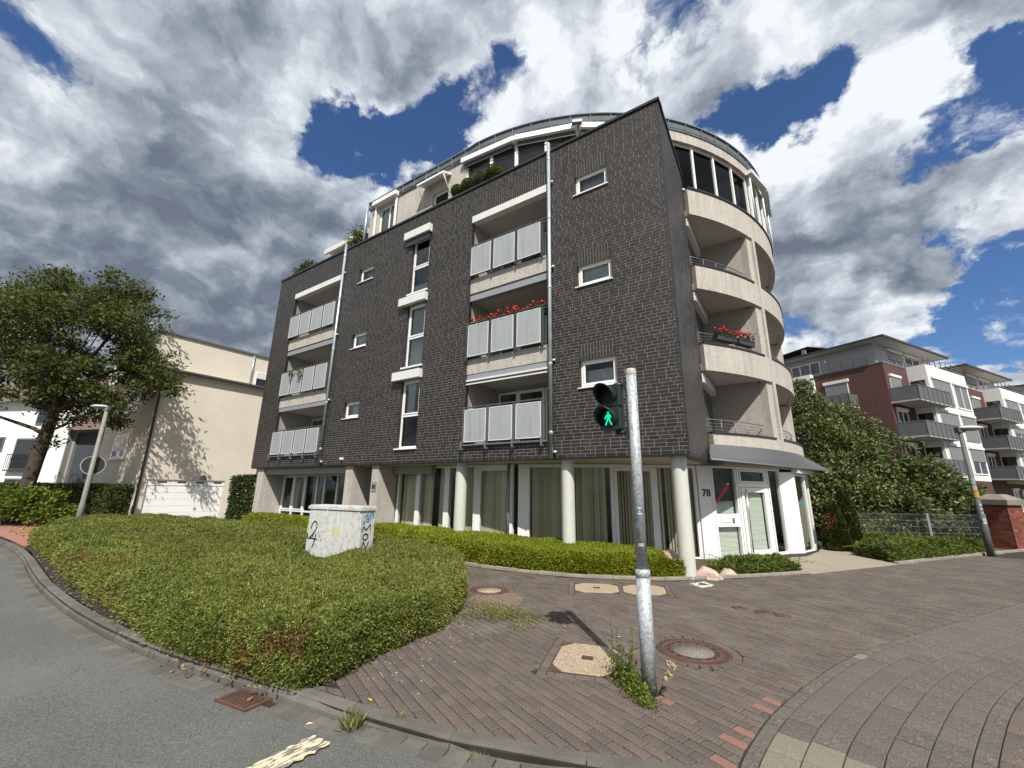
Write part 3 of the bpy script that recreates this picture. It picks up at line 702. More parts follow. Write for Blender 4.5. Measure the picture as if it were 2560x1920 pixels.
# low roof pergola at the left end of the terrace
q = MB(); q.box(-15.7, -12.45, 0.42, 0.52, 12.50, 12.74); q.box(-15.7, -12.45, 0.52, 2.6, 12.66, 12.74); q.box(-15.62, -12.45, 0.9, 1.1, 11.2, 12.45)
q.build('terrace_shelter', M_whitebox, BLD)

# ------------------------------------------------------------------ ground floor of the corner building
ZH = 2.42
def Rg(a): return float(np.interp(a, [-90, -76, -59, -50, -43, -24, -19], [8.02, 8.02, 8.12, 8.15, 8.35, 8.35, 8.42]))
def gp(a, d=0.0): return cpt(a, Rg(a)-d)
SF = MB()
SF.T = None
for x0, x1 in ((-9.98, -9.86), (-9.80, -9.72), (-8.90, -8.72), (-7.62, -7.42), (-6.42, -6.30)): SF.box(x0, x1, 0.92, 1.04, -0.02, ZH)
for x0, x1 in ((-9.72, -8.90), (-8.72, -7.62), (-7.42, -6.42)): SF.box(x0, x1, 0.94, 1.02, -0.02, 0.08); SF.box(x0, x1, 0.94, 1.02, ZH-0.07, ZH)
def gseg(a0, a1): return SF.seg(gp(a0), gp(a1))
L = gseg(-88.2, -79.2); SF.frame(0, L, -0.03, 0.08, -0.02, ZH, 0.10); SF.frame(0.103, L-0.103, -0.045, 0.05, 0.08, ZH-0.10, 0.075)
L = gseg(-78.0, -75.6); SF.box(0, L-0.06, -0.02, 0.06, -0.02, ZH); SF.box(L-0.05, L+0.01, -0.05, 0.07, -0.02, ZH)
L = gseg(-75.6, -59.0); SF.box(0.02, L-0.03, -0.02, 0.05, ZH-0.09, ZH); SF.box(0.02, L-0.03, -0.02, 0.05, -0.02, 0.05)
L = gseg(-59.5, -50.5); SF.frame(0, L, -0.03, 0.08, -0.02, ZH, 0.09); SF.frame(0.095, L-0.095, -0.045, 0.05, 0.07, ZH-0.093, 0.085)
L = gseg(-50.4, -43.2); SF.box(0.0, L, -0.02, 0.05, ZH-0.08, ZH); SF.box(0.0, L, -0.02, 0.05, -0.02, 0.05); SF.box(L-0.08, L, -0.03, 0.05, 0.05, ZH-0.08)
SHOP = SF.build('shopfront', M_white, BLD)
# panel with the house number
b = MB(); L = b.seg(gp(-43.1), gp(-40.1)); b.box(0, L, -0.045, 0.06, -0.05, ZH); b.frame(0.0, L, -0.06, -0.046, -0.05, ZH, 0.035); NP_T = b.T; NP_L = L
b.build('panel', M_white, SHOP)
def text(name, s, size, x, z, y, T, m, parent, depth=0.006, align='CENTER', bold=0.0):
    cu = bpy.data.curves.new(name, 'FONT'); cu.body = s; cu.size = size; cu.align_x = align; cu.extrude = depth/2; cu.offset = bold; cu.resolution_u = 3
    o = bpy.data.objects.new(name, cu); COL.objects.link(o)
    M = Matrix(((1, 0, 0, x), (0, 0, -1, y), (0, 1, 0, z), (0, 0, 0, 1)))
    if T is not None: M = Matrix(((T[2], -T[3], 0, T[0]), (T[3], T[2], 0, T[1]), (0, 0, 1, 0), (0, 0, 0, 1))) @ M
    dg = bpy.context.evaluated_depsgraph_get(); me = bpy.data.meshes.new_from_object(o.evaluated_get(dg)); me.transform(M); me.materials.clear(); me.materials.append(m)
    bpy.data.objects.remove(o); bpy.data.curves.remove(cu); return link(name, me, parent)
text('house_number', '78', 0.265, NP_L/2+0.02, 1.60, -0.050, NP_T, M_black, SHOP, bold=0.008)
# entrance: side light with poster and letter flap, door, window
EN = MB()
L = EN.seg(gp(-39.9), gp(-33.8)); EN.frame(0, L, -0.04, 0.06, -0.05, ZH, 0.05); EN.box(0.05, L-0.05, -0.035, 0.05, 0.80, 1.14); EN.frame(0.08, L-0.08, -0.045, -0.036, 0.84, 1.10, 0.012)
T1, L1 = EN.T, L
L = EN.seg(gp(-33.6), gp(-24.2)); EN.frame(0, L, -0.04, 0.06, -0.05, ZH, 0.07); EN.box(0.07, L-0.07, -0.04, 0.06, 1.86, 1.97); EN.frame(0.10, L-0.10, -0.05, 0.03, 1.98, ZH-0.075, 0.05)
T2, L2 = EN.T, L
L = EN.seg(gp(-23.9), gp(-19.4)); EN.frame(0, L, -0.04, 0.06, -0.05, ZH, 0.06, wb=0.10); T3, L3 = EN.T, L
ENT = EN.build('entrance_frame', M_white, BLD)
b = MB(); b.T = T2; b.frame(0.09, L2-0.09, -0.06, 0.02, 0.0, 1.85, 0.13, wb=0.16); DOOR = b.build('door', M_white, ENT)
pane('pane', DOOR, 0.22, L2-0.22, -0.02, 0.16, 1.72, M_shopglass, T2); pane('pane', ENT, 0.15, L2-0.15, 0.0, 2.03, ZH-0.125, M_glassd, T2)
b = MB(); b.T = T2; b.tube([(0.20, -0.13, 0.12), (0.20, -0.13, 1.80)], 0.019, 8)
for z in (0.3, 1.65): b.tube([(0.20, -0.13, z), (0.20, -0.05, z)], 0.012, 6)
b.build('handle', M_steel, DOOR)
pane('pane', ENT, 0.05, L1-0.05, 0.02, 1.14, ZH-0.05, M_shopglass, T1); pane('pane', ENT, 0.05, L1-0.05, 0.02, 0.0, 0.80, M_shopglass, T1); pane('pane', ENT, 0.06, L3-0.06, 0.02, 0.05, ZH-0.06, M_shopglass, T3)
b = MB(); b.T = T1; b.frame(0.16, 0.52, -0.052, -0.046, 0.91, 1.03, 0.012); b.box(0.172, 0.508, -0.050, -0.046, 0.922, 1.018); b.build('letter_flap', M_panelf, ENT)
b = MB(); b.T = T1; b.box(0.58, 0.65, -0.055, -0.046, 0.90, 1.03); b.build('bell_plate', M_grey, ENT)
b = MB(); b.T = T1; b.box(0.20, 0.62, 0.024, 0.030, 1.48, 1.97); b.build('poster', mat('dark_poster', (0.035, 0.036, 0.045), 0.6), ENT)
b = MB(); b.T = T1
b.add([(0.11, 0.014, 1.47), (0.17, 0.014, 1.43), (0.66, 0.014, 1.87), (0.58, 0.014, 1.97)], [(0, 1, 2, 3)]); b.add([(0.17, 0.016, 1.46), (0.25, 0.016, 1.48), (0.27, 0.016, 1.55), (0.20, 0.016, 1.52)], [(0, 1, 2, 3)]); b.build('poster_stripe', M_red, ENT)
b = MB(); b.T = T1; b.box(0.585, 0.635, 0.008, 0.012, 1.92, 1.965); b.build('sticker', M_white, ENT)
def hblind(parent, T, x0, x1, y, z0, z1, p=0.032):
    b = MB(); b.T = T; z = z0
    while z < z1:
        b.add([(x0, y-0.008, z), (x1, y-0.008, z), (x1, y+0.008, z+p*0.93), (x0, y+0.008, z+p*0.93)], [(0, 1, 2, 3)], 0, random.random()); z += p
    return b.build('blind', M_hblind, parent)
hblind(ENT, T1, 0.06, L1-0.06, 0.09, 0.0, 0.79); hblind(ENT, T1, 0.06, L1-0.06, 0.12, 1.15, 1.45); hblind(DOOR, T2, 0.23, L2-0.23, 0.06, 0.16, 1.72)
b = MB(); L = b.seg(cpt(-19.2, 8.40), cpt(-15.6, 8.62)); b.box(0, L, -0.06, 0.12, -0.08, 2.34); b.build('pilaster', M_white, BLD)
BW = MB(); L = BW.seg(cpt(-15.4, 8.60), cpt(-9.6, 8.70)); BW.frame(0, L, -0.03, 0.06, -0.08, 2.30, 0.055, wb=0.10); T4, L4 = BW.T, L
L = BW.seg(cpt(-9.5, 8.70), cpt(-4.6, 8.70)); BW.frame(0, L, -0.03, 0.06, -0.08, 2.30, 0.06, wb=0.22); T5, L5 = BW.T, L
BAY = BW.build('bay_window', M_white, BLD)
pane('pane', BAY, 0.05, L4-0.05, 0.01, 0.02, 2.25, M_shopglass, T4); pane('pane', BAY, 0.06, L5-0.06, 0.01, 0.14, 2.24, M_shopglass, T5)
b = MB(); b.T = T4; b.box(0.08, L4-0.1, 0.03, 0.034, 1.38, 1.44); b.build('blue_strip', mat('blue_print', (0.06, 0.42, 0.75), 0.5), BAY)
b = MB(); b.seg(cpt(-16.2, 8.74), cpt(-4.8, 8.82)); b.box(0.0, 1.75, -0.08, 0.10, 2.32, 2.47); b.build('blind_box', M_whitebox, BAY)
b = MB(); b.arc(RC, 8.3, 8.72, -4.4, A1, -0.1, 2.56, 2); b.arc(RC, 8.36, 8.70, -38.5, -4.4, 2.435, 2.56, 2); b.build('plinth_wall', M_plast, BLD)
# glass and blinds of the shop windows
for x0, x1 in ((-9.72, -8.90), (-8.72, -7.62), (-7.42, -6.42)): pane('pane', SHOP, x0, x1, 0.97, 0.08, ZH-0.07, M_shopglass)
def gpane(a0, a1, i0, i1, z0, z1):
    b = MB(); L = b.seg(gp(a0), gp(a1)); pane('pane', SHOP, i0, L-i1, 0.01, z0, z1, M_shopglass, b.T)
gpane(-88.2, -79.2, 0.17, 0.17, 0.15, ZH-0.17); gpane(-75.6, -59.0, 0.02, 0.03, 0.05, ZH-0.09); gpane(-59.5, -50.5, 0.18, 0.18, 0.15, ZH-0.17); gpane(-50.4, -43.2, 0.0, 0.08, 0.05, ZH-0.08)
vb = MB()
def slats(p0, p1, off, gaps=()):
    L = vb.seg(p0, p1); x = 0.02
    while x < L-0.05:
        if not any(a < x/L < b for a, b in gaps):
            t = random.uniform(0.25, 0.75); c, s = math.cos(t)*0.045, math.sin(t)*0.045
            vb.add([(x, off-s, 0.04), (x+2*c, off+s, 0.04), (x+2*c, off+s, 2.36), (x, off-s, 2.36)], [(0, 1, 2, 3)], 0, random.random())
        x += 0.082
slats((-9.75, 0.95), (-6.40, 0.95), 0.22, ((0.42, 0.52), (0.66, 0.72)))
slats(gp(-88), gp(-79.4), 0.18); slats(gp(-75.5), gp(-67.5), 0.20); slats(gp(-67.5), gp(-59.2), 0.20, ((0.8, 0.95),)); slats(gp(-59), gp(-51), 0.2); slats(gp(-50.4), gp(-43.3), 0.2, ((0.12, 0.25),))
vb.build('vertical_blind', M_vblind, SHOP, 'stuff')
b = MB(); b.tube([(-5.13, 0.90, 0), (-5.13, 0.90, 2.44)], 0.045, 10); b.build('drainpipe', mat('dark_pipe', (0.20, 0.215, 0.225), 0.5, metal=0.3, var=0.2), BLD)
b = MB(); b.box(-9.86, -8.02, 0.72, 0.935, 2.18, 2.438); b.box(-9.86, -8.02, 0.70, 0.72, 2.16, 2.438); b.build('blind_box', mat('brown_cassette', (0.30, 0.28, 0.24), 0.6), BLD)
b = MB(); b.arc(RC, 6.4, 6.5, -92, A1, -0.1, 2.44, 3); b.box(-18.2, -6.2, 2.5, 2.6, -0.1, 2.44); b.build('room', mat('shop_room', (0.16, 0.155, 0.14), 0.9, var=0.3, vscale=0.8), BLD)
b = MB(); b.prism([(-18.3, 0.98), (-6.5, 0.98)]+[gp(a, 0.06) for a in range(-88, -14, 4)]+[(1.0, 9.0), (-6, 9), (-18.3, 9)], -0.06, -0.03); b.build('floor', mat('shop_floor', (0.12, 0.11, 0.10), 0.6), BLD)
# columns
for x, y, r in ((-6.43, 0.34, 0.17), (-2.96, 0.33, 0.160), (-0.30, 0.33, 0.160)):
    b = MB(); b.lathe([(r, -0.05), (r, 2.43)], x, y, 32); b.lathe([(r+0.006, 2.41), (r+0.006, 2.445)], x, y, 32); b.build('column', M_concol, BLD)
# left wing: pillars, six-light window, entry niche
for x0, x1, y1 in ((-17.95, -17.45, 1.0), (-11.66, -11.26, 1.6), (-10.20, -9.86, 0.95)):
    b = MB(); b.box(x0, x1, 0.10, y1, -0.02, 2.44); b.build('pillar', M_plast, BLD)
b = MB(); b.box(-17.45, -11.66, 0.20, 0.96, 2.19, 2.43); b.build('blind_box', mat('brown_cassette', (0.3, 0.28, 0.24)), BLD)
b = MB(); xs = [-18.2, -17.36, -16.5, -15.63, -14.77, -14.25, -13.39, -12.5, -11.66]
for x in xs[1:]: b.box(x-0.045, x+0.045, 0.98, 1.06, 0.05, 2.2)
for p, q in zip(xs[:-1], xs[1:]):
    for z in (0.05, 0.66, 2.14): b.box(p+0.045, q-0.045, 0.985, 1.055, z, z+0.07)
    if p in (-17.36, -16.5): b.frame(p+0.05, q-0.05, 0.97, 1.03, 0.735, 2.13, 0.05)
LW = b.build('window', M_white, BLD)
for p, q in zip(xs[:-1], xs[1:]):
    pane('pane', LW, p+0.045, q-0.045, 1.02, 0.12, 0.66, M_glass); pane('pane', LW, p+0.045, q-0.045, 1.02, 0.73, 2.14, M_glass)
for i_, (p, q) in enumerate(zip(xs[:-1], xs[1:])):
    curtain(LW, p+0.05, q-0.05, 1.2, 0.02, 0.55, m=M_curt, fold=0.12)
    if i_ in (0, 1, 3, 6): curtain(LW, p+0.05+(0.3 if i_ == 1 else 0), q-0.1, 1.32, 0.5, 2.2, m=M_curt, fold=0.10)

b = MB(); b.box(-11.26, -10.2, 1.5, 1.6, 0, 2.44); b.build('entry_wall', mat('entry_plaster', (0.22, 0.20, 0.18), 0.9, var=0.1, bump=0.4), BLD)
b = MB(); b.box(-10.95, -10.5, 1.46, 1.499, 1.1, 1.5); o = b.build('letterbox', M_black, BLD)
b = MB()
for i in range(6): b.box(-10.9, -10.56, 1.452, 1.459, 1.13+i*0.06, 1.145+i*0.06)
b.build('slot', M_grey, o)
b = MB(); b.box(-10.14, -9.90, 0.078, 0.099, 1.58, 1.88); o = b.build('number_plate', mat('plate_metal', (0.30, 0.29, 0.27), 0.4, metal=0.3, var=0.2), BLD)
text('house_number', '80', 0.19, -10.02, 1.665, 0.073, None, M_black, o, bold=0.004)
# fabric awning over the entrance
def lerp(p, q, t): return tuple(p[i]+(q[i]-p[i])*t for i in range(len(p)))
b = MB(); n = 16; vs = []; fs = []
FA, FB = (0.12, 1.75, 2.50), (2.83, 9.0, 2.50)
for i in range(n+1):
    t = i/n; a = -41.5+(-5+41.5)*t; top = (*cpt(a, RR+0.02), 2.98-0.06*t); fr = lerp(FA, FB, t); mid = lerp(top, fr, 0.5)
    vs += [top, (mid[0], mid[1], mid[2]-0.03), fr, (fr[0], fr[1], fr[2]-0.05)]
for i in range(n):
    for j in range(3): fs.append((i*4+j, i*4+j+1, i*4+4+j+1, i*4+4+j))
b.add(vs, fs, 0, 0.5, True); AW = b.build('awning', M_awn, BLD)
b = MB(); b.tube([(FA[0]+0.02, FA[1], FA[2]-0.03), (FB[0]-0.02, FB[1], FB[2]-0.03)], 0.022, 6); b.build('valance_bar', M_grey, AW)

# ------------------------------------------------------------------ ground
g = MB(); g.add([(-600, -600, -0.16), (600, -600, -0.16), (600, 600, -0.16), (-600, 600, -0.16)], [(0, 1, 2, 3)])
o = g.build('ground', mat('earth', (0.10, 0.095, 0.06), 1.0, var=0.3, vscale=0.3), None, 'structure'); 
KERB = [(-26, -7.25), (-18.5, -6.72), (-14.75, -6.78), (-11.05, -7.14), (-9.12, -7.27), (-7.32, -7.33), (-5.9, -7.32), (-4.6, -7.25), (-3.5, -7.12), (-2.7, -6.99), (-1.95, -6.87), (-1.42, -6.82), (-0.98, -6.74), (-0.48, -6.65), (0.0, -6.50), (0.6, -6.27), (1.2, -6.02), (1.9, -5.70), (2.8, -5.2), (4.5, -4.0)]
def zroad(x): t = min(1, max(0, (x+2.2)/1.6)); return -0.10+0.062*t*t*(3-2*t)
def resample(pl, step):
    P = [np.array(p, float) for p in pl]; d = [0]
    for a, b in zip(P[:-1], P[1:]): d.append(d[-1]+np.linalg.norm(b-a))
    n = max(1, int(round(d[-1]/step))); out = []
    for k in range(n+1):
        s = d[-1]*k/n; i = min(len(P)-2, max(j for j in range(len(d)) if d[j] <= s+1e-9)); t = (s-d[i])/(d[i+1]-d[i]); out.append(P[i]+(P[i+1]-P[i])*t)
    return out
def smoothline(pl, it=2):
    for _ in range(it):
        q = [pl[0]]
        for a, b in zip(pl[:-1], pl[1:]): q += [tuple(0.75*np.array(a)+0.25*np.array(b)), tuple(0.25*np.array(a)+0.75*np.array(b))]
        pl = q+[pl[-1]]
    return pl
def normals(P):
    N = []
    for i in range(len(P)):
        d = P[min(i+1, len(P)-1)]-P[max(i-1, 0)]; d = d/np.linalg.norm(d); N.append(np.array((-d[1], d[0])))
    return N
KS = smoothline(KERB)
# road sheet, following the dropped kerb
R_ = resample(KS, 0.25); N_ = normals(R_); b = MB(); vs = []; fs = []
for p, nrm in zip(R_, N_):
    z = zroad(p[0])
    for d in (-0.10, -0.8, -2.0, -5.0, -30.0):
        q = p+nrm*d if d > -3 else np.array((p[0]+(0 if d > -10 else 0), p[1]+d)); vs.append((q[0], q[1], z if d > -2.5 else -0.10))
for i in range(len(R_)-1):
    for j in range(4): a = i*5+j; fs.append((a, a+1, a+6, a+5))
b.add(vs, fs); b.build('road', M_asph, None, 'structure')
# gutter course and kerb
gb = MB(); kb = MB()
for p, q, n0, n1 in zip(R_[:-1], R_[1:], N_[:-1], N_[1:]):
    z = zroad(p[0])
    gb.prism([tuple(p-n0*0.20), tuple(q-n1*0.20), tuple(q-n1*0.004), tuple(p-n0*0.004)], z-0.05, z-0.010); kb.prism([tuple(p+n0*0.02), tuple(q+n1*0.02), tuple(q+n1*0.13), tuple(p+n0*0.13)], -0.15, -0.012)
GUT = gb.build('gutter', M_joint, None, 'structure'); KRB = kb.build('kerb', M_joint, None, 'structure')
GR = [(-2.66, -7.22), (-2.68, -6.985), (-2.27, -6.90), (-2.25, -7.16)]
R2 = resample(KS, 0.172); N2 = normals(R2); cnt = 0
far = MB()
for p, q, n0, n1 in zip(R2[:-1], R2[1:], N2[:-1], N2[1:]):
    c = (p+q)/2
    if -2.70 < c[0] < -2.22: continue
    z = zroad(c[0]); e_ = (q-p)/np.linalg.norm(q-p)*0.006; j = random.uniform(-0.003, 0.003)
    poly = [tuple(p+e_-n0*0.185), tuple(q-e_-n1*0.185), tuple(q-e_-n1*0.008), tuple(p+e_-n0*0.008)]
    if np.linalg.norm(c-CAM[:2]) < 14:
        m = MB(); m.prism(poly, z-0.03, z+0.004+j, cham=0.004); m.build('gutter_stone', M_kerb, GUT, attr=False)
    else: far.prism(poly, z-0.03, z+0.004+j)
far.build('gutter_stones', M_kerb, GUT, 'stuff')
R3 = resample(KS, 0.95); far = MB()
for p, q in zip(R3[:-1], R3[1:]):
    sub = resample([tuple(p), tuple(q)], 0.4); 
    d = (q-p)/np.linalg.norm(q-p); n_ = np.array((-d[1], d[0])); e_ = d*0.005
    a, b_ = p+e_, q-e_; zt = 0.004+random.uniform(-0.003, 0.003); zb = zroad((a[0]+b_[0])/2)-0.04
    m = MB()
    prof = [(-0.0, zb), (0.004, zt-0.055), (0.035, zt-0.004), (0.05, zt), (0.138, zt), (0.138, zb)]
    vs = [(*(a+n_*o_), z) for o_, z in prof]+[(*(b_+n_*o_), z) for o_, z in prof]; k = len(prof)
    m.add(vs, [(i, k+i, k+(i+1) % k, (i+1) % k) for i in range(k)]+[tuple(range(k)), tuple(range(2*k-1, k-1, -1))])
    m.build('kerb_stone', M_kerb, KRB, attr=False)
# drain grate
DG = MB(); zd = -0.088
DG.prism([(x, y) for x, y in GR], zd-0.05, zd-0.03)
o0, ux, uy = np.array(GR[0]), np.array(GR[3])-np.array(GR[0]), np.array(GR[1])-np.array(GR[0])
def gq(u0, u1, v0, v1): return [tuple(o0+ux*u+uy*v) for u, v in ((u0, v0), (u1, v0), (u1, v1), (u0, v1))]
GRT = thing('drain_grate', 'rusty slotted road drain grate in the gutter beside the shrub bed', 'drain', (-2.46, -7.07, -0.1))
DG.build('pit', M_black, GRT)
f = MB(); f.prism(gq(0, 0.12, 0, 1), zd-0.03, zd+0.004); f.prism(gq(0.88, 1, 0, 1), zd-0.03, zd+0.004); f.prism(gq(0.12, 0.88, 0, 0.1), zd-0.03, zd+0.004); f.prism(gq(0.12, 0.88, 0.9, 1), zd-0.03, zd+0.004); f.prism(gq(0.12, 0.88, 0.47, 0.55), zd-0.03, zd+0.001)
f.build('frame', M_rust, GRT)
for i in range(6):
    f = MB(); u = 0.17+i*0.115; f.prism(gq(u, u+0.062, 0.1, 0.47), zd-0.03, zd+0.003); f.prism(gq(u, u+0.062, 0.55, 0.9), zd-0.03, zd+0.003); f.build('bar', M_rust, GRT)
# worn road line
b = MB(); nx, ny = 8, 60; rg = np.random.default_rng(3); vs = []; fs = []
for j in range(ny+1):
    y = -7.07-1.6*j/ny
    for i in range(nx+1):
        x = -1.425+0.215*i/nx-0.02*j/ny; e0 = (0.010*math.sin(j*1.7)+0.006*math.sin(j*4.1)) if i in (0, nx) else 0; e1 = 0.012*math.sin(i*2.1) if j == 0 else 0
        vs.append((x+e0, y+e1, zroad(x+0.12)+0.006))
for j in range(ny):
    for i in range(nx): a = j*(nx+1)+i; fs.append((a, a+nx+1, a+nx+2, a+1))
b.add(vs, fs)
m = mat('line_paint', (0.55, 0.49, 0.34), 0.8, var=0.1, vscale=20, speck=0.15)
N, Lk = m.node_tree.nodes, m.node_tree.links
src = N['Principled BSDF'].inputs['Base Color'].links[0].from_socket
t_ = N.new('ShaderNodeTexCoord'); mp = N.new('ShaderNodeMapping'); mp.inputs['Scale'].default_value = (34, 9, 1); Lk.new(t_.outputs['Object'], mp.inputs[0])
nz = N.new('ShaderNodeTexNoise'); nz.inputs['Scale'].default_value = 1.0; nz.inputs['Detail'].default_value = 6; nz.inputs['Roughness'].default_value = 0.65; nz.inputs['Distortion'].default_value = 0.6; Lk.new(mp.outputs[0], nz.inputs['Vector'])
mrn = N.new('ShaderNodeMapRange'); Lk.new(nz.outputs['Fac'], mrn.inputs[0]); mrn.inputs[1].default_value = 0.50; mrn.inputs[2].default_value = 0.545
mxn = N.new('ShaderNodeMix'); mxn.data_type = 'RGBA'; Lk.new(mrn.outputs[0], mxn.inputs[0]); Lk.new(src, mxn.inputs[6]); mxn.inputs[7].default_value = (0.13, 0.12, 0.11, 1); Lk.new(mxn.outputs[2], N['Principled BSDF'].inputs['Base Color'])
b.build('road_marking', m, None, 'structure')

# ------------------------------------------------------------------ paved forecourt
ARC = smoothline([(1.24, -6.4), (1.20, -5.95), (1.22, -5.62), (1.32, -5.03), (1.44, -4.58), (1.64, -3.95), (1.90, -3.21), (2.27, -2.40), (3.06, -1.02), (4.68, 1.84), (7.2, 6.2), (10.4, 11.5), (16, 21)], 2)
BEDK = [(-7.5, -0.95), (-5.5, -1.30), (-3.79, -1.36), (-2.26, -1.08), (-1.41, -0.67), (-0.58, -0.19), (-0.25, 0.15), (0.62, 1.07), (1.74, 2.48)]
BEDK2 = [(3.67, 5.53), (5.09, 7.91), (6.39, 9.94), (7.58, 11.66), (11, 17)]
BEDR = [(-4.45, -1.9), (-3.15, -3.36), (-2.6, -4.2), (-2.3, -4.95), (-2.25, -5.6), (-2.2, -6.2), (-2.05, -6.70)]
BORD = [tuple(p+n*0.15) for p, n in zip(resample(KS, 0.2), normals(resample(KS, 0.2))) if -2.3 < p[0] < 1.35]
PAVE = BORD+[tuple(p) for p in ARC if p[1] > -5.85]+BEDK2[::-1]+BEDK[::-1]+BEDR
g = MB(); g.add([(x, y, -0.014) for x, y in [(-26, -7.0), (-18.5, -6.55), (-14.7, -6.62), (-9, -7.12), (-5.9, -7.16), (-2.7, -6.85), (0, -6.36), (1.9, -5.55), (4.5, -3.9), (30, -4), (30, 40), (-26, 40)]], [tuple(range(12))])
PAV = g.build('pavement', M_joint, None, 'structure')
PA = rad(-22.0); pu = np.array((math.cos(PA), math.sin(PA))); pv = np.array((-pu[1], pu[0])); PLn, PWd = 0.190, 0.095
MAN = [((-2.92, -2.91), 0.335), ((0.57, -3.83), 0.385), ((0.80, -1.52), 0.10), ((1.12, -1.55), 0.13), ((1.345, -1.60), 0.10), ((0.45, -5.09), 0.085)]
SQC = [[(-1.99, -1.46), (-1.27, -1.10), (-0.97, -1.78), (-1.67, -2.14)], [(-1.21, -1.07), (-0.53, -0.68), (-0.27, -1.42), (-0.93, -1.76)], [(-0.73, -4.42), (-0.08, -4.23), (0.12, -5.02), (-0.49, -5.23)]]
COB = [(-0.20, -0.17), (0.07, -0.37), (0.24, -0.03), (0.02, 0.24)]
def clip(poly, p, n):
    out = []; k = len(poly)
    for i in range(k):
        a, b = poly[i], poly[(i+1) % k]; da = (a[0]-p[0])*n[0]+(a[1]-p[1])*n[1]; db = (b[0]-p[0])*n[0]+(b[1]-p[1])*n[1]
        if da >= 0: out.append(a)
        if (da >= 0) != (db >= 0): t = da/(da-db); out.append((a[0]+(b[0]-a[0])*t, a[1]+(b[1]-a[1])*t))
    return out
def parea(p): return 0.5*abs(sum(p[i][0]*p[(i+1) % len(p)][1]-p[(i+1) % len(p)][0]*p[i][1] for i in range(len(p))))
def quad_lines(q, grow):
    c = np.mean(np.array(q), 0); L = []
    for i in range(4):
        a, b = np.array(q[i]), np.array(q[(i+1) % 4]); d = (b-a)/np.linalg.norm(b-a); n = np.array((-d[1], d[0]))
        if (a-c)@n < 0: n = -n
        L.append((a+n*grow, n))
    return c, L
SQL = [quad_lines(q, 0.095) for q in SQC]+[quad_lines(COB, 0.0)]
ARCN = [np.array(p) for p in ARC]
cells = []; R0 = int(22/PWD) if False else 0
ctr = np.array((1.0, 0.0)); cand = []
nu, nv = int(24/PLn), int(30/PWd)
for j in range(-nv//2, nv//2):
    sh = (0.5 if j % 2 else 0.0)*PLn+0.02*math.sin(j*1.3)
    for i in range(-nu//2, nu//2): cand.append((i*PLn+sh, j*PWd))
cand = np.array(cand); W = ctr+cand[:, :1]*pu+cand[:, 1:]*pv
PVP = np.array(PAVE); ok = inpoly(W, PAVE); ed = edgedist(W, PAVE); keep = (ok | (ed < 0.11)) & (np.hypot(W[:, 0]-CAM[0], W[:, 1]-CAM[1]) < 19)
W = W[keep]; ed = ed[keep]; okk = ok[keep]
segs = [(np.array(PAVE[i]), np.array(PAVE[(i+1) % len(PAVE)])) for i in range(len(PAVE))]
pieces = []
for k in range(len(W)):
    c = W[k]; hu, hv = pu*(PLn/2-0.0042), pv*(PWd/2-0.0042); poly = [tuple(c-hu-hv), tuple(c+hu-hv), tuple(c+hu+hv), tuple(c-hu+hv)]; full = True
    if ed[k] < 0.115:
        for a, b in segs:
            ab = b-a; l = np.linalg.norm(ab)
            if l < 1e-6: continue
            t = (c-a)@ab/(l*l)
            if t < -0.02-0.2/l or t > 1.02+0.2/l: continue
            n = np.array((-ab[1], ab[0]))/l; d = (c-a)@n
            if abs(d) < 0.11:
                poly = clip(poly, a+n*0.004, n); full = False
                if len(poly) < 3: break
    if len(poly) < 3: continue
    for mc, mr_ in MAN:
        d = c-np.array(mc); dd = np.linalg.norm(d); rr = mr_+(0.10 if mr_ > 0.3 else 0.006)
        if dd < rr+0.11:
            n = d/max(dd, 1e-6); poly = clip(poly, np.array(mc)+n*rr, n); full = False
            if len(poly) < 3: break
    if len(poly) < 3: continue
    for sc_, Ls in SQL:
        if np.linalg.norm(c-sc_) < 0.9:
            ds = [(c-p)@n for p, n in Ls]; i = int(np.argmax(ds))
            if max(ds) < 0.11:
                poly = clip(poly, Ls[i][0]+Ls[i][1]*0.004, Ls[i][1]); full = False
                if len(poly) < 3: break
    if len(poly) < 3 or parea(poly) < 0.0009: continue
    pieces.append((c, poly, full))
# border courses: along the kerb, round the manholes and the square covers
bp = resample(BORD, 0.19); bn = normals(bp)
for p, q, n0, n1 in zip(bp[:-1], bp[1:], bn[:-1], bn[1:]):
    e_ = (q-p)/np.linalg.norm(q-p)*0.0035
    pieces.append(((p+q)/2, [tuple(p+e_-n0*0.004), tuple(p+e_-n0*0.098)][::-1]+[tuple(q-e_-n1*0.098), tuple(q-e_-n1*0.004)][0:2], False))
for mc, mr_ in MAN[:2]:
    n = 25
    for i in range(n):
        a0, a1 = 2*PI*i/n+0.012, 2*PI*(i+1)/n-0.012; mc_ = np.array(mc)
        poly = [tuple(mc_+r*np.array((math.cos(a), math.sin(a)))) for r, a in ((mr_+0.004, a0), (mr_+0.094, a0+0.006), (mr_+0.094, a1-0.006), (mr_+0.004, a1))]
        pieces.append((mc_+(mr_+.05)*np.array((math.cos((a0+a1)/2), math.sin((a0+a1)/2))), poly, False))
for (c, Ls), q in zip(SQL[:3], SQC):
    for i in range(4):
        a, b = np.array(q[i]), np.array(q[(i+1) % 4]); n = Ls[i][1]; d = (b-a)/np.linalg.norm(b-a); L = np.linalg.norm(b-a); s = -0.09 if i % 2 else 0.0; e1 = L+(0.09 if i % 2 else 0)
        while s < e1-0.02:
            t = min(s+0.19, e1); pieces.append((a+d*(s+t)/2, [tuple(a+d*(s+.003)+n*.006), tuple(a+d*(s+.003)+n*.091), tuple(a+d*(t-.003)+n*.091), tuple(a+d*(t-.003)+n*.006)][::1], False)); s = t
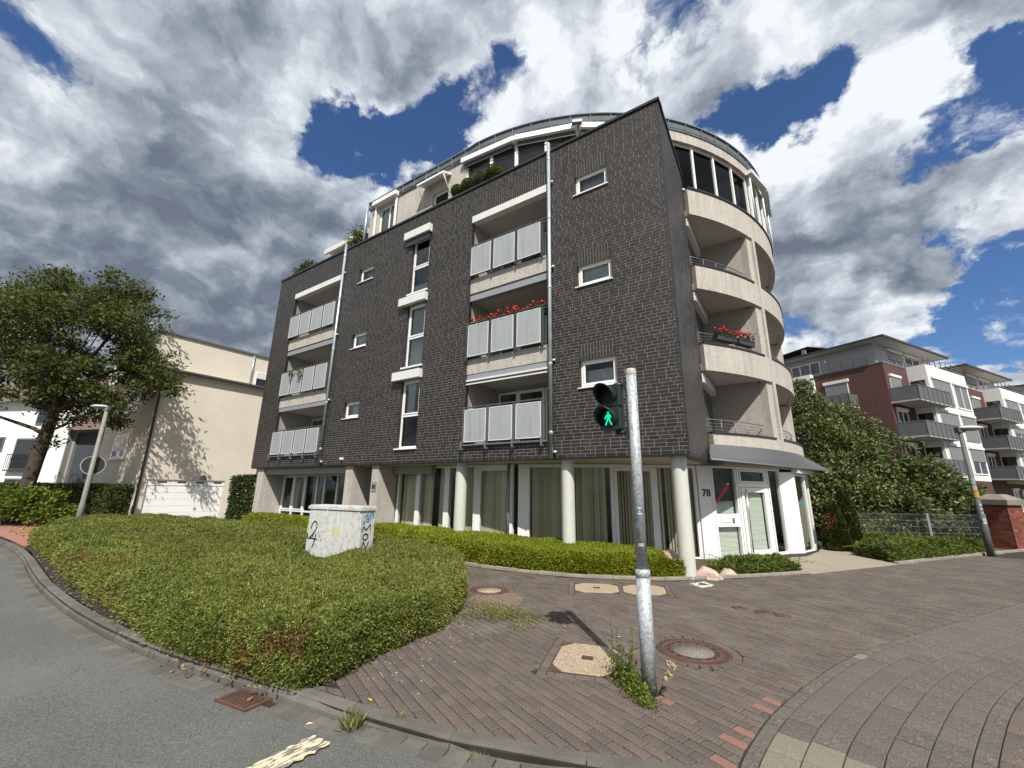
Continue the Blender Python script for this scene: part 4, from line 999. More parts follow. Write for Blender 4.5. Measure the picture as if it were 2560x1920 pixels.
def ccw(p):
    s = sum(p[i][0]*p[(i+1) % len(p)][1]-p[(i+1) % len(p)][0]*p[i][1] for i in range(len(p))); return p if s > 0 else p[::-1]
def inview(c):
    d = np.array((c[0], c[1], 0))-CAM; z = d@_fw
    return z > 0.3 and abs(d@_R)/z < 1.26 and abs(d@_U)/z < 0.95
REDS = [(1.34, -4.63), (1.17, -5.42), (1.14, -5.72), (1.27, -4.87), (1.25, -5.33), (0.56, -5.20)]
redset = set()
for r in REDS: redset.add(min(range(len(pieces)), key=lambda i: np.linalg.norm(pieces[i][0]-np.array(r)) if parea(pieces[i][1]) > 0.006 else 9))
order = sorted(range(len(pieces)), key=lambda i: -(farea((pieces[i][0][0], pieces[i][0][1], 0), parea(pieces[i][1]), 1, (0, 0, 1)) if inview(pieces[i][0]) else 0))
m = MB(); hu, hv = PLn/2-0.0042, PWd/2-0.0042; m.prism([(-hu, -hv), (hu, -hv), (hu, hv), (-hu, hv)], -0.05, 0.0, cham=0.003); o = m.build('paver', M_pav1, None, attr=False); PME = o.data; bpy.data.objects.remove(o)
PMR = PME.copy(); PMR.materials.clear(); PMR.materials.append(M_pavred)
rest = MB(); tanb = MB()
for rank, i in enumerate(order):
    c, poly, full = pieces[i]; z = random.uniform(-0.002, 0.002); tan_ = np.hypot(c[0]+2.5, c[1]+3.30) < 0.42 and c[0] > -2.95 or np.hypot(c[0]+2.15, c[1]+3.62) < 0.22
    if rank < 300 or i in redset:
        if full:
            o = bpy.data.objects.new('paver', PMR if i in redset else PME); COL.objects.link(o); o.parent = PAV; o.location = (c[0], c[1], z); o.rotation_euler = (random.uniform(-.006, .006), random.uniform(-.006, .006), PA+random.uniform(-.008, .008))
        else:
            m = MB(); m.prism([(x-c[0], y-c[1]) for x, y in ccw(poly)], -0.05, 0.0, cham=0.003); o = m.build('paver', M_pavred if i in redset else M_pav1, PAV, attr=False); o.location = (c[0], c[1], z)
    elif tan_: tanb.prism(ccw(poly), -0.03, z, cham=0.003)
    else: rest.prism(ccw(poly), -0.03, z, rnd=random.random(), cham=0.003 if np.hypot(*(c-CAM[:2])) < 8 else 0)
rest.build('paving', M_pav, PAV, 'stuff'); tanb.build('tan_paving', M_pavtan, PAV, 'stuff')
# curved slab path on the right
FP = MB(); FP.add([(x, y, -0.010) for x, y in [(1.2, -6.2), (1.22, -5.62), (1.44, -4.58), (1.9, -3.21), (3.06, -1.02), (4.68, 1.84), (10.4, 11.5), (16, 21), (30, 30), (30, -8)]], [tuple(range(10))])
FPO = FP.build('footpath', M_joint, None, 'structure')
AP = resample(ARC, 0.05); AN = normals(AP); offs = [0.006, 0.10, 0.30, 0.50, 0.69, 0.88, 1.07, 1.18, 1.32, 1.47]
TAN = [(1.52, -5.33), (1.72, -5.27), (2.13, -2.92), (1.48, -5.62), (1.70, -5.55), (1.90, -5.5)]; ns = 0; far = MB()
for r in range(len(offs)-1):
    st = 6 if 0 < r < 6 else 4; i = random.randint(0, 3)
    while i+st < len(AP):
        j = i+st; o0_, o1_ = offs[r]+0.004, offs[r+1]-0.004
        A_ = [AP[k]-AN[k]*o0_ for k in (i, (i+j)//2, j)]; B_ = [AP[k]-AN[k]*o1_ for k in (j, (i+j)//2, i)]
        d = (AP[j]-AP[i])/np.linalg.norm(AP[j]-AP[i])*0.004; A_[0] = A_[0]+d; A_[2] = A_[2]-d; B_[0] = B_[0]-d; B_[2] = B_[2]+d
        c = (A_[1]+B_[1])/2; poly = ccw([tuple(p) for p in A_+B_]); zt = 0.002+random.uniform(-.002, .002)
        if c[1] > 16: break
        dist = np.hypot(*(c-CAM[:2]))
        if dist < 11 and ns < 296 and inview(c):
            m = MB(); m.prism([(x-c[0], y-c[1]) for x, y in poly], -0.05, zt, cham=0.003)
            mm_ = M_slabtan if min(np.hypot(c[0]-x, c[1]-y) for x, y in TAN) < 0.11 else (M_pav1 if r > 6 else M_slab)
            o = m.build('slab', mm_, FPO, attr=False); o.location = (c[0], c[1], 0); ns += 1
        elif dist > 2.5: far.prism(poly, -0.03, zt, rnd=random.random())
        i = j
far.build('slabs', mat('grey_slab_far', SB[0][1], 0.9, rnd=SB, var=0.10, vscale=2, speck=0.42, spscale=90, fleck=0.5, flscale=75), FPO, 'stuff')
g = MB(); g.prism([(p-n*1.48)[0:2].tolist() for p, n in zip(AP[::8], AN[::8])]+[(30, 24), (30, -6)], -0.03, 0.0); g.build('paving', mat('far_paving', (0.088, 0.078, 0.07), 0.9, var=0.12, vscale=2, speck=0.3, spscale=120), FPO, 'stuff')
# edging stones along the planted strips, entrance path
EDB = MB(); E1 = smoothline(BEDK, 1); E2 = smoothline(BEDK2, 1)
for pl in (E1, E2):
    P_ = resample(pl, 0.3); Q_ = normals(P_)
    for p, q, n0, n1 in zip(P_[:-1], P_[1:], Q_[:-1], Q_[1:]): EDB.prism([tuple(p), tuple(q), tuple(q+n1*0.08), tuple(p+n0*0.08)], -0.1, 0.0)
EDG = EDB.build('edging', M_joint, None, 'structure')
for pl in (E1, E2):
    P_ = resample(pl, 0.5)
    for p, q in zip(P_[:-1], P_[1:]):
        d = (q-p)/np.linalg.norm(q-p); n_ = np.array((-d[1], d[0])); m = MB(); m.prism([tuple(p+d*.004), tuple(q-d*.004), tuple(q-d*.004+n_*.09), tuple(p+d*.004+n_*.09)], -0.08, 0.065+random.uniform(-.006, .006), cham=0.008); m.build('edging_stone', mat('edging_concrete', (0.26, 0.235, 0.19), 0.95, var=0.2, vscale=5, speck=0.2, bump=0.4, stain=(0.11, 0.10, 0.08), sscale=3, samt=0.4), EDG, attr=False)
g = MB(); g.prism([(1.80, 2.56), (3.66, 5.52), (3.2, 7.2), (2.9, 9.0), (2.2, 9.0), (2.1, 7.2), (1.75, 5.6), (1.0, 4.7), (0.3, 3.6), (0.2, 3.2)], -0.03, 0.008); g.build('path', M_conc, None, 'structure')
g = MB(); g.prism([(-19, 1.2), (-18.9, -0.9), (-10, -0.9)]+[tuple(p) for p in np.array(E1)]+[(1.6, 2.75), (0.7, 3.2), (0.0, 3.5), (-2.2, 2.3), (-4.8, 1.15), (-10, 1.0)], -0.02, 0.012); g.build('planting_soil', M_soil, None, 'structure')
g = MB(); g.prism([(3.7, 5.6)]+[tuple(np.array(p)+np.array((-0.06, 0.04))) for p in BEDK2[1:]]+[(9, 18), (3, 18), (2.6, 8.6)], -0.02, 0.012); g.build('planting_soil', M_soil, None, 'structure')
g = MB(); g.prism([(-21.5, -6.55), (-18.5, -6.52), (-16.3, -6.55), (-16.2, -5.6), (-19.5, -5.0), (-24.3, -4.6), (-40, -5.0), (-40, -8.2), (-26, -7.0)], -0.02, 0.006); g.build('path', mat('red_path', (0.30, 0.135, 0.105), 0.9, var=0.12, vscale=1.5, speck=0.2, spscale=60), None, 'structure')
g = MB(); g.prism([(-24.4, -4.2), (-19.6, -4.6), (-18.5, -1.0), (-19, 4), (-24.4, 4)], -0.02, 0.004); g.build('driveway', mat('drive_paving', (0.16, 0.14, 0.125), 0.9, var=0.15), None, 'structure')

# ------------------------------------------------------------------ covers and caps in the paving
def round_cover(name, label, c, r, ri, mi, fine=True):
    t = thing(name, label, 'manhole cover' if r > 0.2 else 'valve cap', (c[0], c[1], 0))
    b = MB(); b.lathe([(r, -0.05), (r, 0.002), (r*0.93, 0.005), (r*0.90, -0.001), (r*0.84, 0.005), (r*0.80, 0.004), (r*0.785, -0.004), (r*0.77, 0.004), (ri*1.03, 0.005), (ri*1.01, -0.002), (ri*0.99, -0.002)], c[0], c[1], 48)
    b.build('ring', M_rust, t)
    if fine:
        b = MB(); n = 56
        for i in range(n):
            a = 2*PI*i/n; b.at(c[0]+r*0.945*math.cos(a), c[1]+r*0.945*math.sin(a), math.degrees(a)); b.box(-0.028, 0.014, -0.006, 0.006, 0.003, 0.0085)
        b.build('ribs', M_rust, t, 'stuff')
        b = MB(); n = 16; rr = (r*0.77+ri)/2
        for i in range(n):
            a = 2*PI*i/n; b.at(c[0]+rr*math.cos(a), c[1]+rr*math.sin(a), math.degrees(a)); b.box(-0.012, 0.012, -0.022, 0.022, 0.004, 0.0065)
        b.build('vent_holes', M_black, t, 'stuff')
    b = MB(); b.lathe([(ri*0.99, -0.02), (ri*0.99, 0.003), (0.001, 0.004)], c[0], c[1], 32); b.build('concrete_core', mi, t)
    return t
round_cover('manhole_cover', 'round manhole cover with pale concrete core beside the shrub bed', MAN[0][0], MAN[0][1], 0.21, M_wash, False)
round_cover('manhole_cover', 'large rusty manhole cover with a grey pebbled core right of the signal pole', MAN[1][0], MAN[1][1], 0.215, M_washg)
for i, lb in ((2, 'small rusty valve cap, leftmost of the three in a row'), (3, 'biggest rusty valve cap, in the middle of the row of three'), (4, 'small rusty valve cap, rightmost of the three in a row')):
    c, r = MAN[i]; t = thing('valve_cap', lb, 'valve cap', (c[0], c[1], 0), 'valve caps in the paving')
    b = MB(); b.lathe([(r, -0.04), (r, 0.004), (r*0.86, 0.006), (r*0.83, 0.001), (r*0.8, 0.006), (r*0.25, 0.010), (r*0.22, 0.004), (0.001, 0.004)], c[0], c[1], 28); b.build('lid', M_rust, t)
    b = MB(); b.box(c[0]-r*0.18, c[0]+r*0.18, c[1]-0.012, c[1]+0.012, 0.008, 0.016); b.build('lug', M_rust, t)
for q, lb, gr in zip(SQC, ('square concrete cover with a slotted vent, left one of the touching pair by the hedge', 'square concrete cover without vent, right one of the pair by the hedge', 'big pale square concrete cover in the shadow of the signal pole'), (True, False, True)):
    c = np.mean(np.array(q), 0); t = thing('access_cover', lb, 'manhole cover', (c[0], c[1], 0))
    b = MB(); b.prism(ccw(q), -0.05, 0.003); b.build('frame', M_rust, t)
    k = 0.20; oc = []
    Q = [c+(np.array(p)-c)*0.965 for p in ccw(q)]
    for i in range(4): oc += [tuple(Q[i]+(Q[(i-1) % 4]-Q[i])*k), tuple(Q[i]+(Q[(i+1) % 4]-Q[i])*k)]
    b = MB(); b.prism(ccw(oc), -0.02, 0.008, cham=0.004); b.build('slab', M_wash, t)
    if gr:
        e0 = (Q[1]-Q[0])/np.linalg.norm(Q[1]-Q[0]); a_ = math.degrees(math.atan2(e0[1], e0[0])); b = MB().at(c[0], c[1], a_); b.box(-0.06, 0.06, -0.05, 0.05, 0.006, 0.0095); b.build('vent', M_black, t)
        b = MB().at(c[0], c[1], a_)
        for i in range(5): b.box(-0.06, 0.06, -0.05+i*0.022, -0.038+i*0.022, 0.0097, 0.012)
        b.build('bar', M_rust, t)
t = thing('hydrant_cap', 'dark round cap set in white mosaic cobbles at the foot of the corner column', 'valve cap', (0.03, -0.08, 0))
b = MB(); rg = random.Random(4); c0 = np.mean(np.array(COB), 0)
for i in range(7):
    for j in range(7):
        u, v = (i+0.5)/7, (j+0.5)/7; p = (np.array(COB[0])*(1-u)+np.array(COB[1])*u)*(1-v)+(np.array(COB[3])*(1-u)+np.array(COB[2])*u)*v
        if np.linalg.norm(p-c0) < 0.085: continue
        b.at(p[0], p[1], rg.uniform(-15, 15)); s = 0.022+rg.random()*0.006; b.prism([(-s, -s), (s, -s*0.9), (s*0.9, s), (-s, s*0.95)], -0.03, 0.003+rg.random()*0.004, 0, rg.random(), cham=0.005)
b.build('cobbles', mat('white_cobble', (0.5, 0.48, 0.44), 0.8, rnd=[(0, (0.2, 0.19, 0.17)), (0.4, (0.42, 0.40, 0.36)), (1, (0.6, 0.58, 0.53))], var=0.1), t)
b = MB(); b.lathe([(0.078, -0.02), (0.078, 0.008), (0.06, 0.009), (0.057, 0.003), (0.001, 0.003)], c0[0], c0[1], 24); b.build('lid', M_dark, t)

# ------------------------------------------------------------------ pedestrian signal
SG = thing('pedestrian_signal', 'galvanised pole with a dark two-lamp pedestrian signal showing the green walking figure', 'traffic light', (0.45, -5.09, 0))
b = MB(); b.tube([(0.45, -5.09, -0.02), (0.45, -5.09, 0.93)], 0.064, 24); b.lathe([(0.064, 0.93), (0.069, 0.935), (0.069, 0.985), (0.052, 1.0)], 0.45, -5.09, 24); b.tube([(0.45, -5.09, 0.99), (0.45, -5.09, 2.905)], 0.052, 24); b.build('pole', M_galv, SG)
b = MB(); b.lathe([(0.0545, 2.885), (0.0545, 2.935), (0.045, 2.945), (0.001, 2.948)], 0.45, -5.09, 24); b.build('cap', mat('worn_cap', (0.42, 0.40, 0.37), 0.6, var=0.2, vscale=25, stain=(0.16, 0.12, 0.09), sscale=20, samt=0.7), SG)
HX, HY, HA = 0.243, -5.16, -7.0
b = MB().at(HX, HY, HA)
b.box(-0.105, 0.105, -0.06, 0.075, 2.545, 2.765); b.box(-0.105, 0.105, -0.06, 0.075, 2.305, 2.530); b.box(-0.099, 0.099, -0.05, 0.07, 2.53, 2.545)
b.box(0.105, 0.112, -0.055, 0.05, 2.555, 2.755); b.box(0.105, 0.112, -0.055, 0.05, 2.315, 2.52)
HEAD = b.build('signal_head', M_sigg, SG)
for z, nm in ((2.655, 'red'), (2.418, 'green')):
    b = MB().at(HX, HY, HA); n = 26; vs = []; fs = []; r0, r1 = 0.098, 0.103
    for i in range(n+1):
        a = rad(-46+272*i/n); dep = 0.05+0.13*max(0, math.sin(a)*0.55+0.45)**0.9
        for r, yy in ((r0, -0.06), (r0, -0.06-dep), (r1, -0.06-dep), (r1, -0.06)): vs.append((r*math.cos(a), yy, z+r*math.sin(a)))
    for i in range(n):
        p = i*4; q = p+4
        for j in range(4): fs.append((p+j, p+(j+1) % 4, q+(j+1) % 4, q+j))
    b.add(vs, fs, 0, 0.5, True); b.build('visor', M_sigg, HEAD)
    b = MB().at(HX, HY, HA); vs = [(0, -0.066, z)]+[(0.095*math.cos(2*PI*k/28), -0.062, z+0.095*math.sin(2*PI*k/28)) for k in range(28)]; b.add(vs, [(0, 1+(k+1) % 28, 1+k) for k in range(28)]); b.build('lens', M_sigb, HEAD)
zc = 2.416; fig = MB().at(HX, HY, HA); S = 0.062; y = -0.072
def fp(pts): fig.add([(x*S, y, zc+z*S) for x, z in pts], [tuple(range(len(pts)))])
fp([(0.19*math.cos(t*PI/6)+0.02, 0.98+0.19*math.sin(t*PI/6)) for t in range(12)])
fp([(-0.26, 0.70), (-0.10, 0.74), (0.22, 0.74), (0.40, 0.66), (0.30, 0.30), (0.28, -0.06), (-0.24, -0.06), (-0.16, 0.30)])
fp([(-0.26, 0.70), (-0.16, 0.36), (-0.42, 0.10), (-0.54, -0.10), (-0.72, -0.02), (-0.55, 0.32)]); fp([(0.40, 0.66), (0.58, 0.30), (0.55, 0.02), (0.40, 0.00), (0.42, 0.26), (0.28, 0.46)])
fp([(-0.24, -0.06), (0.06, -0.06), (-0.14, -0.52), (-0.36, -1.12), (-0.60, -1.06), (-0.40, -0.50)]); fp([(0.02, -0.06), (0.28, -0.06), (0.44, -0.46), (0.72, -1.04), (0.50, -1.12), (0.20, -0.56)])
fig.build('walking_figure', M_green, HEAD)
b = MB(); hx = np.array((HX, HY)); pxy = np.array((0.45, -5.09))
for z in (2.785, 2.282):
    e1 = hx+np.array((math.cos(rad(HA)), math.sin(rad(HA))))*0.05+np.array((0.02, 0.06))
    b.tube([(e1[0], e1[1], z), (pxy[0]-0.03, pxy[1]-0.01, z)], 0.018, 8); b.lathe([(0.001, z-0.02), (0.05, z-0.02), (0.05, z+0.014), (0.001, z+0.02)], e1[0], e1[1], 14); b.box(pxy[0]-0.075, pxy[0]-0.045, pxy[1]-0.04, pxy[1]+0.03, z-0.06, z+0.03)
b.build('bracket', M_sigg, SG)
def pole_patch(name, parent, cx, cy, r, ang, w, z0, z1, m, n=8):
    b = MB(); vs = []; fs = []
    for i in range(n+1):
        a = rad(ang)-w/r/2+w/r*i/n; vs += [(cx+r*math.cos(a), cy+r*math.sin(a), z0), (cx+r*math.cos(a), cy+r*math.sin(a), z1)]
    for i in range(n): fs.append((2*i, 2*i+2, 2*i+3, 2*i+1))
    b.add(vs, fs); return b.build(name, m, parent)
def pole_disc(name, parent, cx, cy, r, ang, rr, z, m, ri=0.0, n=24):
    b = MB(); vs = []; fs = []
    for i in range(n):
        t = 2*PI*i/n
        for q in (ri, rr): a = rad(ang)+q*math.cos(t)/r; vs.append((cx+r*math.cos(a), cy+r*math.sin(a), z+q*math.sin(t)))
    for i in range(n): k = (i+1) % n; fs.append((2*i, 2*i+1, 2*k+1, 2*k))
    b.add(vs, fs); return b.build(name, m, parent)
M_stk = mat('sticker_white', (0.55, 0.58, 0.62), 0.5); M_stkb = mat('sticker_blue', (0.10, 0.13, 0.20), 0.5)
pole_disc('sticker', SG, 0.45, -5.09, 0.0528, -66, 0.040, 1.52, M_stk); pole_disc('sticker', SG, 0.45, -5.09, 0.0534, -66, 0.039, 1.52, M_stkb, 0.033); pole_disc('sticker', SG, 0.45, -5.09, 0.0534, -66, 0.021, 1.52, M_stkb, 0.014); pole_disc('sticker', SG, 0.45, -5.09, 0.0534, -62, 0.007, 1.524, M_stkb, 0.0)
pole_patch('sticker', SG, 0.45, -5.09, 0.0528, -100, 0.03, 1.36, 1.42, M_stkb); pole_patch('sticker', SG, 0.45, -5.09, 0.0528, -70, 0.05, 1.20, 1.23, mat('scuff', (0.30, 0.31, 0.32), 0.6))

# ------------------------------------------------------------------ street cabinet with graffiti
CB = thing('utility_cabinet', 'pale grey utility cabinet with black graffiti standing in the shrub bed', 'utility cabinet', (-7.0, -3.1, 0))
CT = (-7.78, -3.44, math.cos(rad(8.5)), math.sin(rad(8.5))); CW, CDp, CZ = 1.60, 0.42, 1.29
M_cab = mat('cabinet_paint', (0.52, 0.53, 0.51), 0.75, var=0.10, vscale=4, stain=(0.25, 0.24, 0.22), sscale=9, samt=0.8, streak=0.25, speck=0.1, spscale=60)
b = MB(); b.T = CT; b.box(0.02, CW-0.02, 0.02, CDp-0.02, -0.05, 0.17); b.build('plinth', mat('cabinet_plinth', (0.36, 0.36, 0.34), 0.9, var=0.2, vscale=6), CB)
b = MB(); b.T = CT; b.box(0, CW, 0.012, CDp, 0.17, 1.20); b.build('housing', M_cab, CB)
b = MB(); b.T = CT; b.box(-0.025, CW+0.025, -0.03, CDp+0.02, 1.205, 1.27); b.box(0.0, CW, 0.0, CDp, 1.27, 1.295); b.build('roof', M_cab, CB)
for x0, x1 in ((0.015, 0.575), (0.615, 0.895), (0.905, 1.52)):
    b = MB(); b.T = CT; b.box(x0, x1, -0.006, 0.012, 0.19, 1.19); b.build('door', M_cab, CB)
for x0, x1, y0 in ((0.58, 0.61, -0.022), (1.525, 1.56, -0.012), (0.894, 0.906, -0.010)): b = MB(); b.T = CT; b.box(x0, x1, y0, 0.012, 0.18, 1.20); b.build('mullion', M_cab, CB)
M_lab = mat('faded_label', (0.52, 0.46, 0.24), 0.7, var=0.1)
for x0, x1 in ((0.785, 0.875), (0.925, 1.015), (0.0, 0.05)):
    b = MB(); b.T = CT; b.box(x0, x1, -0.009, -0.007, 0.66, 0.86); b.build('label', M_lab, CB)
def strokes(name, lines, wd, T, m, y0, side=False):
    b = MB(); b.T = T
    for ln in lines:
        for (x0, z0), (x1, z1) in zip(ln[:-1], ln[1:]):
            dx, dz = x1-x0, z1-z0; L = math.hypot(dx, dz) or 1; nx, nz = -dz/L*wd/2, dx/L*wd/2; ex, ez = dx/L*wd*0.35, dz/L*wd*0.35
            b.add([(x0-ex+nx, y0, z0-ez+nz), (x0-ex-nx, y0, z0-ez-nz), (x1+ex-nx, y0, z1+ez-nz), (x1+ex+nx, y0, z1+ez+nz)], [(0, 1, 2, 3)]); y0 -= 0.00006
    return b.build(name, m, CB)
M_ink = mat('graffiti_black', (0.012, 0.012, 0.013), 0.5)
strokes('graffiti', [[(0.12, 0.78), (0.15, 0.88), (0.22, 0.94), (0.29, 0.90), (0.30, 0.80), (0.24, 0.70), (0.14, 0.60), (0.08, 0.555), (0.16, 0.565), (0.30, 0.545), (0.34, 0.555)], [(0.23, 0.70), (0.19, 0.60)], [(0.29, 0.66), (0.285, 0.56), (0.25, 0.44), (0.22, 0.38)], [(0.03, 0.66), (0.045, 0.56)]], 0.030, CT, M_ink, -0.010)
strokes('graffiti', [[(0.38, 0.62), (0.39, 0.60)], [(0.43, 0.64), (0.435, 0.60)], [(0.40, 0.54), (0.41, 0.52)], [(0.46, 0.56), (0.465, 0.53)]], 0.015, CT, M_ink, -0.011)
strokes('graffiti', [[(0.01, 0.185), (0.4, 0.165), (0.62, 0.15), (0.86, 0.145)], [(0.78, 0.16), (0.90, 0.19)]], 0.018, CT, M_ink, -0.014)
ST = (CT[0]+CW*CT[2], CT[1]+CW*CT[3], -CT[3], CT[2])
strokes('graffiti', [[(0.06, 0.76), (0.10, 0.87), (0.18, 0.79), (0.29, 0.91), (0.30, 0.78)], [(0.17, 0.72), (0.10, 0.68), (0.11, 0.61), (0.19, 0.585), (0.25, 0.63), (0.23, 0.70), (0.15, 0.72)], [(0.07, 0.42), (0.13, 0.55), (0.22, 0.40), (0.28, 0.55)], [(0.28, 0.34), (0.16, 0.35), (0.09, 0.31), (0.16, 0.25), (0.26, 0.22), (0.28, 0.15), (0.19, 0.10), (0.08, 0.12)]], 0.026, ST, M_ink, -0.004)
strokes('graffiti', [[(0.10, 1.06), (0.20, 1.14), (0.16, 1.0), (0.26, 1.10), (0.30, 1.16), (0.26, 1.02)], [(0.28, 1.15), (0.38, 1.12), (0.33, 1.03), (0.36, 1.16)], [(0.06, 0.93), (0.12, 0.96), (0.07, 0.98), (0.12, 0.91)], [(0.16, 0.98), (0.24, 0.96), (0.2, 1.04), (0.27, 1.0)]], 0.022, ST, mat('graffiti_blue', (0.07, 0.22, 0.42), 0.5), -0.004)

# ------------------------------------------------------------------ street lamps and sign
def lamp(name, label, x, y, h, r0, r1, hd, m):
    t = thing(name, label, 'street lamp', (x, y, 0))
    b = MB(); b.tube([(x, y, -0.1), (x, y, 0.9), (x, y, 0.95), (x, y, h-0.12)], [r0, r0, r0*0.86, r1], 14); b.build('pole', m, t)
    d = np.array(hd)/np.linalg.norm(hd); ang = math.degrees(math.atan2(d[1], d[0]))
    b = MB().at(x, y, ang); vs = []; fs = []; nu_, nv_ = 18, 8
    for i in range(nv_+1):
        ph = -PI/2+PI*i/nv_
        for k in range(nu_):
            th = 2*PI*k/nu_; zz_ = math.sin(ph); vs.append((0.30+0.36*math.cos(ph)*math.cos(th), 0.25*math.cos(ph)*math.sin(th), h-0.06+(0.085 if zz_ > 0 else 0.055)*zz_))
    for i in range(nv_):
        for k in range(nu_): fs.append((i*nu_+k, i*nu_+(k+1) % nu_, (i+1)*nu_+(k+1) % nu_, (i+1)*nu_+k))
    b.add(vs, fs, 0, 0.5, True); b.build('lamp_head', mat('lamp_shell', (0.50, 0.52, 0.53), 0.45, var=0.1), t)
    b = MB().at(x, y, ang); b.box(-0.09, 0.09, -0.075, 0.075, h-0.20, h-0.03); b.build('collar', m, t)
    b = MB().at(x, y, ang); b.lathe([(0.22, h-0.115), (0.16, h-0.135), (0.001, h-0.14)], 0.30, 0.0, 16); b.build('diffuser', mat('lamp_diffuser', (0.42, 0.42, 0.40), 0.3), t)
    return t
lamp('street_lamp', 'grey street lamp at the left end of the shrub bed carrying a round sign', -21.61, -4.5, 4.85, 0.095, 0.062, (-0.83, -0.556), mat('lamp_grey', (0.20, 0.20, 0.185), 0.6, var=0.15, vscale=6, streak=0.15))
LR = lamp('street_lamp', 'sticker covered dark green street lamp leaning by the wire fence', 6.29, 9.47, 3.84, 0.088, 0.055, (0.83, 0.45), mat('lamp_green', (0.085, 0.095, 0.085), 0.6, var=0.2, vscale=5, streak=0.2))
for z0, z1, c, w_, an in ((2.05, 2.25, (0.30, 0.42, 0.45), 0.07, -95), (1.86, 2.03, (0.55, 0.36, 0.25), 0.075, -92), (1.66, 1.84, (0.52, 0.33, 0.04), 0.09, -85), (1.42, 1.48, (0.5, 0.5, 0.5), 0.05, -70), (1.30, 1.36, (0.42, 0.45, 0.5), 0.05, -72), (1.18, 1.24, (0.48, 0.42, 0.2), 0.045, -72), (0.98, 1.07, (0.4, 0.47, 0.6), 0.06, -75), (0.90, 0.97, (0.55, 0.57, 0.6), 0.06, -72)):
    pole_patch('sticker', LR, 6.29, 9.47, 0.094 if z0 < 1 else 0.082, an, w_*1.4, z0, z1, mat('sticker_%d' % int(z0*100), tuple(0.75*q for q in c), 0.6))
sx, sy = -21.61-0.83*0.0+(-0.556)*0.10, -4.5+0.083
t = thing('round_sign', 'back of a round traffic sign on the left street lamp', 'traffic sign', (-21.67, -4.41, 2.42))
vd = np.array((-21.61-CAM[0], -4.5-CAM[1])); vd /= np.linalg.norm(vd); ang = math.degrees(math.atan2(vd[1], vd[0]))-90
b = MB().at(-21.61+vd[0]*0.10, -4.5+vd[1]*0.10, ang+8); n = 40
b.add([(0.36*math.cos(2*PI*k/n)+0.02, y_, 2.42+0.36*math.sin(2*PI*k/n)) for y_ in (0.0, 0.02) for k in range(n)], [tuple(range(n-1, -1, -1)), tuple(range(n, 2*n))]+[(k, (k+1) % n, n+(k+1) % n, n+k) for k in range(n)]); b.build('disc', mat('sign_back', (0.030, 0.031, 0.033), 0.55), t)
b = MB().at(-21.61+vd[0]*0.10, -4.5+vd[1]*0.10, ang+8); vs = []
for k in range(n):
    for r, y_ in ((0.345, -0.006), (0.375, -0.006), (0.375, 0.026)): vs.append((r*math.cos(2*PI*k/n)+0.02, y_, 2.42+r*math.sin(2*PI*k/n)))
fs = []
for k in range(n): j = (k+1) % n; fs += [(3*k, 3*k+1, 3*j+1, 3*j), (3*k+1, 3*k+2, 3*j+2, 3*j+1)]
b.add(vs, fs); b.build('rim', mat('sign_rim', (0.42, 0.43, 0.44), 0.5, metal=0.4), t)

# ------------------------------------------------------------------ beige house on the left
BH = thing('beige_house', 'beige rendered house with a wide white garage door left of the clinker block', 'house', (-24.5, 1, 0))
M_bei = mat('beige_render', (0.64, 0.585, 0.485), 0.95, var=0.06, vscale=0.8, bump=0.6, bscale=40, speck=0.08, spscale=40, streak=0.05, stain=(0.52, 0.475, 0.39), sscale=0.9, samt=0.25)
b = MB().at(-24.5, -2.2, 90); b.box(0, 0.35, 0.0, 0.3, -0.3, 7.42); b.box(3.75, 9.5, 0.0, 0.3, -0.3, 7.42); b.box(0.35, 3.75, 0.0, 0.3, 1.95, 7.42); b.box(0.0, 9.5, 0.3, 7.7, -0.3, 7.42); b.build('wall', M_bei, BH)
b = MB().at(-25.05, -2.55, 90); b.box(0, 9.5, 0, 7.0, 7.43, 9.52); b.build('attic_wall', M_bei, BH)
b = MB().at(-25.05, -2.55, 90); b.box(-0.08, 9.5, -0.10, 7.1, 9.52, 9.62); b.build('roof_edge', M_grey, BH)
b = MB().at(-24.5, -2.2, 90); b.box(-0.25, 9.5, -0.28, -0.0, 7.42, 7.52); b.box(-0.3, -0.02, -0.30, 0.35, 7.30, 7.55); b.build('gutter', mat('dark_gutter', (0.075, 0.085, 0.088), 0.5, metal=0.2), BH)
b = MB().at(-24.5, -2.2, 90); b.tube([(0.10, -0.07, 7.35), (0.06, -0.06, 7.1), (0.06, -0.06, -0.2)], 0.055, 8); b.build('drainpipe', mat('house_pipe', (0.06, 0.065, 0.07), 0.5, metal=0.3), BH)
b = MB().at(-25.05, -2.55, 90); b.tube([(4.7, -0.06, 9.45), (4.7, -0.06, 7.55)], 0.05, 8); b.build('drainpipe', M_zinc, BH)
b = MB().at(-24.5, -2.2, 90); b.box(0.36, 3.74, 0.06, 0.29, 1.66, 1.95); GD = b.build('garage_door', M_white, BH)
for i in range(6):
    b = MB().at(-24.5, -2.2, 90); b.box(0.37, 3.73, 0.08, 0.12, -0.3+i*0.325, -0.3+i*0.325+0.318); b.build('panel', M_white, GD)
b = MB().at(-24.5, -2.2, 90)
for i in range(4): b.box(0.78+i*0.82, 1.16+i*0.82, 0.045, 0.058, 1.80, 1.86)
b.build('vent', M_black, GD)
b = MB().at(-24.5, -2.2, 90); b.box(2.55, 2.80, -0.12, 0.0, 1.98, 2.10); b.box(2.60, 2.75, -0.09, 0.0, 2.10, 2.20); b.build('wall_lamp', M_grey, BH)
b = MB().at(-25.05, -2.55, 90); b.frame(4.95, 6.2, -0.03, -0.002, 7.55, 8.55, 0.08); o = b.build('window', M_white, BH)
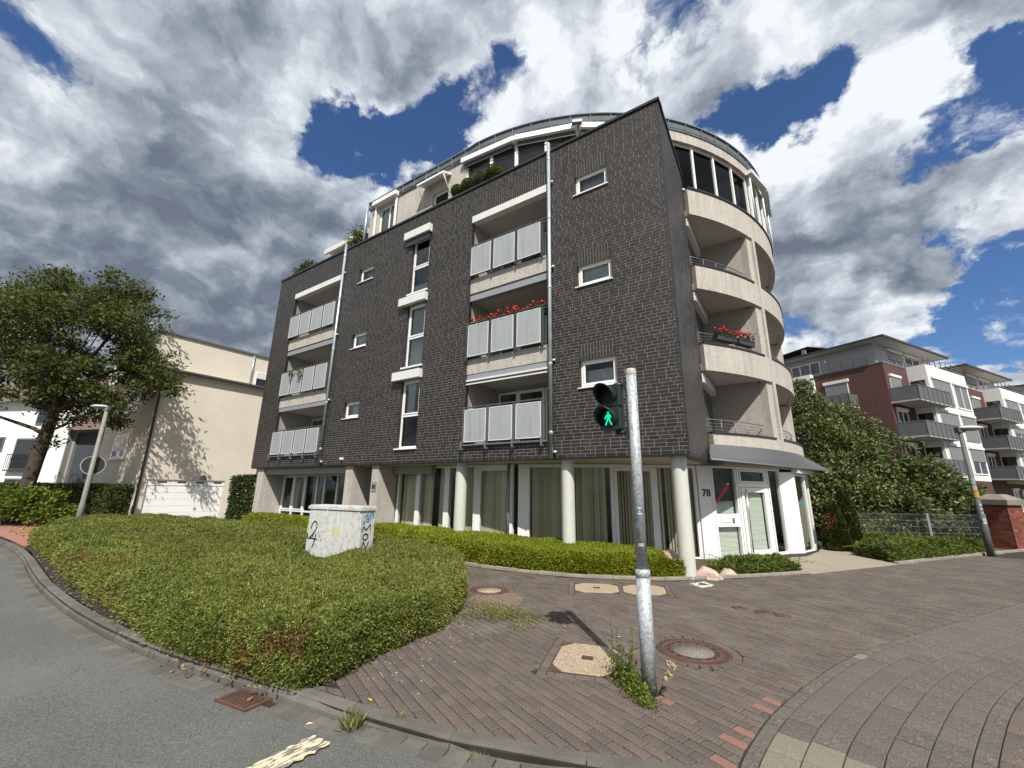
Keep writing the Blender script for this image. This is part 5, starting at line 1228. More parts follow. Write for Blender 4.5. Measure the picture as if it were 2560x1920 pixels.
b = MB().at(-25.05, -2.55, 90); b.box(5.03, 6.12, -0.02, -0.004, 7.63, 8.12); b.build('pane', mat('far_pane', (0.02, 0.025, 0.028), 0.05, spec=0.8), o)
b = MB().at(-25.05, -2.55, 90)
for i in range(6): b.box(5.03, 6.12, -0.028, -0.006, 8.13+i*0.056, 8.18+i*0.056)
b.build('shutter', M_whitebox, o)
for k, (x0, x1, z0, z1, op) in enumerate(((-29.7, -27.3, 3.05, 4.30, 0.65), (-29.1, -27.0, 5.55, 6.70, 0.3), (-29.6, -28.2, 7.9, 8.9, 0.5))):
    yy = -2.2 if k < 2 else -2.55
    b = MB(); b.frame(x0, x1, yy-0.03, yy-0.002, z0, z1, 0.09); b.box(x0-0.1, x1+0.1, yy-0.10, yy-0.002, z0-0.08, z0-0.02); o = b.build('window', M_white, BH)
    b = MB(); b.box(x0+0.09, x1-0.09, yy-0.012, yy-0.003, z0+0.09, z1-0.09); b.build('pane', MATS['far_pane'], o)
    b = MB(); n = int((z1-z0)*op/0.07)
    for i in range(n): b.box(x0+0.09, x1-0.09, yy-0.026, yy-0.014, z1-0.09-(i+1)*0.07, z1-0.10-i*0.07)
    b.build('shutter', M_whitebox, o)

# ------------------------------------------------------------------ white and blue terrace behind the tree
WH = thing('white_house', 'white rendered house with a dark blue timber wing behind the big tree', 'house', (-38, -3, 0))
WA = (-45.0, -7.05, math.cos(rad(23.7)), math.sin(rad(23.7)))
M_wr = mat('white_render', (0.78, 0.78, 0.77), 0.9, var=0.04, vscale=1)
b = MB(); b.T = WA; b.box(0, 9.95, 0, 7, -0.2, 6.9); b.build('wall', M_wr, WH)
b = MB(); b.T = WA; b.box(9.952, 10.0, 0.02, 6, -0.2, 6.0); b.box(10.0, 10.15, 0.30, 6, -0.2, 5.6); b.build('gable_wall', mat('grey_render', (0.30, 0.30, 0.28), 0.95, var=0.08), WH)
b = MB(); b.T = WA
for i in range(36): b.box(10.16, 16, 0.45+0.006*(i % 2), 4, 0.0+i*0.135, 0.0+i*0.135+0.128)
b.build('timber_wall', mat('blue_timber', (0.052, 0.060, 0.078), 0.7, var=0.1), WH)
b = MB(); b.T = WA; b.add([(-1, -0.5, 6.85), (16.5, -0.4, 5.0), (16.5, 3.5, 8.6), (-1, 3.5, 9.6), (9.9, -0.5, 6.85), (9.9, 3.5, 9.6), (9.9, -0.2, 4.9), (9.9, 3.5, 8.6)], [(0, 4, 5, 3), (6, 1, 2, 7)]); b.build('roof', mat('brown_tiles', (0.13, 0.085, 0.07), 0.8, var=0.2, vscale=6, bump=0.8, bscale=14), WH)
for i, (x0, x1, z0, z1) in enumerate(((6.0, 7.9, 2.45, 4.45), (6.0, 8.1, 0.6, 1.95), (4.0, 5.0, 3.6, 4.55), (7.1, 8.6, 5.3, 6.5), (12.1, 13.2, 2.5, 4.6), (11.3, 12.9, 0.5, 1.95))):
    y0 = 0 if i < 4 else 0.45
    b = MB(); b.T = WA; b.frame(x0, x1, y0-0.05, y0-0.003, z0, z1, 0.10); o = b.build('window', mat('grey_frame', (0.12, 0.13, 0.13), 0.5) if i in (0, 2, 3) else M_grey, WH)
    b = MB(); b.T = WA; b.box(x0+0.1, x1-0.1, y0-0.03, y0-0.004, z0+0.1, z1-0.1); b.build('pane', MATS['far_pane'], o)
    if i == 0:
        b = MB(); b.T = WA; b.box(x0-0.1, x1+0.1, y0-0.25, y0-0.2, z0+0.95, z0+1.0); b.box(x0-0.1, x1+0.1, y0-0.25, y0-0.0, z0-0.06, z0)
        for k in range(14): b.box(x0-0.08+k*0.155, x0-0.06+k*0.155, y0-0.24, y0-0.22, z0, z0+0.95)
        b.build('railing', M_dark, o)
    if i in (4,):
        b = MB(); b.T = WA; b.box(x0-0.1, x1+0.15, y0-0.12, y0-0.003, z0-0.06, z0-0.01); b.build('sill', M_white, o)

# ------------------------------------------------------------------ red brick apartment house on the right
RBX, RBY = 8.7, 32.97
RB = thing('red_brick_block', 'red brick apartment block with white bays, grey balconies and hipped tile roofs', 'building', (RBX, RBY, 0))
RT = (RBX, RBY, math.cos(rad(60.5)), math.sin(rad(60.5)))
def redbrick():
    m = bpy.data.materials.new('red_brick'); m.use_nodes = True; N, L = m.node_tree.nodes, m.node_tree.links; b = N['Principled BSDF']; b.inputs['Roughness'].default_value = 0.85
    t = N.new('ShaderNodeTexCoord'); sx_ = N.new('ShaderNodeSeparateXYZ'); L.new(t.outputs['Object'], sx_.inputs[0])
    ad = N.new('ShaderNodeMath'); L.new(sx_.outputs[0], ad.inputs[0]); L.new(sx_.outputs[1], ad.inputs[1]); cb = N.new('ShaderNodeCombineXYZ'); L.new(ad.outputs[0], cb.inputs[0]); L.new(sx_.outputs[2], cb.inputs[1])
    br_ = N.new('ShaderNodeTexBrick'); L.new(cb.outputs[0], br_.inputs['Vector']); br_.inputs['Scale'].default_value = 1; br_.inputs['Brick Width'].default_value = 0.31; br_.inputs['Row Height'].default_value = 0.0833; br_.inputs['Mortar Size'].default_value = 0.008; br_.inputs['Bias'].default_value = -0.2
    br_.inputs['Color1'].default_value = (0.095, 0.034, 0.026, 1); br_.inputs['Color2'].default_value = (0.060, 0.024, 0.021, 1); br_.inputs['Mortar'].default_value = (0.10, 0.07, 0.06, 1)
    L.new(br_.outputs['Color'], b.inputs['Base Color']); MATS['red_brick'] = m; return m
M_rb = redbrick(); M_rw = mat('bay_render', (0.70, 0.69, 0.66), 0.9, var=0.05, vscale=0.7, streak=0.12); M_lg = mat('light_grey_render', (0.40, 0.40, 0.41), 0.9, var=0.05)
def rb(): b = MB(); b.T = RT; return b
b = rb(); b.box(0, 3.8, 0, 16, -0.5, 11.85); b.box(3.8, 40, 0.002, 16, -0.5, 11.80); b.build('wall', M_rb, RB)
b = rb(); b.box(-0.03, 4.0, -0.03, 5.0, 11.86, 12.0); b.build('parapet_cap', M_grey, RB)
b = rb(); b.box(0.55, 10.6, 0.6, 14, 12.0, 13.75); b.box(16.4, 26.5, 0.6, 14, 12.0, 13.75); b.box(32.3, 40, 0.6, 14, 12.0, 13.75); b.build('setback_wall', M_lg, RB)
def hip(x0, x1, y0, y1, z, zr):
    b = rb(); w_ = (y1-y0)/2
    b.add([(x0, y0, z), (x1, y0, z), (x1, y1, z), (x0, y1, z), (x0+w_, (y0+y1)/2, zr), (x1-w_, (y0+y1)/2, zr)], [(0, 1, 5, 4), (1, 2, 5), (2, 3, 4, 5), (3, 0, 4)]); o = b.build('roof', mat('dark_tiles', (0.045, 0.042, 0.042), 0.7, var=0.2, vscale=5, bump=0.8, bscale=10), RB)
    b = rb(); b.box(x0, x1, y0, y1, z-0.13, z-0.004); b.build('eaves', mat('eaves_board', (0.50, 0.49, 0.46), 0.8), o)
    b = rb(); b.box(x0-0.08, x1+0.08, y0-0.12, y0-0.002, z-0.12, z+0.04); b.box(x0-0.12, x0-0.002, y0-0.12, y1, z-0.12, z+0.04); b.build('gutter', M_dark, o)
hip(-0.5, 11.3, -0.5, 14.5, 13.9, 16.0); hip(15.4, 27.2, -0.5, 14.5, 13.9, 16.0); hip(31.3, 42, -0.5, 14.5, 13.9, 16.0)
b = rb()
for x, y_ in ((1.5, 8.3), (2.4, 6.6), (2.2, 10.0)): b.box(x, x+0.3, y_, y_+0.3, 14.0, 15.3)
b.build('chimney_pipe', M_grey, RB)
M_rail = mat('grey_balcony_panel', (0.10, 0.105, 0.11), 0.6, var=0.12, vscale=3)
def rwin(x0, x1, z0, z1, y0, kind, parent=RB, T=None):
    mk = rb
    b = mk(); b.frame(x0, x1, y0-0.06, y0-0.004, z0, z1, 0.09)
    if x1-x0 > 1.4: b.box((x0+x1)/2-0.045, (x0+x1)/2+0.045, y0-0.06, y0-0.004, z0+0.09, z1-0.09)
    o = b.build('window', M_white, parent); b = mk(); b.box(x0+0.09, x1-0.09, y0-0.02, y0-0.006, z0+0.09, z1-0.09); b.build('pane', MATS['far_pane'], o)
    b = mk(); b.box(x0-0.05, x1+0.05, y0-0.16, y0-0.005, z1+0.0, z1+0.20); b.build('blind_box', M_rw, o)
    if kind:
        b = mk(); n = int((z1-z0)*kind/0.085)
        for i in range(n): b.box(x0+0.03, x1-0.03, y0-0.10, y0-0.07, z1-(i+1)*0.085+0.01, z1-i*0.085)
        b.build('blind', mat('far_blind', (0.20, 0.205, 0.21), 0.5), o)
for mdl in (0, 1, 2):
    s = mdl*15.9
    b = rb(); b.box(s+3.9, s+11.6, -1.2, 0.0, 2.9, 12.0); b.build('bay', M_rw, RB)
    for lv, z in enumerate((3.35, 6.05, 8.75)):
        kinds = ((1.0, 0.5), (1.0, 1.0), (1.0, 0.0))[lv] if mdl == 0 else ((0.8, 0.0), (0.3, 1.0), (1.0, 0.5))[lv]
        rwin(s+4.4, s+7.75, z+0.05, z+2.1, -1.2, kinds[0]); rwin(s+8.4, s+11.2, z+0.05, z+2.1, -1.2, kinds[1])
        rwin(s+0.55, s+2.3, z-0.1, z+2.05, 0.0, (0.0, 0.0, 1.0)[lv])
        b = rb(); b.box(s+0.05, s+5.6, -1.7, -0.003, z-0.20, z-0.04); bal = b.build('balcony', M_lg, RB)
        for i in range(7):
            x = s+0.08+i*0.79; b = rb(); b.box(x, x+0.74, -1.72, -1.69, z-0.1, z+0.92); b.build('railing_panel', M_rail, bal)
        for x_, y_ in ((s+0.05, -0.05), (s+5.58, -1.2)): b = rb(); b.box(x_, x_+0.03, -1.688, y_, z-0.1, z+0.92); b.build('railing_panel', M_rail, bal)
        b = rb(); b.box(s+0.03, s+5.65, -1.75, -1.68, z+0.94, z+0.99); b.box(s+0.03, s+0.09, -1.68, 0, z+0.94, z+0.99)
        for i in range(8): b.box(s+0.06+i*0.79-0.03, s+0.06+i*0.79, -1.76, -1.725, z-0.22, z+0.96)
        b.build('handrail', M_grey, bal)
        b = rb(); b.box(s+3.88, s+3.898, -1.0, -0.1, z-0.04, z+2.0); b.build('balcony_door', MATS['far_pane'], bal)
    rwin(s+2.6, s+5.2, 12.1, 13.45, 0.6, 0.6); rwin(s+5.7, s+8.6, 12.1, 13.45, 0.6, 0.1)
    rwin(s+4.8, s+6.2, 0.3, 2.3, 0.0, 0); rwin(s+7.2, s+9.8, 0.3, 2.2, 0.0, 0)
    b = rb()
    for z in (12.2, 12.45, 12.7): b.box(s+3.9, s+11.6, -1.15, -1.12, z, z+0.03); b.box(s+11.55, s+11.58, -1.15, 0.5, z, z+0.03)
    for i in range(8): b.box(s+3.95+i*1.08, s+3.98+i*1.08, -1.16, -1.11, 12.0, 12.7)
    b.build('terrace_rail', M_grey, RB)
b = rb()
for z in (12.25, 12.5, 12.75): b.box(0.0, 4.0, 0.02, 0.05, z, z+0.03); b.box(0.02, 0.05, 0.02, 5, z, z+0.03); b.box(0.02, 0.05, 5, 7.5, z, z+0.03)
for i in range(7): b.box(0.01, 0.06, 0.1+i*0.9, 0.14+i*0.9, 12.0, 12.78)
b.build('terrace_rail', M_grey, RB)
# left gable side of the red block
b = rb(); b.box(-0.6, -0.003, 5.0, 7.6, -0.5, 12.0); b.build('bay', M_rw, RB)
RTL = (RBX+math.cos(rad(150.5))*8, RBY+math.sin(rad(150.5))*8, math.cos(rad(-29.5)), math.sin(rad(-29.5)))
def lb_(): b = MB(); b.T = RTL; return b
for z in (3.35, 6.05, 8.75):
    b = lb_(); b.frame(3.75, 5.45, -0.05, -0.004, z, z+2.1, 0.09); b.box(4.56, 4.64, -0.05, -0.004, z+0.09, z+2.0); o = b.build('window', M_white, RB); b = lb_(); b.box(3.84, 5.36, -0.02, -0.006, z+0.09, z+2.0); b.build('pane', MATS['far_pane'], o)
    b = lb_(); b.box(3.65, 5.55, -0.16, -0.004, z+2.1, z+2.35); b.build('blind_box', M_rw, o)
    if z > 8:
        b = lb_()
        for i in range(16): b.box(3.8, 5.4, -0.10, -0.07, z+0.8+i*0.08, z+0.87+i*0.08)
        b.build('blind', MATS['far_blind'], o)
    b = lb_(); b.box(3.6, 5.95, -1.3, -0.004, z-0.25, z-0.1); bal = b.build('balcony', M_lg, RB)
    for i in range(4): b = lb_(); b.box(3.62+i*0.585, 4.17+i*0.585, -1.32, -1.29, z-0.12, z+0.85); b.build('railing_panel', M_rail, bal)
    for x_ in (5.92, 3.6): b = lb_(); b.box(x_, x_+0.03, -1.288, -0.01, z-0.12, z+0.85); b.build('railing_panel', M_rail, bal)
    b = lb_(); b.box(3.58, 5.97, -1.33, -1.28, z+0.87, z+0.92)
    for i in range(5): b.box(3.58+i*0.59, 3.61+i*0.59, -1.35, -1.325, z-0.15, z+0.9)
    b.build('handrail', M_grey, bal)
b = lb_(); b.frame(0.9, 3.4, -0.65, -0.61, 12.1, 13.3, 0.10); b.box(1.65, 1.75, -0.65, -0.61, 12.2, 13.2); b.box(2.5, 2.6, -0.65, -0.61, 12.2, 13.2)
b = lb_(); b.frame(0.9, 3.4, 0.50, 0.545, 12.1, 13.3, 0.10); b.box(1.65, 1.75, 0.50, 0.545, 12.2, 13.2); b.box(2.5, 2.6, 0.50, 0.545, 12.2, 13.2); o = b.build('window', M_white, RB); b = lb_(); b.box(1.0, 3.3, 0.525, 0.548, 12.2, 13.2); b.build('pane', MATS['far_pane'], o)
b = lb_(); b.box(3.8, 3.98, 0.40, 0.54, 12.95, 13.2); b.build('wall_lamp', M_white, RB)

# ------------------------------------------------------------------ brick gate pillar and wire fence
GP = thing('gate_pillar', 'red brick gate pillar with a sloped concrete cap at the end of the wire fence', 'pillar', (7.2, 11.2, 0))
GT = (6.98, 12.38, math.cos(rad(-42)), math.sin(rad(-42))); GWd = 0.74
b = MB(); b.T = GT; b.box(0.012, GWd-0.012, 0.012, GWd-0.012, -0.1, 1.43); CORE = b.build('core', mat('pillar_mortar', (0.22, 0.15, 0.12), 0.95, var=0.2), GP)
RBR = [(0, (0.13, 0.035, 0.022)), (0.6, (0.20, 0.055, 0.035)), (1, (0.26, 0.085, 0.055))]; M_pb = mat('pillar_brick', RBR[0][1], 0.9, rnd=RBR, rsrc='obj', var=0.2, vscale=8, bump=0.4)
for side in range(4):
    a = -42+90*side; corner = [(0, 0), (GWd, 0), (GWd, GWd), (0, GWd)][side]; cx = GT[0]+corner[0]*GT[2]-corner[1]*GT[3]; cy = GT[1]+corner[0]*GT[3]+corner[1]*GT[2]
    if side == 2: continue
    for r in range(17):
        x = 0.0 if r % 2 else -0.12; first = True
        while x < GWd-0.02:
            x1 = min(x+0.235, GWd-(0.0 if r % 2 else 0.0)); 
            if x1-x < 0.03: break
            m = MB().at(cx, cy, a); m.box(max(x, 0.0), x1-(0.01 if x1 < GWd-0.02 else 0.0), 0.002 if side % 2 else 0.0, 0.03, 0.005+r*0.0835, r*0.0835+0.078); m.build('brick', M_pb, CORE, attr=False); x = x1
b = MB(); b.T = GT; b.box(-0.07, GWd+0.07, -0.07, GWd+0.07, 1.43, 1.60)
b.add([(-0.07, -0.07, 1.60), (GWd+.07, -0.07, 1.60), (GWd+.07, GWd+.07, 1.60), (-0.07, GWd+.07, 1.60), (0.2, 0.2, 1.78), (GWd-.2, 0.2, 1.78), (GWd-.2, GWd-.2, 1.78), (0.2, GWd-.2, 1.78)], [(0, 1, 5, 4), (1, 2, 6, 5), (2, 3, 7, 6), (3, 0, 4, 7), (4, 5, 6, 7)]); b.build('cap', mat('cap_concrete', (0.20, 0.175, 0.15), 0.95, var=0.2, vscale=5, bump=0.4, stain=(0.09, 0.08, 0.07), sscale=3, samt=0.5), GP)
FNC = thing('wire_fence', 'low galvanised double wire mesh fence in front of the dark bushes', 'fence', (5.35, 10.91, 0))
M_fw = mat('fence_wire', (0.17, 0.19, 0.20), 0.5, metal=0.4)
FPS = [(2.75, 9.3), (5.35, 10.85), (6.95, 11.9)]
for p in FPS[1:]:
    b = MB(); b.box(p[0]-0.03, p[0]+0.03, p[1]-0.02, p[1]+0.02, 0, 1.12); b.build('post', mat('fence_post', (0.30, 0.32, 0.33), 0.5, metal=0.3), FNC)
for p, q in zip(FPS[:-1], FPS[1:]):
    b = MB(); L = b.seg(p, q); n = int(L/0.05)
    for z in (0.08, 0.28, 0.48, 0.68, 0.88, 1.08): b.box(0, L, -0.006, 0.006, z-0.005, z+0.005)
    for i in range(n+1): b.box(i*L/n-0.0022, i*L/n+0.0022, -0.002, 0.002, 0.05, 1.10)
    b.build('mesh_panel', M_fw, FNC)

# ------------------------------------------------------------------ planting
LM_bed = leafmat('bed_leaf', [(0, (0.050, 0.074, 0.014)), (0.35, (0.125, 0.155, 0.030)), (0.65, (0.215, 0.240, 0.048)), (0.88, (0.330, 0.345, 0.090)), (0.95, (0.17, 0.10, 0.035)), (1, (0.13, 0.05, 0.026))], 0.30, var=0.25, vscale=0.9)
LM_lime = leafmat('lime_leaf', [(0, (0.095, 0.13, 0.012)), (0.5, (0.22, 0.26, 0.018)), (1, (0.36, 0.37, 0.035))], 0.35, var=0.2)
LM_tree = leafmat('tree_leaf', [(0, (0.034, 0.050, 0.010)), (0.6, (0.082, 0.102, 0.021)), (1, (0.155, 0.17, 0.042))], 0.40)
LM_ivy = leafmat('ivy_leaf', [(0, (0.016, 0.028, 0.008)), (0.7, (0.038, 0.055, 0.016)), (1, (0.065, 0.085, 0.025))], 0.15, rough=0.4)
LM_hedge = leafmat('hedge_leaf', [(0, (0.024, 0.040, 0.006)), (0.7, (0.06, 0.088, 0.016)), (1, (0.11, 0.14, 0.03))], 0.25)
LM_bush = leafmat('bush_leaf', [(0, (0.036, 0.054, 0.014)), (0.55, (0.098, 0.125, 0.036)), (0.85, (0.17, 0.195, 0.062)), (1, (0.25, 0.265, 0.11))], 0.25, rough=0.45)
LM_shrub = leafmat('shrub_leaf', [(0, (0.06, 0.10, 0.012)), (0.6, (0.12, 0.17, 0.02)), (1, (0.20, 0.22, 0.035))], 0.35)
LM_jun = leafmat('juniper_leaf', [(0, (0.05, 0.08, 0.015)), (0.5, (0.10, 0.14, 0.022)), (1, (0.18, 0.20, 0.035))], 0.2)
LM_con = leafmat('conifer_leaf', [(0, (0.028, 0.042, 0.008)), (0.45, (0.05, 0.066, 0.012)), (0.55, (0.13, 0.065, 0.02)), (1, (0.24, 0.115, 0.035))], 0.15)
LM_grass = leafmat('grass_blade', [(0, (0.07, 0.095, 0.02)), (0.45, (0.14, 0.165, 0.04)), (1, (0.34, 0.28, 0.13))], 0.3)
LM_ger = leafmat('geranium_leaf', [(0, (0.03, 0.05, 0.012)), (1, (0.09, 0.12, 0.03))], 0.25)
M_bark = mat('bark', (0.055, 0.042, 0.032), 0.95, var=0.35, vscale=6, bump=1.0, bscale=14)
M_twig = mat('twig', (0.07, 0.05, 0.03), 0.95)
M_core = mat('shade_core', (0.030, 0.034, 0.010), 1.0, var=0.3, vscale=8)  # near-black colour standing in for the shade inside foliage
def heightbed(name, label, cat, poly, hfun, dens, lenf, widf, lm, wr=0.35, parent=None, seed=1, core=0.86, res=0.14, spread=0.75, group=None, kind=None, overhang=0.0):
    """low clipped planting: a dark core under a skin of leaves"""
    rg = np.random.default_rng(seed); PV_ = np.array(poly); lo, hi = PV_.min(0)-overhang, PV_.max(0)+overhang
    def H(P):
        ins = inpoly(P, poly); d = edgedist(P, poly); d = np.where(ins, d, -d)+overhang
        t = np.clip(1-d/wr, 0, 1); return np.where(d > 0, hfun(P[:, 0], P[:, 1])*np.sqrt(np.maximum(0.0, 1-t*t)), -1)
    nx, ny = int((hi[0]-lo[0])/res)+2, int((hi[1]-lo[1])/res)+2
    gx, gy = np.meshgrid(np.linspace(lo[0], hi[0], nx), np.linspace(lo[1], hi[1], ny)); G = np.stack([gx.ravel(), gy.ravel()], 1); h = H(G)
    ins_ = inpoly(G, poly) & (edgedist(G, poly) > 0.13); h = np.where(ins_, h, -1)
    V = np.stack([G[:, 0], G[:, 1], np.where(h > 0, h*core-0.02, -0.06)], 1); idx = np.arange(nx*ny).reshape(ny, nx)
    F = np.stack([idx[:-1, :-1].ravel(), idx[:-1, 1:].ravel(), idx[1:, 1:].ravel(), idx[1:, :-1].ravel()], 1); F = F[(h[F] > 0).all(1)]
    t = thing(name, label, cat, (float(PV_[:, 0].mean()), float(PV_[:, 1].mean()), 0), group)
    npmesh('dark_core', V, F, M_core, t)  # added solid fill under the leaves, blocks the view through, coloured as shade
    A = (hi[0]-lo[0])*(hi[1]-lo[1]); n = int(A*dens*1.0); P = lo+rg.random((n, 2))*(hi-lo); hh = H(P); d = np.hypot(P[:, 0]-CAM[0], P[:, 1]-CAM[1])
    pk = np.clip((6.0/np.maximum(d, 1))**1.25, 0.12, 1.0); k = (hh > 0) & (rg.random(n) < pk); P, hh, d, pk = P[k], hh[k], d[k], pk[k]
    e = 0.03; hx = H(P+np.array((e, 0))); hy = H(P+np.array((0, e))); gxn = np.clip((np.maximum(hx, 0)-hh)/e, -4, 4); gyn = np.clip((np.maximum(hy, 0)-hh)/e, -4, 4)
    # extra leaves where the skin is steep
    ex = np.clip(np.hypot(gxn, gyn), 0, 3.2); rep = 1+(rg.random(len(P)) < ex-np.floor(ex)).astype(int)+np.floor(ex).astype(int); ii = np.repeat(np.arange(len(P)), rep)
    P, hh, gxn, gyn, pk = P[ii]+rg.normal(0, 0.012, (len(ii), 2)), hh[ii], gxn[ii], gyn[ii], pk[ii]; zz_ = H(P)
    kk = zz_ > 0.0; P, gxn, gyn, pk, zz_ = P[kk], gxn[kk], gyn[kk], pk[kk], zz_[kk]
    Nn = unit(np.stack([-gxn, -gyn, np.ones(len(P))], 1)); dep = rg.random(len(P))**2
    P3 = np.stack([P[:, 0], P[:, 1], zz_], 1)-Nn*(dep*0.07)[:, None]+np.array((0, 0, 0.01)); sc_ = 1/np.sqrt(pk)
    # leaves down the flanks to the ground
    per = []; nrm_ = []; k2 = len(poly)
    for i in range(k2):
        a_, b_ = np.array(poly[i]), np.array(poly[(i+1) % k2]); L_ = np.linalg.norm(b_-a_); c_ = (a_+b_)/2; dd = max(3.0, np.hypot(*(c_-CAM[:2]))); m_n = int(L_*dens*0.34*min(1, (6/dd)**1.25))
        per.append(a_+(b_-a_)*rg.random((m_n, 1))); nn_ = np.array((b_[1]-a_[1], a_[0]-b_[0]))/L_; nrm_.append(np.tile(nn_, (m_n, 1)))
    per = np.concatenate(per); nrm_ = np.concatenate(nrm_); sgn = np.where(inpoly(per+nrm_*0.02, poly), -1.0, 1.0)[:, None]; nrm_ = nrm_*sgn
    hq = hfun(per[:, 0], per[:, 1]); zq = rg.random(len(per))**1.2*hq*0.85; bul = 0.05*fbm(per[:, 0]*4, per[:, 1]*4, zq*4, seed=seed+2)-0.10*(1-zq/np.maximum(hq, .05))**2*0+overhang*0.6-0.03
    P3 = np.concatenate([P3, np.c_[per+nrm_*(bul[:, None]-0.06*rg.random((len(per), 1))), zq+0.01]]); Nn = np.concatenate([Nn, np.c_[nrm_, np.full(len(per), 0.35)]]); d2 = np.hypot(*(per-CAM[:2]).T); sc_ = np.concatenate([sc_, 1/np.sqrt(np.clip((6/np.maximum(d2, 1))**1.25, 0.12, 1))]); P = np.concatenate([P, per]); zz_ = np.concatenate([zz_, zq])
    r = np.clip(rg.normal(0.48, 0.20, len(P))+0.14*fbm(P[:, 0]*2.2, P[:, 1]*2.2, seed=seed), 0, 0.9)
    br_ = fbm(P[:, 0]*1.6+3, P[:, 1]*1.6, zz_*3, seed=seed+9) > 0.62
    r = np.where(br_ & (rg.random(len(P)) < 0.6), 0.93+0.07*rg.random(len(P)), r) if lm is LM_bed else r
    leafmesh('foliage', P3, Nn+np.array((0, 0, 0.15)), lenf*sc_, widf*sc_, lm, t, 0.3, spread, r, kind, rg)
    return t
BED = [(-16.25, -6.45), (-14.7, -6.50), (-11.5, -6.72), (-9.3, -6.95), (-7.4, -7.02), (-5.9, -7.08), (-4.7, -7.14), (-4.0, -7.16), (-3.5, -7.12), (-3.0, -7.0), (-2.6, -6.98), (-2.05, -6.86), (-1.93, -6.55), (-2.08, -6.05), (-2.10, -5.5), (-2.13, -5.0), (-2.5, -4.2), (-3.05, -3.4), (-4.35, -1.95), (-6.2, -1.35), (-8.6, -1.2), (-12, -1.2), (-17, -1.6), (-20.3, -2.6), (-21.2, -4.1), (-20.0, -5.35), (-18.0, -5.9)]
CABC = np.array((-7.0, -3.15))
def hbed(x, y):
    h = 0.46+0.055*fbm(x*1.1, y*1.1, seed=5)+0.05*fbm(x*3.2, y*3.2, seed=6)+0.025*fbm(x*8, y*8, seed=7)-0.04*np.clip((-x-4)/3, 0, 1)+0.06*np.clip((-x-9)/6, 0, 1)
    lx = (x+7.78)*CT[2]+(y+3.44)*CT[3]; ly = -(x+7.78)*CT[3]+(y+3.44)*CT[2]; u = (x+7.3)*0.83+(y+3.5)*-0.56; v = (x+7.3)*0.56+(y+3.5)*0.83   # a hollow in front of the cabinet, open towards the road
    dip = np.exp(-(np.maximum(0, np.abs(u-0.7)-0.5)/0.8)**2-(v/0.55)**2); inside = (lx > -0.12) & (lx < CW+0.05) & (ly > -0.05) & (ly < CDp+0.05)
    return np.where(inside, 0.05, h*(1-0.66*dip))
SBD = heightbed('shrub_bed', 'broad bed of low clipped green shrubs along the kerb around the grey cabinet', 'shrubs', BED, hbed, 9500, 0.036, 0.012, LM_bed, seed=2, overhang=0.04, wr=0.30)
def sprigs(parent, poly, hfun, n, ln, lm, seed, lo=0.08, hi=0.20, zk=0.85):
    rg = np.random.default_rng(seed); Q = np.array(poly); P = Q.min(0)+rg.random((n*4, 2))*(Q.max(0)-Q.min(0)); d = np.hypot(*(P-CAM[:2]).T)
    P = P[inpoly(P, poly) & (rg.random(len(P)) < np.clip((7/d)**1.2, 0.1, 1))][:n]; h = hfun(P[:, 0], P[:, 1]); m_ = len(P); L = lo+(hi-lo)*rg.random(m_)**1.5; D = unit(rg.normal(0, 0.45, (m_, 3))+np.array((0, 0, 1.0)))
    s = np.linspace(0.0, 1, 14); pts = np.stack([P[:, 0], P[:, 1], h*zk], 1)[:, None]+D[:, None]*(L[:, None]*s)[:, :, None]; nn = np.repeat(D, 14, 0)*0.8+rg.normal(0, 0.7, (m_*14, 3))
    r = np.clip(np.repeat(rg.normal(0.55, 0.2, m_), 14), 0, 0.87); leafmesh('shoots', pts.reshape(-1, 3), nn, ln, ln*0.36, lm, parent, 0.0, 0.35, r, None, rg)
sprigs(SBD, BED, hbed, 3800, 0.034, LM_bed, 71)
STRIP = [(-18.2, -0.1), (-12, -0.45), (-8.5, -0.65), (-6.5, -1.05)]+[(float(p[0])+0.0, float(p[1])+0.12) for p in np.array(smoothline(BEDK[1:7], 1)[:-1])]+[(-0.62, 0.1), (-0.75, 0.75), (-1.5, 1.3), (-3.2, 0.95), (-4.8, 0.75), (-6.5, 0.62), (-9.8, 0.70), (-10.3, 0.0), (-11.2, 0.0), (-12, 0.55), (-17.4, 0.6), (-18.2, 0.4)]
heightbed('low_hedge', 'bright lime green low hedge along the shop windows behind the paving', 'hedge', STRIP, lambda x, y: 0.43+0.035*fbm(x*2, y*2, seed=8)+0.02*np.clip((-x-2), 0, 5), 9000, 0.050, 0.015, LM_lime, seed=3, wr=0.25, overhang=0.03)
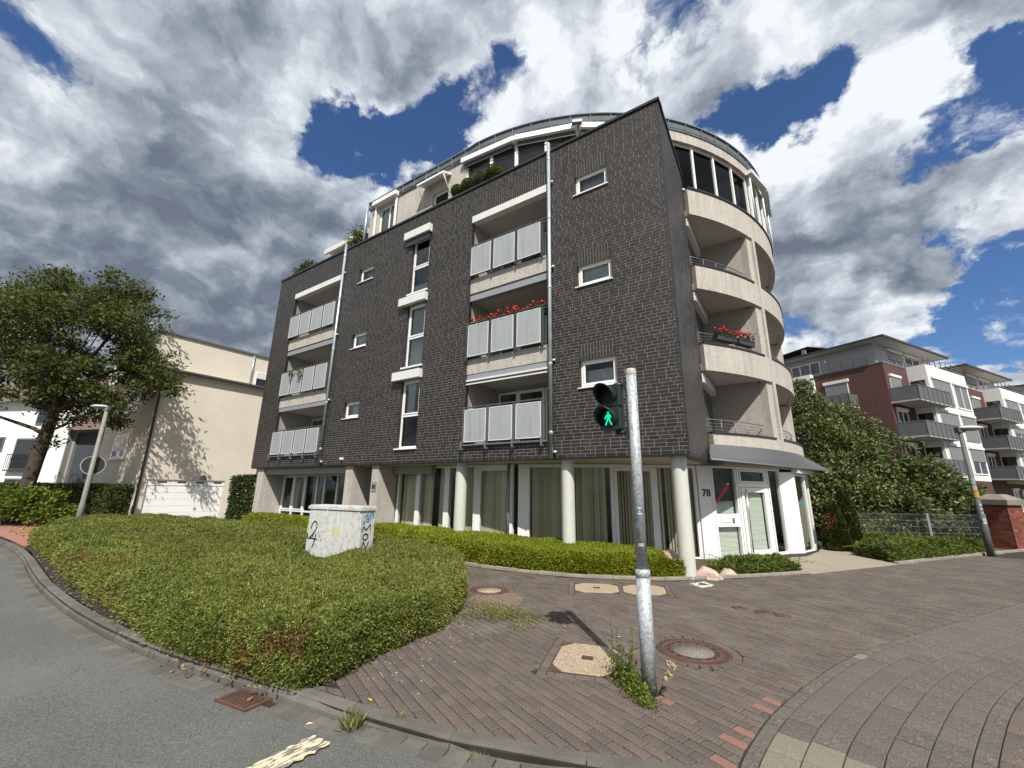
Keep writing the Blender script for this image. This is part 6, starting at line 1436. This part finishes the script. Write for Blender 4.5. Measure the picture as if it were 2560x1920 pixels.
def boxhedge(name, label, P0, P1, dep, h, lm, n, ln, wd, cat='hedge', seed=1):
    a = np.array(P0); b_ = np.array(P1); L = np.linalg.norm(b_-a); d = (b_-a)/L; nrm = np.array((-d[1], d[0])); rg = np.random.default_rng(seed)
    t = thing(name, label, cat, (float((a+b_)[0]/2), float((a+b_)[1]/2), 0))
    m = MB(); m.seg(P0, P1); m.box(0.06, L-0.06, 0.06, dep-0.06, -0.1, h-0.07); m.build('dark_core', M_core, t)  # solid box filling the hedge, its inner shade put into the colour
    A = [L*h, L*h, dep*h, dep*h, L*dep]; pr = np.array(A)/sum(A); f = rg.choice(5, n, p=pr); u, v, w_ = rg.random(n), rg.random(n), rg.random(n)**2*0.14
    x = np.where(f < 2, u*L, np.where(f == 2, w_, np.where(f == 3, L-w_, u*L))); y = np.where(f == 0, w_, np.where(f == 1, dep-w_, np.where(f < 4, u*dep, v*dep))); z = np.where(f == 4, h-w_, v*h)
    bump = 0.07*fbm(x*1.5, z*1.5, y*1.5, seed=seed); N0 = np.array([(0, -1, 0.2), (0, 1, 0.2), (-1, 0, 0.2), (1, 0, 0.2), (0, 0, 1)])[f]
    x, y, z = x+N0[:, 0]*bump, y+N0[:, 1]*bump, z+N0[:, 2]*bump
    P = np.stack([a[0]+d[0]*x+nrm[0]*y, a[1]+d[1]*x+nrm[1]*y, z], 1); Nw = np.stack([d[0]*N0[:, 0]+nrm[0]*N0[:, 1], d[1]*N0[:, 0]+nrm[1]*N0[:, 1], N0[:, 2]], 1)
    leafmesh('foliage', P, Nw, ln, wd, lm, t, 0.5, 0.7, None, None, rg); return t
boxhedge('tall_hedge', 'tall clipped dark hedge running behind the big tree trunk on the left', (-41, -5.6), (-24.6, -3.15), 1.3, 1.62, LM_hedge, 26000, 0.11, 0.06, seed=4)
boxhedge('ivy_hedge', 'dense dark ivy hedge between the garage door and the clinker block', (-20.5, 0.15), (-18.20, 0.22), 1.6, 2.12, LM_ivy, 9000, 0.10, 0.08, seed=5)
def crown(name, lobes, n, ln, wd, lm, parent, seed, shell=0.35, flat=0.8, droop=0.5, clump=26, csig=0.22, spread=0.8):
    """leaves in clumps spread through uneven lobes"""
    rg = np.random.default_rng(seed); L = np.array(lobes, float); vol = L[:, 3]**2.2; k = rg.choice(len(L), n//clump, p=vol/vol.sum())
    dirs = unit(rg.normal(0, 1, (len(k), 3))); rr = L[k, 3]*(1-shell*rg.random(len(k))**1.3)*(0.82+0.25*fbm(dirs[:, 0]*3+L[k, 0], dirs[:, 1]*3+L[k, 1], dirs[:, 2]*3, seed=seed)+0.12*rg.random(len(k)))
    C = L[k, :3]+dirs*rr[:, None]*np.array((1, 1, flat)); ci = np.repeat(np.arange(len(C)), clump)
    P = C[ci]+rg.normal(0, csig, (len(ci), 3))*np.array((1, 1, 0.55)); P = P[P[:, 2] > 0.02] if True else P; ci = ci[:len(P)]
    nn = unit(P-L[k[ci], :3]) if len(P) == len(ci) else dirs[ci]
    r = np.clip(0.5+0.22*rg.normal(0, 1, len(P))+0.15*fbm(P[:, 0]*0.9, P[:, 1]*0.9, P[:, 2]*0.9, seed=seed+3), 0, 1)
    leafmesh(name, P, nn+np.array((0, 0, 0.1)), ln, wd, lm, parent, droop, spread, r, None, rg); return C
# the big tree
TB = np.array((-26.5, -5.5, 0.0)); TR = thing('broadleaf_tree', 'big dark leafed tree with a spreading crown leaning over the left pavement', 'tree', tuple(TB))
vr = np.array((0.83, 0.556, 0)); vf = np.array((-0.556, 0.831, 0)); up = np.array((0, 0, 1.0))
LB = []
for r, f, z, s in ((-0.4, 0, 10.3, 1.9), (1.9, 0.4, 10.0, 1.7), (3.0, -0.6, 9.0, 1.6), (-2.6, 0.3, 10.2, 1.8), (-4.2, 0, 8.4, 2.0), (-5.8, .4, 6.8, 1.8), (0.4, -1.8, 8.7, 1.9), (3.9, 0.2, 7.4, 1.3), (4.7, 0.2, 6.6, 0.85), (5.5, 0.1, 6.1, 0.5), (2.3, 1.3, 7.4, 1.8), (-1.8, 1.6, 7.6, 2.0), (-1.5, -1.6, 6.6, 1.8), (1.7, -1.8, 6.3, 1.6), (3.2, -0.4, 5.6, 1.25), (2.9, 0.2, 4.7, 0.8), (-3.6, -0.6, 5.9, 1.8), (-0.1, 0.8, 5.7, 1.4), (-5.0, 0, 4.9, 1.3), (4.0, -0.8, 4.9, 0.55), (0.9, 0.3, 11.4, 1.0), (2.7, 0.4, 11.3, 0.6), (-1.6, 0, 11.4, 0.9), (1.6, -0.5, 4.4, 0.6), (0.9, -0.6, 3.3, 0.4)):
    p = TB+vr*r+vf*f+up*z; LB.append((*p, s))
crown('crown', LB, 47000, 0.20, 0.080, LM_tree, TR, 11, shell=0.65, clump=40, csig=0.22, droop=0.6, flat=0.85)
m = MB(); lean = vr*0.075; pts = [tuple(TB+lean*z+up*z+np.array((0.03*math.sin(z*1.7), 0, 0))) for z in (-0.1, 0.3, 0.9, 1.8, 2.8, 3.8, 4.8, 5.9, 7.0)]
m.tube(pts, [0.40, 0.31, 0.27, 0.25, 0.24, 0.235, 0.19, 0.14, 0.09], 14, caps=False); m.build('trunk', M_bark, TR)
m = MB(); rg = random.Random(5); bases = [np.array(pts[i]) for i in (4, 5, 5, 6, 6, 7)]
for i, lb in enumerate(LB):
    t = np.array(lb[:3]); b0 = min(bases, key=lambda q: np.linalg.norm(q-t)+(3 if q[2] > t[2]-0.2 else 0)); mid = (b0*0.5+t*0.5)+up*0.3+np.array((rg.uniform(-.3, .3), rg.uniform(-.3, .3), 0)); R_b = 0.10 if lb[3] > 1.2 else 0.045
    m.tube([tuple(b0), tuple(b0*0.75+mid*0.25+up*0.08), tuple(mid), tuple(t)], [R_b, R_b*0.85, R_b*0.55, R_b*0.25], 7, caps=False)
    for q in range(5):
        d = np.array((rg.gauss(0, 1), rg.gauss(0, 1), rg.gauss(0.2, 0.7))); d /= np.linalg.norm(d); m.tube([tuple(mid*0.3+t*0.7), tuple(t+d*lb[3]*0.45), tuple(t+d*lb[3]*0.9)], [R_b*0.35, R_b*0.22, 0.008], 5, caps=False)
m.build('limb', M_bark, TR)
def shrub(name, label, lobes, n, ln, wd, lm, seed, cat='shrub', zb=0.0, **k):
    L = np.array(lobes); t = thing(name, label, cat, (float(L[:, 0].mean()), float(L[:, 1].mean()), 0)); crown('crown', lobes, n, ln, wd, lm, t, seed, **k)
    m = MB()
    for lb in lobes:
        g0 = (lb[0]*0.6+float(L[:, 0].mean())*0.4, lb[1]*0.6+float(L[:, 1].mean())*0.4, zb-0.05); m.tube([g0, ((g0[0]+lb[0])/2+0.05, (g0[1]+lb[1])/2, (zb+lb[2])*0.5), tuple(lb[:3])], [0.05, 0.035, 0.015], 6, caps=False)
    m.build('trunk', M_twig, t); return t
shrub('young_shrub', 'loose light green shrub at the foot of the big tree', [(-24.6, -5.55, 0.75, 0.75), (-24.0, -5.1, 0.6, 0.6), (-25.5, -5.9, 0.9, 0.8), (-23.4, -4.75, 0.55, 0.45), (-26.6, -6.2, 0.7, 0.7), (-24.2, -5.5, 1.25, 0.4), (-23.6, -4.9, 1.2, 0.3)], 6000, 0.15, 0.09, LM_shrub, 21, shell=0.6, clump=12, csig=0.14)
# right hand bushes, each with its own body
m_ = dict(shell=0.45, clump=18, csig=0.16, droop=0.35, flat=1.0)
shrub('tall_bush', 'tall dense dark green bush against the curved end of the clinker block', [(2.9, 11.7, 1.0, 1.2), (2.75, 12.2, 2.6, 1.25), (2.7, 12.5, 4.1, 1.2), (2.55, 12.9, 5.4, 0.85), (2.5, 13.1, 6.3, 0.45), (3.6, 12.6, 3.2, 1.1), (3.7, 11.9, 1.7, 1.1), (3.3, 13.0, 4.8, 0.8), (2.3, 11.6, 1.6, 0.9)], 40000, 0.13, 0.075, LM_bush, 22, 'bush', **m_)
shrub('spreading_bush', 'wide rounded green bush in front of the red brick block', [(5.0, 12.6, 1.0, 1.15), (4.6, 13.0, 2.2, 0.95), (5.9, 13.6, 2.0, 1.1), (6.7, 14.2, 1.5, 1.05), (6.4, 14.0, 2.35, 0.6), (5.5, 13.2, 2.75, 0.5), (7.4, 14.6, 0.9, 0.8)], 26000, 0.14, 0.085, LM_bush, 23, 'bush', **m_)
shrub('leaning_bush', 'pale tipped bush with thin arching twigs between the tall bush and the red brick wall', [(4.2, 13.6, 3.6, 0.75), (4.5, 14.2, 4.4, 0.55), (4.0, 14.0, 5.2, 0.45), (5.0, 14.6, 4.1, 0.4), (5.6, 14.9, 3.9, 0.28), (4.3, 13.8, 2.5, 0.9), (6.1, 15.2, 3.75, 0.18)], 9000, 0.13, 0.075, LM_bush, 24, 'bush', **m_)
shrub('low_bush', 'low dark bush squeezed between the fence and the brick pillar', [(6.6, 13.0, 0.7, 0.7), (5.9, 12.4, 0.6, 0.6), (7.5, 13.6, 0.8, 0.7), (4.2, 11.3, 0.5, 0.55), (5.0, 11.8, 0.55, 0.55), (3.4, 10.7, 0.5, 0.55)], 12000, 0.11, 0.07, LM_bush, 25, 'bush', **m_)
shrub('bush', 'green bush growing right of the brick gate pillar', [(9.2, 13.2, 0.8, 0.7), (9.8, 14.0, 0.9, 0.7), (10.6, 14.6, 0.8, 0.7)], 6000, 0.13, 0.08, LM_bush, 26, 'bush', **m_)
def conifer(label, x, y, h, r, seed, brown):
    t = thing('conifer', label, 'conifer', (x, y, 0), 'cypress bushes by the round building end'); rg = np.random.default_rng(seed); n = 9000
    z = h*(1-np.sqrt(rg.random(n))*0.985); a = rg.random(n)*2*PI; prof = r*np.minimum(1, (1-z/h)**0.45*1.05)*(0.86+0.16*fbm(np.cos(a)*2, np.sin(a)*2, z*3, seed=seed))
    rr = prof*(1-0.35*rg.random(n)**2); P = np.stack([x+rr*np.cos(a), y+rr*np.sin(a), z+0.03], 1); Nn = np.stack([np.cos(a)*0.6, np.sin(a)*0.6, np.full(n, 0.9)], 1)
    bm = fbm(P[:, 0]*3.2, P[:, 1]*3.2, P[:, 2]*3.2, seed=seed+1)+brown-0.5*np.clip((z/h-0.55)*3, 0, 1.5); q = rg.random(n); rnd = np.where(bm > 0.25, 0.56+0.44*q, 0.44*q)
    leafmesh('crown', P, Nn, 0.085, 0.035, LM_con, t, 0.0, 0.4, rnd, None, rg); m = MB(); m.lathe([(r*0.7, 0.02), (r*0.72, h*0.35), (r*0.3, h*0.75), (0.01, h*0.93)], x, y, 14); m.build('trunk', M_core, t)  # the lathe is a wide shade-coloured fill behind the leaves, not a stem
conifer('squat cypress bush with large brown dead patches beside the round glazed corner', 2.62, 7.9, 1.50, 0.40, 31, 0.10); conifer('taller pointed cypress bush, green with brown foot, right behind the squat one', 3.0, 8.25, 1.92, 0.34, 32, -0.10)
def juniper(name, label, poly, h, n, seed):
    t = heightbed(name, label, 'juniper', poly, lambda x, y: h*(0.62+0.38*fbm(x*2.5, y*2.5, seed=seed)), 5200, 0.060, 0.016, LM_jun, wr=0.28, seed=seed, spread=0.9, core=0.7)
    rg = np.random.default_rng(seed); k = 0; Ps = []; Ns = []
    while k < n:
        p = np.array(poly).min(0)+rg.random(2)*(np.array(poly).max(0)-np.array(poly).min(0))
        if not inpoly(p[None], poly)[0]: continue
        a = rg.random()*2*PI; L = 0.25+0.35*rg.random(); el = 0.25+0.5*rg.random(); d = np.array((math.cos(a), math.sin(a), el)); d /= np.linalg.norm(d); s = np.linspace(0, 1, 26)[:, None]
        pts = np.array((p[0], p[1], h*0.45))+d*L*s-np.array((0, 0, 0.12))*s*s; Ps.append(pts); Ns.append(np.tile(d, (26, 1))); k += 1
    leafmesh('sprays', np.concatenate(Ps), np.concatenate(Ns), 0.05, 0.014, LM_jun, t, 0.1, 0.55, None, None, rg); return t
juniper('juniper', 'low spreading juniper with long sprays beneath the entrance side light', [(-0.05, 0.75), (0.55, 1.25), (1.1, 1.95), (1.62, 2.62), (1.3, 3.0), (0.75, 2.9), (0.25, 2.5), (-0.05, 1.9)], 0.34, 70, 41)
juniper('juniper', 'large spreading juniper bed beside the street lamp and wire fence', [(3.62, 5.75), (4.6, 7.2), (5.7, 9.0), (6.3, 10.1), (6.6, 11.6), (5.3, 10.6), (3.9, 9.7), (3.3, 9.1), (3.1, 7.9), (2.95, 6.8)], 0.50, 110, 42)
# boulders of pink stone
for i, (lb, x, y, s) in enumerate((('pink stone boulder left of the corner column', -0.78, 0.62, 0.30), ('low pink stone boulder right of the corner column', 0.02, 0.62, 0.24), ('flat pink stone lying before the white number panel', 0.30, 1.15, 0.22))):
    rg = np.random.default_rng(50+i); nu_, nv_ = 22, 12; vs = []
    th = np.linspace(0, 2*PI, nu_, endpoint=False); ph = np.linspace(-0.3, PI/2, nv_); T_, P_ = np.meshgrid(th, ph); D = np.stack([np.cos(P_)*np.cos(T_), np.cos(P_)*np.sin(T_), np.sin(P_)], -1).reshape(-1, 3)
    R_k = s*(1+0.30*fbm(D[:, 0]*1.6, D[:, 1]*1.6, D[:, 2]*1.6, seed=60+i)+0.08*fbm(D[:, 0]*6, D[:, 1]*6, D[:, 2]*6, seed=70+i)); V = D*R_k[:, None]*np.array((1.15, 0.9, (1.35, 0.95, 0.55)[i]))+np.array((x, y, 0.02))
    F = [(r*nu_+k, r*nu_+(k+1) % nu_, (r+1)*nu_+(k+1) % nu_, (r+1)*nu_+k) for r in range(nv_-1) for k in range(nu_)]
    o = npmesh('boulder', V, np.array(F), mat('pink_stone', (0.46, 0.33, 0.28), 0.9, var=0.2, vscale=8, bump=0.9, bscale=25, stain=(0.55, 0.46, 0.40), sscale=6, samt=0.6)); tag(o, lb, 'boulder', 'pink boulders by the column')
# balcony flowers
def flowerbox(label, T, x0, x1, y, z, n, seed, red=True):
    t = thing('flower_box', label, 'flower box', T.tv((x0*0.5+x1*0.5, y, z)), 'balcony flower boxes'); b = MB(); b.T = T.T; b.box(x0, x1, y-0.09, y+0.09, z, z+0.17); b.box(x0-0.01, x1+0.01, y-0.10, y+0.10, z+0.15, z+0.175); b.build('trough', mat('slate_box', (0.035, 0.036, 0.042), 0.6), t)
    rg = np.random.default_rng(seed); P = np.stack([x0+rg.random(n)*(x1-x0), y+rg.normal(-0.04, 0.08, n), z+0.17+np.abs(rg.normal(0.05, 0.07, n))], 1); P = np.array([T.tv(p) for p in P]); leafmesh('leaves', P, np.tile((0, -0.3, 0.8), (n, 1)), 0.05, 0.045, LM_ger, t, 0.3, 0.8, None, None, rg)
    m = MB(); M_ger = mat('geranium_red', (0.55, 0.010, 0.010), 0.6, rnd=[(0, (0.36, 0.006, 0.008)), (1, (0.66, 0.022, 0.018))]); k = int((x1-x0)*34)
    for i in range(k):
        c = T.tv((x0+(x1-x0)*rg.random(), y+rg.normal(-0.05, 0.06), z+0.27+abs(rg.normal(0.02, 0.075))-(0.10 if rg.random() < .2 else 0)))
        for j in range(11):
            d = unit(rg.normal(0, 1, 3)); p = np.array(c)+d*0.036; s = 0.024; a = unit(np.cross(d, (0.3, 0.5, 0.8))); b2 = np.cross(d, a); q = MB.tv(MB(), p); m.T = None
            m.add([tuple(p+a*s), tuple(p+b2*s), tuple(p-a*s), tuple(p-b2*s)], [(0, 1, 2, 3)], 0, rg.random())
    m.build('blossoms', M_ger, t)
T0 = MB()
for i, lb in enumerate(('geranium box on the red flowered balcony, left third of the rail', 'geranium box on the red flowered balcony, middle of the rail', 'geranium box on the red flowered balcony, right third of the rail')): flowerbox(lb, T0, -6.02+i*0.9, -5.16+i*0.9, 0.05, 6.42, 260, 80+i)
for a0, a1, lb in ((-37.0, -31.6, 'left geranium trough hung on the rail of the round middle balcony'), (-31.2, -25.8, 'right geranium trough hung on the rail of the round middle balcony')):
    T1_ = MB(); L = T1_.seg(cpt(a0, RR-0.12), cpt(a1, RR-0.12)); flowerbox(lb, T1_, 0.02, L-0.02, -0.02, 6.12, 240, int(-a0))
for i, (x, lb) in enumerate(((-15.15, 'larger of two pot plants hanging on the left middle balcony panels'), (-15.85, 'smaller of two pot plants hanging on the left middle balcony panels'))):
    s = 1-0.3*i; t = thing('pot_plant', lb, 'plant', (x, -0.2, 6.3)); b = MB(); b.lathe([(0.045*s, 6.22), (0.065*s, 6.36)], x, -0.20, 12); b.build('pot', M_zinc, t); rg = np.random.default_rng(90+i); n = 90; P = np.array((x, -0.20, 6.38))+rg.normal(0, 0.075*s, (n, 3)); leafmesh('leaves', P, P-np.array((x, -0.2, 6.33)), 0.09, 0.05, LM_shrub, t, 0.3, 0.5, None, None, rg)
for i, (x, r, lb) in enumerate(((-6.98, 0.22, 'clipped box ball on the roof terrace, leftmost of the four'), (-6.48, 0.24, 'clipped box ball on the roof terrace, second from the left'), (-5.92, 0.25, 'clipped box ball on the roof terrace, second from the right'), (-5.38, 0.28, 'clipped box ball on the roof terrace, rightmost and biggest of the four'))):
    t = thing('topiary_ball', lb, 'topiary', (x, 0.12, 11.7), 'box balls on the roof terrace'); rg = np.random.default_rng(95+i); n = 2600; D = unit(rg.normal(0, 1, (n, 3))); P = np.array((x, 0.10, 11.98))+D*r*(0.93+0.09*rg.random(n))[:, None]; leafmesh('crown', P, D, 0.045, 0.022, leafmat('box_leaf', [(0, (0.05, 0.07, 0.01)), (1, (0.15, 0.16, 0.03))], 0.25), t, 0, 0.5, None, None, rg)
    b = MB(); b.lathe([(0.12, 11.70), (0.16, 11.9)], x, 0.10, 14); b.lathe([(0.01, 11.78), (r*0.8, 11.90), (r*0.85, 12.05), (0.01, 11.95+r*0.8)], x, 0.10, 12); b.build('pot', M_core, t)  # pot plus a fill inside the ball, both in the shade colour
shrub('terrace_shrub', 'leafy shrub poking over the left end of the roof coping', [(-17.2, 0.5, 12.05, 0.45), (-16.9, 0.5, 12.2, 0.4), (-17.6, 0.5, 11.95, 0.35)], 2600, 0.09, 0.05, LM_hedge, 101, zb=11.2, clump=12, csig=0.1)
shrub('terrace_shrub', 'upright green shrub beside the terrace shelter post', [(-12.85, 0.35, 12.2, 0.4), (-12.8, 0.35, 12.6, 0.32), (-13.1, 0.35, 11.95, 0.45), (-13.5, 0.35, 11.9, 0.3)], 2600, 0.08, 0.045, LM_bush, 102, zb=11.2, clump=12, csig=0.1)
# weeds and tufts
def tuft(name, label, x, y, n, h, r, seed, lm=LM_grass, z=0.0, group=None, cat='weed'):
    rg = np.random.default_rng(seed); a = rg.random(n)*2*PI; q = r*np.sqrt(rg.random(n)); P = np.stack([x+q*np.cos(a), y+q*np.sin(a), np.full(n, z)], 1); D = np.stack([np.cos(a)*0.45, np.sin(a)*0.45, np.ones(n)], 1)
    o = leafmesh(name, P, D, h, h*0.06+0.002, lm, None, 0.2, 0.22, None, None, rg); return tag(o, label, cat, group)
for i, (x, y, n, h, r, lb) in enumerate(((-1.27, -6.86, 70, 0.16, 0.05, 'tallest dry grass tuft growing in the kerb joint'), (-1.06, -6.79, 60, 0.04, 0.09, 'flat green weed spread along the kerb joint'), (-0.72, -6.68, 60, 0.05, 0.05, 'small grass tuft in the kerb joint above the road line'), (-0.44, -6.66, 50, 0.04, 0.06, 'thin weed strip in the kerb joint at the bottom edge'), (-0.25, -6.60, 90, 0.07, 0.06, 'yellowish grass tuft at the bottom of the kerb'), (-0.12, -6.57, 40, 0.04, 0.04, 'small green tuft at the very bottom of the kerb'), (-1.0, -6.62, 60, 0.03, 0.04, 'weed mat in the joints of the kerb border pavers'))): tuft('grass_tuft', lb, x, y, n, h, r, 120+i, z=-0.07 if y < -6.56 and i != 6 else 0.0, group='tufts along the kerb')
rg = np.random.default_rng(140); n = 5200; P2 = np.stack([-1.95+rg.normal(0, 0.36, n), -3.95+rg.normal(0, 0.28, n)], 1); lv = (cand := None); u_ = (P2-ctr)@pu; v_ = (P2-ctr)@pv; v2 = np.round(v_/PWd-0.5)*PWd+PWd/2+rg.normal(0, 0.008, n); on = rg.random(n) < 0.75; v_ = np.where(on, v2, v_); P2 = ctr+u_[:, None]*pu+v_[:, None]*pv
kk = fbm(P2[:, 0]*2.5, P2[:, 1]*2.5, seed=12) > -0.25; P2 = P2[kk]; o = leafmesh('joint_grass', np.c_[P2, np.zeros(len(P2))], np.tile((0, 0, 1.0), (len(P2), 1)), 0.045, 0.007, LM_grass, None, 0.3, 0.6, None, 'stuff', rg); o['label'] = 'patch of grass sprouting in the paving joints'
W0 = thing('weed_clump', 'leafy green weeds with tall stems growing at the foot of the signal pole', 'weed', (0.25, -5.15, 0)); rg = np.random.default_rng(150)
A_ = np.array((0.10, -4.97)); B_ = np.array((0.55, -5.38)); n = 1050; tt = rg.random(n); P2 = A_+(B_-A_)*tt[:, None]+rg.normal(0, 0.045, (n, 2)); hz = np.abs(rg.normal(0, 0.075, n))*(1.5-tt); leafmesh('leaves', np.c_[P2, hz], np.tile((0, 0, 0.8), (n, 1)), 0.034, 0.017, LM_shrub, W0, 0.2, 0.9, None, None, rg)
Ps = []; Ns = []; m = MB()
for i in range(10):
    p = A_+(B_-A_)*rg.random()*0.5+rg.normal(0, 0.035, 2); h = 0.15+0.36*rg.random(); q = np.array((p[0]+rg.normal(0, 0.05), p[1]+rg.normal(0, 0.05), h)); m.tube([(p[0], p[1], 0), tuple((np.array((p[0], p[1], 0))+q)/2+rg.normal(0, 0.01, 3)), tuple(q)], [0.003, 0.0025, 0.001], 4, caps=False)
    s = np.linspace(0.15, 1, 22)[:, None]; Ps.append(np.array((p[0], p[1], 0))+(q-np.array((p[0], p[1], 0)))*s); Ns.append(rg.normal(0, 1, (22, 3))+np.array((0, 0, 0.5)))
leafmesh('stem_leaves', np.concatenate(Ps), np.concatenate(Ns), 0.030, 0.012, LM_shrub, W0, 0.1, 0.4, None, None, rg); m.build('stem', M_twig, W0)
t = thing('dry_grass', 'dry straw coloured grass heads right of the signal pole foot', 'weed', (0.55, -5.05, 0)); m = MB(); rg = np.random.default_rng(160); Ps = []; Ns = []
for i in range(8):
    a = -0.6+rg.random()*1.2; L = 0.16+0.14*rg.random(); b0 = np.array((0.515, -5.09, 0)); tip = b0+np.array((math.cos(a)*L*0.6, math.sin(a)*L*0.6, L)); m.tube([tuple(b0), tuple((b0+tip)/2+np.array((0, 0, 0.03))), tuple(tip)], 0.0018, 4, caps=False)
    for j in range(14): Ps.append(tip+rg.normal(0, 0.012, 3)); Ns.append(np.array((math.cos(a), math.sin(a), -0.4)))
M_straw = mat('straw', (0.42, 0.33, 0.19), 0.9); m.build('stalk', M_straw, t); leafmesh('seed_head', np.array(Ps), np.array(Ns), 0.035, 0.010, M_straw, t, 0.3, 0.3, None, None, rg)
# fallen leaves and paper on the paving and in the gutter
rg = random.Random(9); M_fl = [mat('fallen_yellow', (0.45, 0.30, 0.04), 0.7), mat('fallen_brown', (0.22, 0.10, 0.04), 0.8), mat('fallen_pale', (0.55, 0.45, 0.30), 0.8)]
for i, (x, y, z, s, k, lb) in enumerate(((-1.40, -6.60, 0.006, 0.035, 0, 'red and yellow fallen leaf on the kerb border pavers'), (-2.40, -7.05, -0.078, 0.05, 1, 'orange dry leaf lying on the drain grate'), (-1.62, -6.98, -0.078, 0.03, 2, 'pale dry leaf in the gutter right of the drain'), (-3.6, -7.22, -0.083, 0.03, 0, 'yellow leaf in the gutter left of the drain'), (-0.25, -3.9, 0.005, 0.03, 2, 'pale dry leaf on the paving near the signal shadow'), (-0.95, -3.95, 0.005, 0.03, 0, 'tiny yellow leaf on the paving between shrub bed and big square cover'))):
    a = rg.uniform(0, 6.28); b = MB().at(x, y, math.degrees(a)); b.add([(-s, 0, z), (-s*0.2, -s*0.45, z+0.008), (s, 0, z+0.004), (-s*0.1, s*0.45, z+0.010), (0, 0, z+0.003)], [(0, 1, 4), (1, 2, 4), (2, 3, 4), (3, 0, 4)]); o = b.build('fallen_leaf', M_fl[k]); tag(o, lb, 'leaf')
rg = np.random.default_rng(170); n = 620; P = np.stack([-2.4+rg.random(n)*1.9, -6.4+rg.random(n)*2.0], 1); k = (edgedist(P, BED) < 0.9*rg.random(n)) & ~inpoly(P, BED) & inpoly(P, PAVE); P = P[k]; vs = MB()
for p in P: s = 0.004+0.010*rg.random()**2; vs.at(p[0], p[1], rg.random()*360); vs.prism([(-s, -s*.7), (s*.8, -s), (s, s*.6), (-s*.6, s)], 0.0, 0.0042, 0, rg.random())
o = vs.build('lichen_spots', mat('lichen', (0.36, 0.34, 0.30), 0.95, rnd=[(0, (0.17, 0.155, 0.135)), (1, (0.30, 0.285, 0.25))]), PAV, 'stuff')
n = 1500; P = np.stack([-16.5+rg.random(n)*14.5, -7.3+rg.random(n)*0.7], 1); k = (edgedist(P, BED) < 0.16) & ~inpoly(P, BED); P = P[k]; o = leafmesh('leaf_litter', np.c_[P, np.full(len(P), 0.012)], rg.normal(0, 1, (len(P), 3))*np.array((1, 1, 0.15)), 0.05, 0.022, leafmat('litter_leaf', [(0, (0.10, 0.06, 0.03)), (0.6, (0.28, 0.20, 0.10)), (1, (0.14, 0.17, 0.04))], 0.1), None, 0, 0.1, None, 'stuff', rg); o['label'] = 'dry leaf litter between the shrub bed and the kerb'
n = 1400; P = np.stack([-24.5+rg.random(n)*5.5, -6.4+rg.random(n)*1.6], 1); k = np.abs(P[:, 1]-(-4.55-0.33*(P[:, 0]+19.0)*0-1.15-0.12*(P[:, 0]+22))) < 0.55*rg.random(n); P = P[k]; o = leafmesh('dry_fringe', np.c_[P, np.zeros(len(P))], rg.normal(0, 1, (len(P), 3))*np.array((1, 1, 0.3))+np.array((0, 0, .5)), 0.09, 0.03, leafmat('fringe_leaf', [(0, (0.30, 0.20, 0.06)), (0.7, (0.42, 0.32, 0.12)), (1, (0.16, 0.18, 0.04))], 0.2), None, 0.2, 0.5, None, 'stuff', rg); o['label'] = 'yellow dried grass fringe beside the red path'
